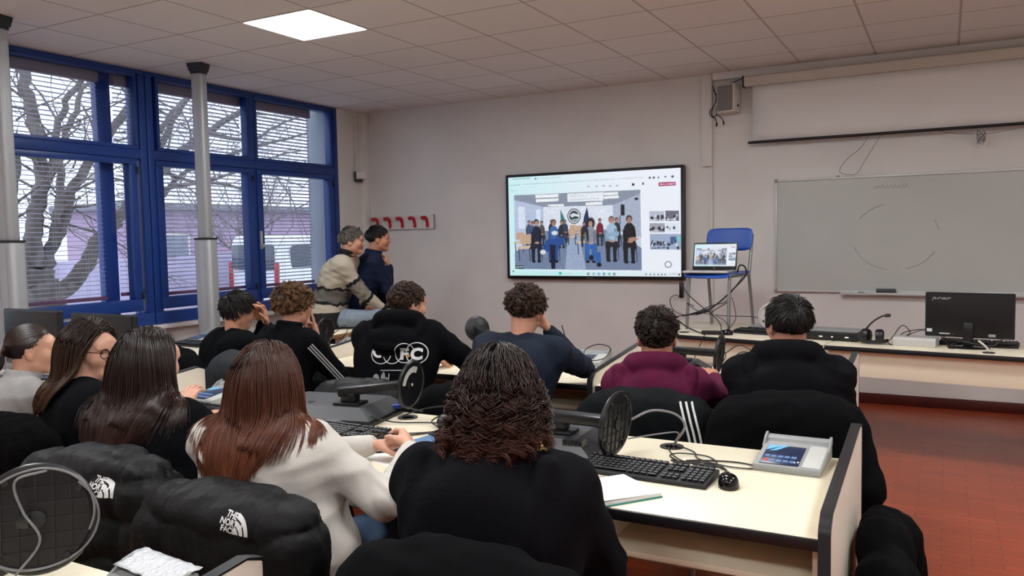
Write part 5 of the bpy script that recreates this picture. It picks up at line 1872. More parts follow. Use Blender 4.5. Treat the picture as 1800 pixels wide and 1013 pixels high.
    for i, sx in enumerate((-1, 1)):
        C.cap(neck + tr * sx * .045 + V3(0, 0, -.012), SH[i] + V3(0, 0, .0), .050, .055, .04)
        C.cap(SH[i], E[i], .066 * g * sleeve, .056 * sleeve, .05)
        wq = W[i] - unit(W[i] - E[i]) * .004
        C.cap(E[i], wq, .054 * sleeve, .036 * sleeve ** .5, .03)
    C.warp(folds(seed, fold, 18, 55))
    for i in (0, 1):         # gathered folds at the elbows
        fd = unit(W[i] - E[i])
        def elbow(P, c=E[i], u=fd):
            r_ = np.linalg.norm(P - c, axis=1)
            return .0045 * np.sin((P - c) @ (u * 95) + 3 * np.sin(P @ V3(40, 23, 31))) * np.exp(-(r_ / .10) ** 2)
        C.warp(elbow)
    if hood:
        rg = []
        for a in np.linspace(-2.6, 2.6, 17):
            rg.append(neck + tr * math.sin(a) * .092 - tf * (math.cos(a) * .078 - .008) + V3(0, 0, .030 + .022 * math.cos(a) - .04 * (abs(a) > 2.0) + hood_z))
        for a, b in zip(rg[:-1], rg[1:]):
            C.cap(a, b, .031, .031, .035)
        down = unit(hip - neck + tf * .02)
        pc = neck - tf * .105 + down * .075 * hood
        C.ell(pc, (.118 + .02 * hood, .060, .085 * hood), np.stack([tr, unit(np.cross(down, tr)), -down]), .03)
        rim = []
        for a in np.linspace(-1.5, 1.5, 15):       # the edge of the hanging hood
            rim.append(neck + tr * math.sin(a) * (.112 + .03 * hood) - tf * (.045 + (.088 + .012 * hood) * math.cos(a)) + V3(0, 0, .02) + down * (.15 * hood) * math.cos(a) ** 1.1)
        for a, b in zip(rim[:-1], rim[1:]):
            C.cap(a, b, .022 + .005 * hood, .022 + .005 * hood, .006)
    C.cap(hp(0, -.015, -.04), neck + tf * .03 + V3(0, .0, .028), .056, .056, .012, True)
    if collar:
        for a in np.linspace(0, 2 * PI, 17)[:-1]:
            b = a + 2 * PI / 16
            pa, pb = (neck + tr * math.sin(x) * .060 - tf * math.cos(x) * .060 + V3(0, .012, .018 + .012 * math.cos(x)) for x in (a, b))
            C.cap(pa, pb, .012, .012, .01)
            if collar > 1:
                C.cap(pa + V3(0, .008, .030 * (collar - 1)), pb + V3(0, .008, .030 * (collar - 1)), .013, .013, .016)
    for i in (0, 1):         # clean sleeve ends
        fd = unit(W[i] - E[i])
        C.cap(W[i] + fd * .006, W[i] + fd * .12, .052, .052, .004, True)
        C.cap(W[i] - fd * .05, W[i] - fd * .004, .0385, .036, .012)
    C.plane(hip + V3(0, 0, -.075 - hem), (0, 0, -1), .01)
    v4, f4 = C.mesh()
    at_ = None
    if paint is not None:
        col = paint(v4, dict(neck=neck, hip=hip, SH=SH, E=E, W=W, tr=tr, tf=tf))
        at_ = {'dye': ('FLOAT_COLOR', np.concatenate([col, np.ones((len(col), 1))], 1))}
    cl = np_mesh(top_name, v4, f4, tm, t, None, True, at_)
    # ---- hair
    if hair:
        caps = [(SH[0], SH[1], .066, .066), (neck + tr * -.04, SH[0], .054, .062), (neck + tr * .04, SH[1], .054, .062),
                (ch3 - tr * .09, ch3 + tr * .09, .108 * g, .108 * g), (ch2 - tr * .08, ch2 + tr * .08, .126 * g, .126 * g), (belly - tr * .06, belly + tr * .06, .13 * g, .13 * g),
                (SH[0], E[0], .072, .062), (SH[1], E[1], .072, .062)]
        if hood:
            caps.append((pc - tr * .06, pc + tr * .06, .058, .058))
        hair['fn'](t, HM, caps, hair['mat'])
    info = dict(t=t, H=H, Rm=Rm / hs, neck=neck, hip=hip, SH=SH, E=E, W=W, tr=tr, tf=tf, loc=loc, cloth=(v4, f4), hp=hp)
    if extra:
        extra(info)
    return info

def brows(t, HM, mat, n=46, thick=1.):
    Rm, o = HM
    r = np.random.RandomState(4)
    P = []
    for sx in (-1, 1):
        for k in range(n):
            u = k / n
            a = V3(sx * (.013 + .036 * u), .1065 - .018 * u * u - .002, .0205 + .004 * math.sin(u * 2.6) + r.normal() * .0012)
            P.append([a + V3(sx * .002 * j, .0004 * j - .0005, .0008 * j) for j in range(4)])
    P = np.array(P) @ Rm.T + o
    strands('eyebrows', P, .0009 * thick, mat, t)

# ================================================================ THE CLASS
def fabric(name, col, rough=.9, bump=.12, bscale=220, vary=.06, sheen=0., vscale=14):
    return material(name, col, rough, 0, vary, vscale, bump, bscale, .06 if sum(lin(col)) < .03 else .2, sheen=sheen)
M.update(
    black_knit=fabric('black_sweatshirt', '#0c0d10'),
    black_fleece=fabric('black_fleece', '#131317', .95, .25, 120),
    navy_knit=fabric('navy_sweatshirt', '#1a2231'),
    navy_shirt=fabric('navy_shirt', '#101a33', .8, .06, 300),
    maroon_knit=fabric('maroon_sweatshirt', '#571336', .85, .15, 160, .12),
    white_knit=fabric('pale_grey_marl', '#c3beb6', .9, .06, 260, .08),
    grey_knit=fabric('grey_wool', '#8d8b8a', .9, .25, 180, .08),
    jeans=fabric('blue_denim', '#3f526b', .85, .2, 260, .22, 0, 9),
    black_jeans=fabric('black_denim', '#101115', .85, .15, 260),
    pale_jeans=fabric('washed_denim', '#7c8794', .85, .2, 260, .12),
    shoe=material('dark_shoe', '#191a1c', .5),
    stripe=material('stripe_white', '#b9b9bb', .7),
)
H = dict(
    curly=hair_material('hair_dark_curly', '#0d0706', '#4a2417', .38, .5),
    auburn=hair_material('hair_auburn', '#33190f', '#6e3a22', .38, .35),
    dark=hair_material('hair_dark_brown', '#1a0f0c', '#38221b', .30, .4),
    brown=hair_material('hair_brown', '#24150f', '#4d3223', .36, .35),
    brownup=hair_material('hair_brown_tied', '#21140f', '#3d281d', .4, .3),
    black=hair_material('hair_black', '#0b0809', '#1a1212', .4, .4),
    blond=hair_material('hair_dark_blond', '#3a2617', '#7a5636', .5, .4),
    darkcurl=hair_material('hair_dark_waves', '#120b09', '#35231b', .45, .45),
    chest=hair_material('hair_chestnut', '#22140e', '#49301f', .45, .4),
    grey=hair_material('hair_grey', '#2a2523', '#7a726a', .5, .7),
)

def long_hair(n, length, part, seed, K=90, clmp=.45, S=26, layer=(.002, .014), back=.35, rad_=.0017, bias=.9, wave=0., keep=None, level=None, tuck=None):
    def fn(t, HM, caps, mat):
        D, r = roots(n, seed, keep)
        P = drape(D, r, HM, length, part, level, layer, caps, S, bias, back, tuck=tuck)
        P, lab = clump(P, r, K, clmp)
        if wave:
            P = ringlets(P, r, lab, K, wave, 2.2, .3)
        strands('hair', P, rad_, mat, t, seed)
    return fn
def curly_long(n, length, seed, K=130, S=72):
    def fn(t, HM, caps, mat):
        D, r = roots(n, seed)
        P = drape(D, r, HM, length, .0, .985, (.002, .020), caps, S, .22, 1.0, .84)
        # the crown is combed flat and back, below it the curls burst outward
        Rm, o = HM
        s = np.linspace(0, 1, S)[None, :, None]
        out = unit_rows((P - o - V3(0, 0, -.06)) * V3(1, 1, .1))
        low = np.clip((o[2] + .075 - P[..., 2:3]) * 9, 0, 1)
        P = P + out * .020 * low * r.uniform(.2, 1.3, (len(D), 1, 1))
        P, lab = clump(P, r, K, .95)
        P0 = P
        P = ringlets(P, r, lab, K, .0125, 5.2, .26)
        P = P0 + (P - P0) * np.clip(.12 + low * 1.2, 0, 1)
        P += np.cumsum(r.normal(size=P.shape) * .0005, axis=1)
        strands('hair', P, .0019, mat, t, seed)
    return fn
def short(n, length, seed, curl=0., lift=.45, turns=1.3, K=220, fade=None, rad_=.0021, S=9, eyebrow=True, swirl=V3(0, -.12, .11)):
    def fn(t, HM, caps, mat):
        D, r = roots(n, seed)
        P = short_hair(D, r, HM, length, lift, swirl, S, curl, turns, K, fade)
        strands('hair', P, rad_, mat, t, seed)
        if eyebrow:
            brows(t, HM, mat)
    return fn
fade_sides = lambda D: np.clip(.20 + (D[:, 2] + .25) * 1.15, .12, 1)
nape_short = lambda D: np.clip(.42 + (D[:, 2] + .35) * 1.2, .16, 1)

A = lambda px, py, **k: V3(*at(px, py, **k))
PEOPLE = {}

# 1 -- curly haired girl in the middle, black hoodie with a big hood
PEOPLE['curly'] = person('person with long dark curly hair and black hoodie seen from behind, centre front', (-.935, 1.60), rad(-6), (-.945, 1.67, 1.105), rad(-2), rad(-16), rad(4),
    hands=((-1.07, 1.97, .79), (-.90, 1.98, .79)), poles=((-.8, -.4, -1), (.7, -.4, -1)), skin_col='#b98a72', top='black_fleece', hood=1.5, build=1.10,
    hair=dict(mat=H['curly'], fn=curly_long(2300, .33, 11)), fold=.007, seed=11, hood_z=-.055, vox=.0065, hem=.06, top_name='hoodie', legs='black_jeans')
# earring-like clasp in the curls
# 2 -- girl in the white hoodie
PEOPLE['white'] = person('person with long auburn hair and pale grey hoodie holding a pen over the bench', (-1.755, 1.78), rad(-6), (-1.875, 1.84, 1.055), rad(-10), rad(-2), rad(10),
    hands=(A(650, 783, Z=.79), A(722, 793, Z=.80)), poles=((-1, -.3, -.6), (1.0, -.35, -.75)), skin_col='#cf9d86', top='white_knit', collar=1.2, build=1.02,
    hand_pose=(dict(d=(.80, .42, .05), n=(.25, -.3, -.9), curl=.62, thumb=(.7, .5, .45)), dict(d=(-.62, .70, .25), n=(-.6, -.35, -.5), curl=.75, thumb=(.7, .4, .5))),
    hair=dict(mat=H['auburn'], fn=long_hair(3400, .47, .0, 21, 110, .4, back=.5, rad_=.0017, level=.745, tuck=.02)), fold=.008, seed=21, vox=.005, hem=.10, top_name='hoodie', legs='jeans')
# 3 -- girl with straight dark hair
PEOPLE['dark'] = person('person with very long straight dark hair in a black top, third from the left edge', (-2.30, 1.76), rad(-8), (-2.44, 1.84, 1.08), rad(-8), rad(4), rad(6),
    hands=((-2.62, 2.18, .79), (-2.28, 2.2, .79)), poles=((-1, -.3, -.8), (1, -.3, -.8)), skin_col='#c9967f', top='black_knit',
    hair=dict(mat=H['dark'], fn=long_hair(3200, .50, -.01, 31, 100, .35, back=.45, level=.75, tuck=.02)), seed=31, legs='black_jeans')
# 4 -- girl with glasses
def glasses(info):
    hp = info['hp']; t = info['t']
    g = MB()
    for sx in (-1, 1):
        ring = [hp(sx * .033 + .0235 * math.cos(a), .112 - .0045 * abs(math.cos(a)), .001 + .0205 * math.sin(a)) for a in np.linspace(0, 2 * PI, 25)[:-1]]
        g.tube([Vector(p) for p in ring], .0021, 6, closed=True)
        g.tube([Vector(hp(sx * .056, .108, .008)), Vector(hp(sx * .077, .07, .010)), Vector(hp(sx * .083, .0, .012)), Vector(hp(sx * .083, -.02, -.006))], .0018, 6)
    g.tube([Vector(hp(-.0105, .113, .004)), Vector(hp(0, .117, .007)), Vector(hp(.0105, .113, .004))], .0018, 6)
    f = g.build('glasses', M['gloss'], t)
PEOPLE['specs'] = person('person with long brown hair and black-rimmed glasses, face turned to the right', (-3.02, 1.95), rad(2), (-3.085, 2.06, 1.06), rad(10), rad(80), rad(6), rad(2),
    hands=((-3.25, 2.33, .79), (-2.9, 2.33, .79)), skin_col='#cd9c86', top='black_knit',
    hair=dict(mat=H['brown'], fn=(lambda f1: (lambda t, HM, caps, mat: (f1(t, HM, caps, mat), brows(t, HM, mat))))(long_hair(3000, .52, .0, 41, 100, .4, back=.75, bias=.8, level=.78, tuck=.045, layer=(.003, .026)))), seed=41, vox=.0052, extra=glasses, legs='black_jeans')
# 5 -- girl in grey at the left edge
def tied(t, HM, caps, mat):
    D, r = roots(2200, 51)
    Rm, o = HM
    tail = V3(0, -.135, -.015)
    p0 = HC + D * HR * 1.01
    S = 14
    P = np.zeros((len(D), S, 3))
    for i in range(S):
        u = i / (S - 1)
        p = p0 * (1 - u) + tail * u
        q = (p - HC) / (HR + .006)
        k = np.linalg.norm(q, axis=1, keepdims=True)
        P[:, i] = np.where(k < 1, HC + q / np.maximum(k, 1e-6) * (HR + .006), p)
    strands('hair', P @ Rm.T + o, .0019, mat, t, 51)
    n = 420
    a = r.uniform(0, 6.28, n); S2 = 22
    s = np.linspace(0, 1, S2)
    Q = np.zeros((n, S2, 3))
    rr = .012 + .022 * np.sin(np.minimum(1, s * 1.2) * PI) ** .7
    q = np.sqrt(r.rand(n))
    Q[..., 0] = (np.cos(a) * q)[:, None] * rr + .006 * np.sin(s * 9)[None]
    Q[..., 1] = -.128 - .05 * np.sin(s * 2.0)[None] + (np.sin(a) * q)[:, None] * rr
    Q[..., 2] = -.012 - s[None] * .19 + r.normal(size=(n, 1)) * .012 * s[None]
    Q, lab = clump(Q, r, 26, .5)
    Q = ringlets(Q, r, lab, 26, .006, 2.0, .4)
    strands('ponytail', Q @ Rm.T + o, .0019, mat, t, 52)
    brows(t, HM, mat)
PEOPLE['greytop'] = person('person in a grey knitted sweater with tied-back hair, hand at chin, far left edge', (-3.78, 2.00), rad(10), (-3.735, 2.20, 1.005), rad(10), rad(34), rad(2),
    hands=((-3.72, 2.50, .78), A(101, 656, Y=2.30)), poles=((-1, 0, -.6), (.7, .2, -1)), hand_pose=(None, dict(d=(-.25, -.1, .95), n=(-.6, -.75, .1), curl=.95)), skin_col='#c9977f',
    top='grey_knit', collar=1.6, build=1.08, hair=dict(mat=H['brownup'], fn=tied), seed=51, vox=.0055, fold=.007)
# 6 -- dark haired boy, hands before his face
PEOPLE['darkboy'] = person('person with short dark hair and black sweatshirt, both hands raised to the face', (-3.96, 3.46), rad(10), (-3.925, 3.62, 1.055), rad(6), rad(30), rad(14),
    hands=((-3.90, 3.80, .97), (-3.80, 3.74, .955)), poles=((-.8, .4, -1), (.9, .35, -1)), hand_pose=(dict(d=(.05, -.25, .95), n=(.35, -.9, .1), curl=.5), dict(d=(-.1, -.2, .95), n=(-.4, -.85, .1), curl=.5)),
    skin_col='#b98469', top='black_knit', hair=dict(mat=H['black'], fn=short(2600, .062, 61, 0, .38)), seed=61, vox=.0058)
# 7 -- curly blond boy pointing upwards, track jacket with striped sleeves
def track_jacket(info):
    t, tr, tf = info['t'], info['tr'], info['tf']
    S_, E_, W_ = info['SH'], info['E'], info['W']
    cv, cf = info['cloth']
    bvh = BVHTree.FromPolygons([Vector(p) for p in cv], [tuple(q) for q in cf.tolist()])
    for k in (-1, 0, 1):
        path = []
        for a, b in ((S_[1], E_[1]),):
            ax = unit(b - a)
            outd = unit(np.cross(ax, tf) * -1)
            outd = unit(tr * .8 - tf * .55 - ax * ((tr * .8 - tf * .55) @ ax))
            sd = np.cross(ax, outd)
            for u in np.linspace(-.02, 1.02, 15):
                c = a + (b - a) * u + sd * k * .014
                o = Vector(c + outd * .14)
                hit = bvh.ray_cast(o, Vector(-outd), .2)[0]
                if hit is not None:
                    path.append(hit + Vector(outd) * .0012)
        if len(path) > 3:
            MB().tube(path, .0042, 5).build('sleeve_stripe', M['stripe'], t)
PEOPLE['pointer'] = person('person with curly dark blond hair and black track jacket pointing one finger upwards', (-3.37, 3.36), rad(6), (-3.335, 3.50, 1.105), rad(4), rad(14), rad(0),
    hands=(A(566, 684, Y=3.52), A(559, 600, Y=3.58)), poles=((-1, .1, -.8), (.75, .1, -1)), hand_pose=(dict(d=(.95, .25, .12), n=(0, .3, .95), curl=.25), dict(d=(-.12, -.08, 1), n=(-.75, -.6, .1), curls=(.06, 1.35, 1.45, 1.5), thumb=(.5, .3, .8))),
    skin_col='#c48f78', top='black_knit', collar=1.8, build=1.05, hair=dict(mat=H['blond'], fn=short(2200, .085, 71, .0085, .62, 1.7, 200, nape_short, .0021, 14)), seed=71, vox=.0055, extra=track_jacket, top_name='track_jacket')
# 8 -- boy in the printed hoodie
PEOPLE['print'] = person('person in a black hoodie with large white lettering across the back', (-2.50, 3.30), rad(-6), (-2.53, 3.50, 1.135), rad(-18), rad(22), rad(6),
    hands=((-2.62, 3.86, .80), (-2.22, 3.86, .80)), poles=((-1, -.2, -.8), (1, -.2, -.8)), skin_col='#bd8a72', top='black_knit', neck_fwd=-.10, neck_dz=-.10, hood=.75, build=1.08,
    hair=dict(mat=H['chest'], fn=short(2400, .042, 81, .005, .4, 1.2, 240, nape_short)), seed=81, top_name='hoodie')
# 9 -- boy in the navy sweatshirt leaning his head on a fist
PEOPLE['navy'] = person('person with wavy brown hair in a navy sweatshirt leaning his head on one fist', (-1.90, 3.34), rad(-2), (-1.835, 3.53, 1.12), rad(4), rad(-2), rad(8), rad(6),
    hands=((-2.05, 3.86, .80), A(966, 583, Y=3.62)), poles=((-1, -.2, -.7), (.75, .25, -1)), hand_pose=(None, dict(d=(-.35, -.25, .9), n=(-.7, -.3, -.2), curl=1.35, thumb=(.8, .1, .6))),
    skin_col='#c48f78', top='navy_knit', build=1.14, hair=dict(mat=H['chest'], fn=short(2300, .060, 91, .006, .5, 1.3, 210, nape_short)), seed=91, vox=.0055, fold=.008)
# 10 -- maroon hoodie
PEOPLE['maroon'] = person('person in a maroon hoodie with short dark hair, ears showing on both sides', (-1.11, 3.34), rad(-10), (-1.125, 3.42, 1.03), rad(-6), rad(-18), rad(4),
    hands=((-1.30, 3.82, .79), (-.98, 3.85, .79)), poles=((-1, -.2, -.8), (1, -.2, -.8)), skin_col='#b87f68', top='maroon_knit', hood=1.45, build=.98,
    hair=dict(mat=H['darkcurl'], fn=short(2500, .054, 101, .0065, .5, 1.2, 220, fade_sides)), seed=101, hs=.97, top_name='hoodie')
# 11 -- black hoodie at the right
PEOPLE['right'] = person('person in a black hoodie with straight dark hair at the right end of the bench', (-.545, 3.30), rad(-8), (-.555, 3.36, 1.115), rad(-4), rad(-34), rad(4),
    hands=((-.66, 3.76, .80), (-.50, 3.80, .80)), poles=((-1, -.2, -.8), (.7, -.4, -1)), skin_col='#b88370', top='black_fleece', hood=1.15, build=1.08, fold=.009,
    hair=dict(mat=H['black'], fn=short(2800, .056, 111, 0, .26, 1, 200, lambda D: np.clip(.62 + (D[:, 2] + .4) * 1.1, .15, 1))), seed=111, hs=.93, top_name='hoodie')

# 12 -- older man in the patterned sweater sitting on the bench end
def nordic(P, g):
    base, dark, mid = np.array(lin('#a89f90')), np.array(lin('#1b1a1c')), np.array(lin('#5d5a58'))
    h = P[:, 2] - g['hip'][2]
    ang = P @ g['tr']
    arm = np.zeros(len(P), bool)
    u = np.full(len(P), -1.)
    for i in (0, 1):
        for a, b, o in ((g['SH'][i], g['E'][i], 0.), (g['E'][i], g['W'][i], 1.)):
            ba = b - a
            s = ((P - a) @ ba) / (ba @ ba)
            d = np.linalg.norm(P - a - np.clip(s, 0, 1)[:, None] * ba, axis=1)
            m = (d < .078) & (s > (.25 if o == 0 else -.05)) & (s < 1.1)
            arm |= m
            u = np.where(m, s + o, u)
    zz = .010 * np.abs(((ang * 36) % 2) - 1) * 2
    fw = P @ g['tf']
    zz2 = .016 * np.abs((((fw + P[:, 2]) * 34) % 2) - 1)
    c = np.tile(base, (len(P), 1))
    speck = (np.sin(P[:, 0] * 310) * np.sin(P[:, 1] * 290) * np.sin(P[:, 2] * 330) > .08)
    b_ = h + .10 * fw - zz
    torso_mid = ~arm & (b_ > .115) & (b_ < .245)
    c[torso_mid & speck] = mid
    c[torso_mid & ~speck] = mid * .6 + base * .2
    for z in (.115, .245):
        c[~arm & (np.abs(b_ - z) < .013)] = dark
    c[~arm & (h < .045)] = dark * 1.5
    uu = u + zz2 * 2.2
    am = arm & (uu > .62) & (uu < 1.32)
    c[am & speck] = mid * 1.25
    c[am & ~speck] = base * .62
    for z in (.62, 1.32):
        c[arm & (np.abs(uu - z) < .055)] = dark
    c[arm & (u > 1.86)] = dark
    nk = np.linalg.norm((P - g['neck']) * np.array([1, 1, .6]), axis=1)
    c[(nk < .105) & (P[:, 2] > g['neck'][2] + .002)] = dark
    return c
mm_ = fabric('patterned_wool', '#a89f90', .95, .3, 160)
a_ = mm_.node_tree.nodes.new('ShaderNodeAttribute'); a_.attribute_name = 'dye'
bs_ = mm_.node_tree.nodes['Principled BSDF']
for l_ in list(bs_.inputs['Base Color'].links): mm_.node_tree.links.remove(l_)
mm_.node_tree.links.new(a_.outputs['Color'], bs_.inputs['Base Color'])
def sunglasses(info):
    hp, t = info['hp'], info['t']
    g = MB()
    for sx in (-1, 1):
        g.tube([Vector(hp(sx * .033 + .024 * math.cos(a), .070 - .004 * abs(math.cos(a)), .115 + .017 * math.sin(a) * .9)) for a in np.linspace(0, 2 * PI, 21)[:-1]], .0022, 6, closed=True)
        g.tube([Vector(hp(sx * .057, .066, .115)), Vector(hp(sx * .084, .03, .09)), Vector(hp(sx * .088, -.05, .06))], .002, 6)
    g.tube([Vector(hp(-.009, .072, .118)), Vector(hp(.009, .072, .118))], .002, 6)
    g.build('glasses', M['gloss'], t)
phi12 = rad(60)
PEOPLE['nordic'] = person('grey-haired person in a cream and black patterned sweater sitting on a bench', (-4.70, 5.30), phi12, (-4.47, 5.40, 1.475), rad(2), rad(58), rad(2), hip_z=.845,
    hands=((-4.42, 5.52, .92), A(678, 547, Y=5.50)), poles=((-.8, -.6, -1), (.6, -.7, -1)), hand_pose=(None, dict(d=(.82, .5, -.12), n=(0, 0, -1), curl=.4)), skin_col='#b98770', top_mat=mm_, collar=2.2, build=1.18,
    legs='pale_jeans', knees=[V3(-.13, .44, .83), V3(.13, .46, .83)], feet=[V3(-.13, .52, .40), V3(.13, .54, .40)], vox=.005, fold=.007, seed=121, paint=nordic, extra=sunglasses, hem=.03,
    hair=dict(mat=H['grey'], fn=short(2400, .060, 121, 0, .3, 1, 160, nape_short)))
# 13 -- man in navy behind him, hand at his chin
PEOPLE['navyman'] = person('person with short dark hair in a navy shirt holding his chin, before the coat hooks', (-4.66, 5.66), rad(50), (-4.50, 5.80, 1.49), rad(0), rad(52), rad(2), hip_z=.845,
    hands=((-4.50, 5.92, .93), A(684, 470, Y=5.86)), poles=((-.8, -.4, -1), (.5, .1, -1)), hand_pose=(None, dict(d=(-.25, -.1, .93), n=(-.75, -.55, .1), curl=.9, thumb=(.75, .5, .3))), skin_col='#bb8268', top='navy_shirt', collar=1.3, build=1.16,
    legs='black_jeans', knees=[V3(-.13, .44, .83), V3(.13, .44, .83)], feet=[V3(-.13, .50, .40), V3(.13, .50, .40)], vox=.005, seed=131,
    hair=dict(mat=H['black'], fn=short(2400, .050, 131, 0, .3, 1, 200, nape_short)), top_name='shirt')

# ================================================================ CHAIRS AND COATS
def seat_of(key):
    i = PEOPLE[key]
    t = i['t']
    return t.location.x, t.location.y, -t.rotation_euler.z
CH = {}
CHAIR_LABEL = dict(curly='blue school chair under the curly haired girl, hidden by her dark jacket', white='blue school chair under the auburn girl, behind the puffer jacket',
    dark='blue school chair under the girl with straight dark hair', specs='blue school chair under the girl with glasses', greytop='blue school chair of the girl in grey at the left edge',
    darkboy='blue school chair of the boy with hands on his face', pointer='blue school chair of the boy pointing upwards', print='blue school chair of the boy in the printed hoodie',
    navy='blue school chair under the boy in navy', maroon='blue school chair under the boy in maroon', right='blue school chair under the boy in black at the right')
proto = None
for k_, lb in CHAIR_LABEL.items():
    x, y, ph = seat_of(k_)
    if proto is None:
        c = proto = blue_chair((0, 0, 0), 0, lb, 'blue chairs of the class')
    else:
        c = copy_tree(proto)
        c['label'] = lb
    f = (math.sin(ph), math.cos(ph))
    c.location = (x + f[0] * .02, y + f[1] * .02, 0)
    c.rotation_euler = (0, 0, PI - ph)
    CH[k_] = c

puff = material('black_puffer_nylon', '#08080a', .55, 0, .1, 12, .25, 55, .22)
matte = fabric('black_coat_cloth', '#0a0b0d', .9, .2, 160)
fluffy = fabric('black_fluffy_fleece', '#070708', 1., .9, 90, .2)
slate = fabric('charcoal_coat_cloth', '#2b2e32', .85, .15, 200)
def coat(key, label, mat, w=.50, top=.86, bottom=.30, thick=.075, quilt=0., pitch=.10, seed=1, dx=0., dy=0., back=.245, sleeves=True, name='coat', group=None, loc=None, phi=None, hoodie=0., turn=0.):
    """A coat hung over a chair back: body panels, collar and two hanging sleeves in one skin."""
    if loc is None:
        x, y, ph = seat_of(key)
    else:
        (x, y), ph = loc, phi
    t = thing(name, label, 'coat', (x, y, 0), -ph + turn, group)
    F = Soft((-w / 2 - .22, -back - .24, bottom - .12), (w / 2 + .22, -back + .24, top + .16), .0095)
    zc = (top + bottom) / 2
    b = V3(dx, -back - .02 + dy, zc)
    F.box(b + V3(0, -.012, .0), (w / 2, thick, (top - bottom) / 2), .07, None, .03)
    F.cap(b + V3(-w * .34, -.01, (top - bottom) / 2 - .05), b + V3(w * .34, -.01, (top - bottom) / 2 - .05), .075, .075, .05)
    F.cap(b + V3(-.09, .02, (top - bottom) / 2 - .01), b + V3(.09, .02, (top - bottom) / 2 - .01), .05, .05, .04)
    if hoodie:
        F.ell(b + V3(0, -.05, (top - bottom) / 2 - .06), (.15, .07, .10 * hoodie), None, .03)
    if sleeves:
        r = random.Random(seed)
        for sx in (-1, 1):
            a = b + V3(sx * w * .44, -.01, (top - bottom) / 2 - .09)
            m = a + V3(sx * (.035 + .02 * r.random()), -.03, -.19)
            e = m + V3(-sx * .02, .03, -.20)
            F.cap(a, m, .075, .07, .05)
            F.cap(m, e, .07, .058, .03)
    if quilt:
        def q(P):
            z = P[:, 2] + .02 * np.sin(P[:, 0] * 9 + seed) + .008 * np.sin(P[:, 0] * 41)
            s_ = np.abs(np.sin(PI * z / pitch))
            v = -quilt * (s_ ** .55 - .45)
            c_ = np.abs(np.abs(P[:, 0] - dx) - w * .30)
            return v + quilt * .55 * np.exp(-(c_ / .012) ** 2)
        F.warp(q)
        F.warp(folds(seed, .0045, 50, 130))
    else:
        F.warp(folds(seed, .007, 9, 26, stretch=(1.6, 1, .4)))
        F.warp(folds(seed + 1, .004, 40, 90))
    # room for the chair back inside
    vs, fs = F.mesh()
    o = np_mesh('shell', vs, fs, mat, t)
    bvh = BVHTree.FromPolygons([Vector(p) for p in vs], [tuple(q_) for q_ in fs.tolist()])
    return t, bvh, b, o
def mountain_logo(t, bvh, cx, cz, y, size=.07, rot=0.):
    """Three short words beside a half dome, as stitched on the jacket."""
    lm = MB()
    for i, (wd, y_) in enumerate((('THE', .64), ('NORTH', .34), ('FACE', .04))):
        text_mb(lm, wd, .36, T((.26, .06, .16)[i] - .62, y_ - .04, 0), 0, 0, 0, .012)
    for (r0, r1) in ((.0, .30), (.38, .58), (.66, .86)):
        n = 14
        vs, fs = [], []
        for k in range(n + 1):
            a = rad(90) * k / n
            for r_ in (r0, r1):
                vs.append((.30 + r_ * math.cos(a) * .85, .02 + r_ * math.sin(a), 0))
        for k in range(n):
            fs.append((2 * k, 2 * k + 1, 2 * k + 3, 2 * k + 2))
        lm.add(vs, fs)
    v, f = subdivide_mb(lm, .12)
    Mx = frame((cx, y, cz), (1, 0, 0), (0, 0, 1), (0, -1, 0)) @ Matrix.Rotation(rot, 4, 'Z') @ Matrix.Scale(size, 4)
    return decal(v, f, bvh, Mx, 'logo', M['print_white'], t, .0015, .4)

t, bvh, b, _ = coat('dark', 'black quilted puffer jacket on the chair of the straight-haired girl', puff, .50, .845, .33, .085, .017, .115, 3, dx=.03, group='puffer jackets with a white logo')
mountain_logo(t, bvh, .125, .785, -.6, .058, rad(-6))
t, bvh, b, _ = coat('white', 'black quilted puffer jacket on the chair of the auburn-haired girl', puff, .52, .80, .28, .085, .015, .125, 7, dx=.02, group='puffer jackets with a white logo')
mountain_logo(t, bvh, .105, .755, -.6, .058, rad(-8))
coat('specs', 'fluffy black fleece coat on the chair of the girl with glasses', fluffy, .44, .84, .36, .08, 0, .1, 12)
coat('curly', 'black jacket over the chair back behind the curly haired girl, bottom centre', matte, .50, .845, .25, .075, 0, .1, 17, back=.26, dx=.06)
tm, bvh, b, _ = coat('maroon', 'black jacket with three white stripes on the chair of the maroon hoodie', fabric('black_track_cloth', '#0f1214', .7, .1, 220), .47, .84, .36, .07, 0, .1, 21, back=.27)
for k in range(3):
    pth = []
    for u in np.linspace(0, 1, 14):
        o_ = Vector((.150 + .022 * k + .065 * u, -.75, .845 - .30 * u + .035 * math.sin(u * 3)))
        h_ = bvh.ray_cast(o_, Vector((0, 1, 0)), .8)[0]
        if h_ is not None: pth.append(h_ + Vector((0, -.0015, 0)))
    MB().tube(pth, .0045, 5).build('stripe', M['print_white'], tm)
coat('right', 'big black coat on the chair of the boy at the right end', matte, .47, .87, .30, .08, 0, .1, 25, back=.25)
coat('navy', 'black coat on the chair of the boy in the navy sweatshirt', matte, .46, .80, .34, .07, 0, .1, 29)
coat('print', 'black padded coat on the chair of the boy in the printed hoodie', puff, .46, .785, .32, .08, .010, .12, 33)
coat('darkboy', 'black coat on the chair of the boy with his hands at his face', matte, .44, .84, .36, .07, 0, .1, 37)
coat('pointer', 'charcoal coat on the chair of the boy pointing upwards', slate, .42, .86, .34, .06, 0, .1, 41, dx=.06)
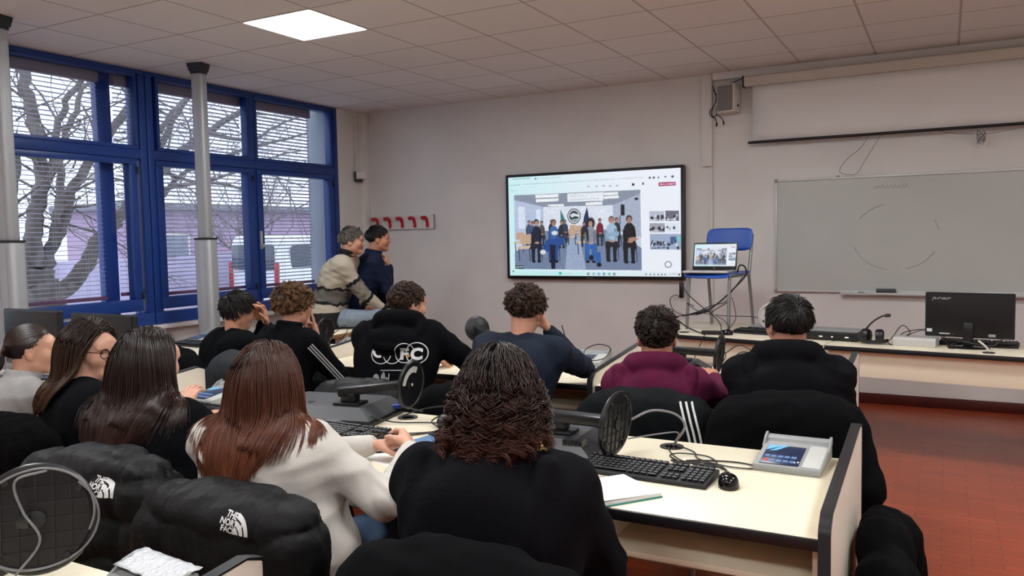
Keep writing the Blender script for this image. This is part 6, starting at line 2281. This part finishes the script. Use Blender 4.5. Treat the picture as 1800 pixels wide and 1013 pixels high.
# coat hung on the outer side of the front right bench
F = Soft((-.05, -.5, -.05), (.32, .5, .80), .010)
F.box(V3(.095, 0, .36), (.065, .25, .26), .06, None, .04)
F.cap(V3(.09, -.02, .60), V3(.07, .16, .58), .075, .06, .05)
F.cap(V3(.12, -.15, .55), V3(.15, -.20, .16), .07, .06, .04)
F.cap(V3(.12, .18, .55), V3(.15, .22, .20), .07, .06, .04)
F.warp(folds(51, .009, 10, 32, stretch=(1, 1.6, .5)))
F.warp(folds(52, .005, 40, 90))
F.plane(V3(.004, 0, 0), (-1, 0, 0), .01)
vs, fs = F.mesh()
o = np_mesh('coat', vs, fs, matte)
o.location = (-.232, 2.50, 0)
tag(o, 'black coat hanging on the outer side of the front right bench end', 'coat')

# print on the back of the hoodie
I = PEOPLE['print']
v4, f4 = I['cloth']
bvh = BVHTree.FromPolygons([Vector(p) for p in v4], [tuple(q) for q in f4.tolist()])
up_ax = unit(I['neck'] - I['hip'])
back_ax = unit(-I['tf'] - up_ax * (-I['tf'] @ up_ax))
org = I['neck'] - up_ax * .085 - I['tf'] * .36 + I['tr'] * .03
PM = frame(Vector(org), Vector(I['tr']), Vector(up_ax), Vector(np.cross(I['tr'], up_ax)))
pr = MB()
def ring(cx, cy, r, w, a0=0, a1=360, n=40):
    vs, fs = [], []
    for k in range(n + 1):
        a = rad(a0 + (a1 - a0) * k / n)
        for q in (r - w, r):
            vs.append((cx + q * math.cos(a), cy + q * math.sin(a), 0))
    pr.add(vs, [(2 * k, 2 * k + 1, 2 * k + 3, 2 * k + 2) for k in range(n)])
def bar(x0, y0, x1, y1):
    pr.add([(x0, y0, 0), (x1, y0, 0), (x1, y1, 0), (x0, y1, 0)], [(0, 1, 2, 3)])
ring(-.085, .0, .050, .004, 150, 350); ring(-.028, -.002, .048, .004, 195, 350); ring(.035, .004, .050, .004, 20, 330); ring(.095, .004, .056, .005)
ring(-.098, .012, .030, .012, 170, 300)
text_mb(pr, 'F', .075, T(.010, -.026, 0), 0, 0, 0, .003, 1.25)
text_mb(pr, 'C', .078, T(.064, -.026, 0), 0, 0, 0, .004, 1.1)
bar(-.085, -.083, .115, -.080); bar(.112, -.160, .115, -.083); bar(-.02, -.163, .115, -.158); bar(-.042, -.160, -.039, -.098)
for k, (x0, x1) in enumerate(((.055, .085), (.05, .105), (.045, .108))):
    x = x0
    rr = random.Random(k)
    while x < x1:
        l = rr.uniform(.004, .012)
        bar(x, -.096 - k * .012, min(x1, x + l), -.089 - k * .012)
        x += l + .003
v, f = subdivide_mb(pr, .018)
decal(v, f, bvh, PM, 'back_print', M['print_white'], I['t'], .002, .6)
p2 = MB()
p2.add([(.044, -.004, 0), (.062, -.004, 0), (.060, -.016, 0), (.046, -.018, 0)], [(0, 1, 2, 3)])
v, f = subdivide_mb(p2, .02)
decal(v, f, bvh, PM, 'yellow_print', material('ochre_print', '#c98a2b', .7), I['t'], .003, .6)
p3 = MB()
rr = random.Random(9)
for (cx, cy, rx, ry) in ((-.105, -.115, .016, .020), (-.070, -.112, .012, .024), (-.085, -.140, .026, .012), (-.052, -.128, .009, .016), (-.11, -.143, .012, .010)):
    n = 14
    p3.add([(cx + rx * math.cos(2 * PI * k / n) * rr.uniform(.7, 1.1), cy + ry * math.sin(2 * PI * k / n) * rr.uniform(.7, 1.1), 0) for k in range(n)], [tuple(range(n))])
v, f = subdivide_mb(p3, .02)
decal(v, f, bvh, PM, 'grey_print', M['print_grey'], I['t'], .002, .6)

# clasp in the curls
hp = PEOPLE['curly']['hp']
cl = MB()
cc = Vector(hp(.118, -.075, -.105))
for k in range(7):
    a = 2 * PI * k / 7
    cl.lathe([(0, -.004), (.005, 0), (.0, .004)], 8, T(cc.x + .008 * math.cos(a), cc.y - .006, cc.z + .010 * math.sin(a)) @ RX(PI / 2))
cl.tube([cc + Vector((-.02, 0, .012)), cc + Vector((.02, 0, -.012))], .004, 6)
cl.build('hair_clip', material('gold_hair_clip', '#b59a62', .3, .7), PEOPLE['curly']['t'])

# ================================================================ SMALL THINGS ON THE BENCHES
# spiral notebook
nb = thing('spiral_notebook', 'open spiral notebook with blank white pages and teal cover on the front bench', 'notebook', (-.885, 2.145, DZ), rad(-38))
c = MB().box(-.108, .108, -.15, .15, 0, .004, .001)
c.build('cover', material('teal_card', '#2b7f78', .5), nb)
pg = MB()
for k in range(6):
    pg.box(-.104 + .0004 * k, .104 + .0003 * (k % 3), -.147, .147, .0042 + k * .0016, .0056 + k * .0016)
vs = []
nx, ny = 14, 12
for j in range(ny):
    for i in range(nx):
        u, v_ = i / (nx - 1), j / (ny - 1)
        vs.append((-.104 + .208 * u, -.147 + .294 * v_, .0142 + .012 * max(0, u - .45) ** 2 * (1.2 - v_) + .001 * math.sin(v_ * 5)))
pg.add(vs, [(j * nx + i, j * nx + i + 1, (j + 1) * nx + i + 1, (j + 1) * nx + i) for j in range(ny - 1) for i in range(nx - 1)])
pg.build('pages', M['paper'], nb)
for k in range(24):
    y = -.14 + .28 * k / 23
    MB().tube([(-.103 + .0085 * math.cos(a) - .003, y, .007 + .0095 * math.sin(a)) for a in np.linspace(.2, 5.8, 9)], .0009, 5).build('spiral_ring', M['blackm'], nb) if k < 24 else None
# pen held by the girl in the white hoodie
pe = A(684, 757, Z=.845)
pn = thing('pen', 'dark pen held between the hands of the girl in the pale hoodie', 'pen', (pe[0], pe[1], .83), rad(25))
MB().tube([(-.06, 0, .01), (.045, 0, -.004)], .0042, 10).build('barrel', M['gloss'], pn)
MB().tube([(.045, 0, -.004), (.062, 0, -.0065)], [.0042, .001], 10).build('tip', M['mgrey'], pn)
ph_ = A(690, 797, Z=DZ)
ph = thing('smartphone', 'dark smartphone lying under the hands of the girl in the pale hoodie', 'phone', (ph_[0] - .02, ph_[1] + .03, DZ), rad(-64))
MB().bprism(rrect(.074, .155, .010, 4), 0, .008, .002).build('body', M['black'], ph)
MB().bprism(rrect(.068, .148, .007, 4), .0081, .0085, .0001).build('screen', M['gloss'], ph)
pp = MB().box(-.105, .105, -.148, .148, 0, .0012)
o = pp.build('sheet_of_paper', M['paper']); o.location = (-1.63, 2.27, DZ); o.rotation_euler = (0, 0, rad(-20))
tag(o, 'white sheet of paper beside the hands of the girl in the pale hoodie', 'paper')
bk = thing('booklet', 'blue booklet lying below the dark glasses case beside the curly hair', 'booklet', (-1.66, 2.50, DZ), rad(-12))
MB().box(-.075, .075, -.10, .10, 0, .006, .001).build('cover', material('blue_card', '#53759e', .45), bk)
MB().box(-.074, .0745, -.099, .099, .001, .005).build('pages', M['paper'], bk)
p2_ = thing('smartphone', 'smartphone with a clear reflection lying on the blue booklet', 'phone', (-1.66, 2.535, DZ + .0062), rad(78))
MB().bprism(rrect(.074, .155, .010, 4), 0, .008, .002).build('body', M['black'], p2_)
MB().bprism(rrect(.068, .148, .007, 4), .0081, .0085, .0001).build('screen', M['gloss'], p2_)
gc = thing('glasses_case', 'dark rounded glasses case behind the blue booklet beside the curly hair', 'case', (-1.70, 2.66, DZ), rad(4))
F = Soft((-.12, -.06, -.02), (.12, .06, .08), .005)
F.cap(V3(-.055, 0, .026), V3(.055, 0, .026), .028, .028, .01)
F.box(V3(0, 0, .02), (.075, .028, .02), .012, None, .02)
F.plane(V3(0, 0, .001), (0, 0, -1), .003)
vs, fs = F.mesh()
np_mesh('shell', vs, fs, material('plum_case', '#1f1720', .35), gc)
MB().box(-.079, .079, -.0305, .0305, .024, .0255, .0005).build('seam', M['black'], gc)
# goggles with an amber lens
gg = A(372, 734, Z=DZ + .02)
gl = thing('goggles', 'dark goggles with an amber lens lying behind the auburn hair', 'goggles', (gg[0], gg[1], DZ + .028), rad(30))
MB().tube([(.052 * math.cos(a), .0 , .028 * math.sin(a)) for a in np.linspace(0, 2 * PI, 25)[:-1]], .009, 8, closed=True).build('rim', M['black'], gl)
MB().lathe([(.001, 0), (.03, .0), (.048, -.004), (.049, -.006), (.001, -.004)], 24, Matrix.Rotation(PI / 2, 4, 'X') @ Matrix.Diagonal((1, .54, 1, 1))).build('lens', material('amber_lens', '#c9a11f', .15), gl)

# fold-back gooseneck lead from the front right disc to the grommet
cable([(-.95, 2.60, .86), (-.90, 2.68, .88), (-.83, 2.72, .865), (-.80, 2.735, .82), (-.835, 2.742, .76), (-.848, 2.745, .72)], 'grey lead arching from the round base to the front right grommet', 'lead', .0045, 'gcable')
cable([(-.95, 2.57, .80), (-.88, 2.67, .80), (-.82, 2.72, .80), (-.84, 2.74, .755), (-.853, 2.747, .72)], 'thin grey lead beside the arching lead at the front right grommet', 'lead', .0025, 'gcable')
# leads behind the pale hoodie's hands
cable([(-2.05, 2.56, DZ + .04), (-1.98, 2.62, DZ + .01), (-1.86, 2.68, DZ + .006), (-1.75, 2.72, DZ + .006), (-1.70, 2.74, DZ + .02), (-1.76, 2.70, DZ + .05), (-1.82, 2.66, DZ + .02), (-1.74, 2.60, DZ + .006), (-1.78, 2.50, DZ + .006), (-1.84, 2.46, DZ + .006)],
      'black leads curling between the big grey monitor and the glasses case', r=.003)
cable([(-1.99, 2.70, DZ + .02), (-1.9, 2.74, DZ + .05), (-1.80, 2.76, DZ + .06), (-1.70, 2.75, DZ + .03), (-1.66, 2.72, DZ + .006), (-1.72, 2.60, DZ + .006), (-1.80, 2.52, DZ + .005), (-1.95, 2.44, DZ + .005)], 'black lead looping round the foot of the grey monitor base', r=.003)
vg = thing('video_plug', 'blue video plug in the side of the big grey monitor', 'plug', (-2.085, 2.78, DZ + .035), rad(20))
MB().box(-.02, .02, -.017, .017, -.008, .008, .002).build('housing', material('vga_blue', '#2347a8', .4), vg)
MB().tube([(.02, 0, 0), (.045, 0, -.003), (.07, .01, -.015), (.11, .03, -.03)], .004, 8).build('lead', M['cable'], vg)
# looped cable over the round base at the bottom left
zd = Vector((-2.12, .93, DZ)) + Matrix.Rotation(rad(10), 3, 'Z') @ Vector((.34, .06, .145))
zn = Vector((math.cos(rad(-42)), math.sin(rad(-42)), 0)); zx = Vector((-zn.y, zn.x, 0))
lp_ = []
for a in np.linspace(-20, 400, 30):
    q = .118 + .008 * math.sin(rad(a) * 2.3)
    lp_.append(zd + zx * q * math.cos(rad(a)) + Vector((0, 0, q * math.sin(rad(a)) + .004)) + zn * (.020 + .01 * math.sin(rad(a) * 1.7)))
lp_ = [p for p in lp_ if p.z > DZ + .008]
cable(lp_, 'grey cable coiled round the rim of the big base at the bottom left', 'coiled_cable', .003, 'gcable')
cable([zd + zx * .03 + zn * .03 + Vector((0, 0, .115)), zd + zx * -.03 + zn * .04 + Vector((0, 0, .10)), zd + zx * -.02 + zn * .035 + Vector((0, 0, .03)), zd + zx * .01 + zn * .035 + Vector((0, 0, -.04)), zd + zx * -.04 + zn * .04 + Vector((0, 0, -.11))],
      'grey cable hanging across the face of the big base at the bottom left', 'hanging_cable', .003, 'gcable')
# leads by the other consoles
cable([(-1.95, 4.2, .98), (-1.92, 4.22, .86), (-1.88, 4.25, .78), (-1.80, 4.24, .775), (-1.72, 4.28, .79), (-1.74, 4.42, .83), (-1.84, 4.46, .84), (-1.88, 4.36, .81), (-1.80, 4.22, DZ + .01), (-1.72, 4.14, DZ + .01), (-1.73, 4.10, DZ + .01)], 'black mouse lead looping over the console by the navy sweatshirt', r=.003)
cable([(-3.83, 4.30, DZ + .05), (-3.75, 4.34, .86), (-3.70, 4.36, .90), (-3.66, 4.34, .86), (-3.72, 4.26, DZ + .01), (-3.62, 4.14, DZ + .006), (-3.55, 4.10, DZ + .006), (-3.60, 4.18, DZ + .006), (-3.72, 4.16, DZ + .006)], 'black lead looping beside the round base near the pointing boy', r=.003)
for k in range(3):
    cable([(-1.02 + .03 * k, 4.20, .86 - .05 * k), (-.95, 4.28 + .03 * k, .90 - .04 * k), (-.86 + .02 * k, 4.32, .84), (-.80, 4.34, .78 + .03 * k), (-.84, 4.30 - .03 * k, DZ + .008), (-.78 + .03 * k, 4.20, DZ + .006), (-.74, 4.36, DZ + .006)],
          ('upper', 'middle', 'lowest')[k] + ' of the black leads tangled right of the maroon hoodie\'s round base', r=.003)

# ================================================================ THE TEACHER'S BENCH
mouse(-1.43, 5.95, rad(100), 'black mouse at the edge of the bench below the blue chair')
mouse(.47, 5.62, rad(-60), 'black mouse at the right edge of the photo on the long bench')
MBk = keyboard(-1.18, 6.10, rad(-14), 'black keyboard on the angled bench left of the black hoodie\'s head')
rc = thing('network_box', 'flat black network box with small lights behind the boy at the right', 'box', (-.74, 6.00, DZ), rad(-7))
MB().box(-.24, .24, -.13, .13, .006, .062, .004).build('case', M['black'], rc)
MB().box(-.235, .235, -.125, .125, .0625, .065, .002).build('lid', M['mgrey'], rc)
for x in (-.2, .2):
    for y in (-.1, .1):
        MB().lathe([(0, 0), (.012, 0), (.012, .007), (0, .007)], 12, T(x, y, 0)).build('foot', M['blackm'], rc)
for x, w_ in ((.0, .012), (.075, .006), (.17, .012)):
    MB().box(x - w_, x + w_, -.1325, -.13, .024, .032, .001).build('indicator_light', material('pale_indicator', '#e8e8e8', .4, emit='#ffffff', estr=.35), rc)
fallen_monitor(-1.12, 6.38, rad(-20), 'monitor with a silver ring base lying behind the boy at the right', w=.40, d=.26, th=.05, neck=(-.02, -.05), disc=(.10, -.27, .135), disc_rz=rad(-52), disc_tilt=rad(4), R=.105, ribs=False, matt='mgrey', discm='alum')
hd_ = thing('headset', 'black headset with raised boom microphone on the long bench', 'headset', (-.42, 5.78, DZ), rad(-10))
for sx in (-1, 1):
    e_ = MB().lathe([(0, -.02), (.034, -.02), (.040, -.010), (.040, .006), (.032, .014), (.014, .014), (0, .012)], 24, T(sx * .047, 0, .055) @ RZ(sx * .3) @ RY(PI / 2 * sx) @ Matrix.Diagonal((1.2, 1.0, 1.5, 1)))
    e_.build('ear_cup', M['black'], hd_)
MB().tube([(.085 * math.cos(a), -.075 * math.sin(a) * .6 + .02, .028 - .010 * math.sin(a)) for a in np.linspace(0, PI, 20)], .012, 10).build('headband', M['black'], hd_)
bm_ = MB().tube(spline([(-.05, 0, .085), (-.03, 0, .115), (.0, 0, .15), (.05, .0, .185), (.085, 0, .195)], 6), .006, 8)
bm_.tube([(.075, 0, .193), (.108, 0, .197)], .0115, 10)
bm_.build('boom_microphone', M['black'], hd_)
sb = thing('silver_box', 'small plain silver box with leads on top, right of the headset', 'box', (-.165, 5.80, DZ), rad(-8))
MB().box(-.125, .125, -.07, .07, 0, .058, .003).build('case', M['alum'], sb)
MB().box(-.12, .12, .07, .072, .01, .05, .001).build('rear_plate', M['dgrey'], sb)
keyboard(.19, 5.945, rad(-7), 'black keyboard behind the stand of the black monitor', z=DZ)
mic = thing('desk_microphone', 'tiny desk microphone on a round foot before the black monitor', 'microphone', (.235, 5.60, DZ), rad(20))
MB().lathe([(0, 0), (.034, 0), (.034, .004), (.01, .008), (0, .008)], 24).build('foot', M['black'], mic)
MB().tube(spline([(0, 0, .006), (-.01, 0, .03), (-.035, 0, .055), (-.06, 0, .075)], 5), .006, 8).build('stem', M['white'], mic)
cable([(-.32, 5.79, DZ + .03), (-.30, 5.84, DZ + .05), (-.27, 5.88, DZ + .10), (-.24, 5.88, DZ + .12), (-.20, 5.86, DZ + .08), (-.22, 5.82, DZ + .06), (-.14, 5.84, DZ + .095), (-.05, 5.84, DZ + .085), (.0, 5.80, DZ + .04), (.03, 5.76, DZ + .006)], 'black lead arching from the headset over the silver box', r=.003)
cable([(-.34, 5.82, DZ + .02), (-.30, 5.76, DZ + .006), (-.24, 5.90, DZ + .07), (-.10, 5.88, DZ + .10), (-.02, 5.84, DZ + .07), (.06, 5.74, DZ + .006), (.02, 5.70, DZ + .006)], 'second black lead crossing the top of the silver box', r=.003)
cable([(.02, 5.76, DZ + .01), (.08, 5.70, DZ + .05), (.16, 5.70, DZ + .04), (.26, 5.72, DZ + .03), (.30, 5.74, DZ + .06), (.33, 5.76, DZ + .075)], 'black lead running past the foot of the black monitor', r=.0035)
# tangle below the blue chair
LT_ = [
    ([(-1.42, 6.30, 1.19), (-1.40, 6.28, 1.24), (-1.36, 6.28, 1.23), (-1.36, 6.30, 1.16), (-1.45, 6.25, 1.05), (-1.54, 6.22, .96), (-1.66, 6.20, .88), (-1.82, 6.16, .85)], 'thick black lead from the laptop down through the chair legs', .006),
    ([(-1.38, 6.3, 1.15), (-1.47, 6.26, 1.02), (-1.50, 6.24, .96), (-1.60, 6.2, .93), (-1.74, 6.18, .87), (-1.88, 6.16, .84)], 'black lead looped beside the thick laptop lead under the chair', .004),
    ([(-1.83, 6.18, 1.12), (-1.78, 6.16, 1.03), (-1.66, 6.14, .93), (-1.56, 6.12, .86), (-1.50, 6.08, .80), (-1.48, 6.04, .75)], 'black lead slanting down from the left side of the chair seat', .004),
    ([(-1.72, 6.15, .93), (-1.78, 6.16, .95), (-1.70, 6.14, .90), (-1.60, 6.14, .87), (-1.56, 6.12, .90), (-1.46, 6.2, .97)], 'crossing black lead in the middle of the tangle under the chair', .0035),
    ([(-1.84, 6.12, .82), (-1.76, 6.06, .78), (-1.66, 6.0, .75), (-1.60, 5.94, .748)], 'black lead on the bench before the left chair leg', .005),
    ([(-1.60, 6.3, .85), (-1.48, 6.34, .84), (-1.34, 6.4, .835), (-1.26, 6.42, .82), (-1.24, 6.42, .80)], 'thin lead stretched behind the chair legs', .003),
    ([(-1.44, 6.2, 1.0), (-1.41, 6.16, .92), (-1.40, 6.14, .84), (-1.44, 6.1, .77), (-1.50, 6.08, .75)], 'thin lead drooping right of the front chair leg', .0028),
    ([(-1.55, 6.12, .87), (-1.46, 6.06, .83), (-1.42, 6.02, .78), (-1.44, 5.96, .765)], 'mouse lead coming down between the front chair legs', .0028),
]
for P_, lb, r_ in LT_:
    cable(P_, lb, r=r_)
pb = thing('power_brick', 'black power brick caught in the leads below the blue chair', 'power adapter', (-1.66, 6.17, .885), rad(4))
MB().box(-.055, .055, -.02, .02, -.014, .014, .005, RY(rad(-16))).build('brick', M['black'], pb)
tag(MB().lathe([(0, 0), (.042, 0), (.042, .003), (0, .004)], 20, T(-1.76, 6.0, DZ)).build('cable_cover', M['blackm']), 'round black cable hole cover at the left end of the angled bench', 'cable cover')
pc_ = thing('power_strip', 'short black connector strip at the front edge of the angled bench', 'power strip', (-1.53, 5.93, DZ), rad(8))
MB().box(-.07, .07, -.02, .02, 0, .03, .005).build('case', M['black'], pc_)
cable([(-1.55, 5.92, DZ + .01), (-1.55, 5.82, DZ + .01), (-1.56, 5.76, DZ - .04), (-1.6, 5.74, .60), (-1.62, 5.72, .48)], 'black lead hanging over the front edge of the angled bench', r=.0035)
cable([(-1.47, 5.92, DZ + .01), (-1.42, 5.80, DZ + .01), (-1.40, 5.70, DZ - .03), (-1.36, 5.66, .62), (-1.40, 5.62, .55), (-1.33, 5.6, .50)], 'black lead with an inline switch hanging over the bench front', r=.0035)
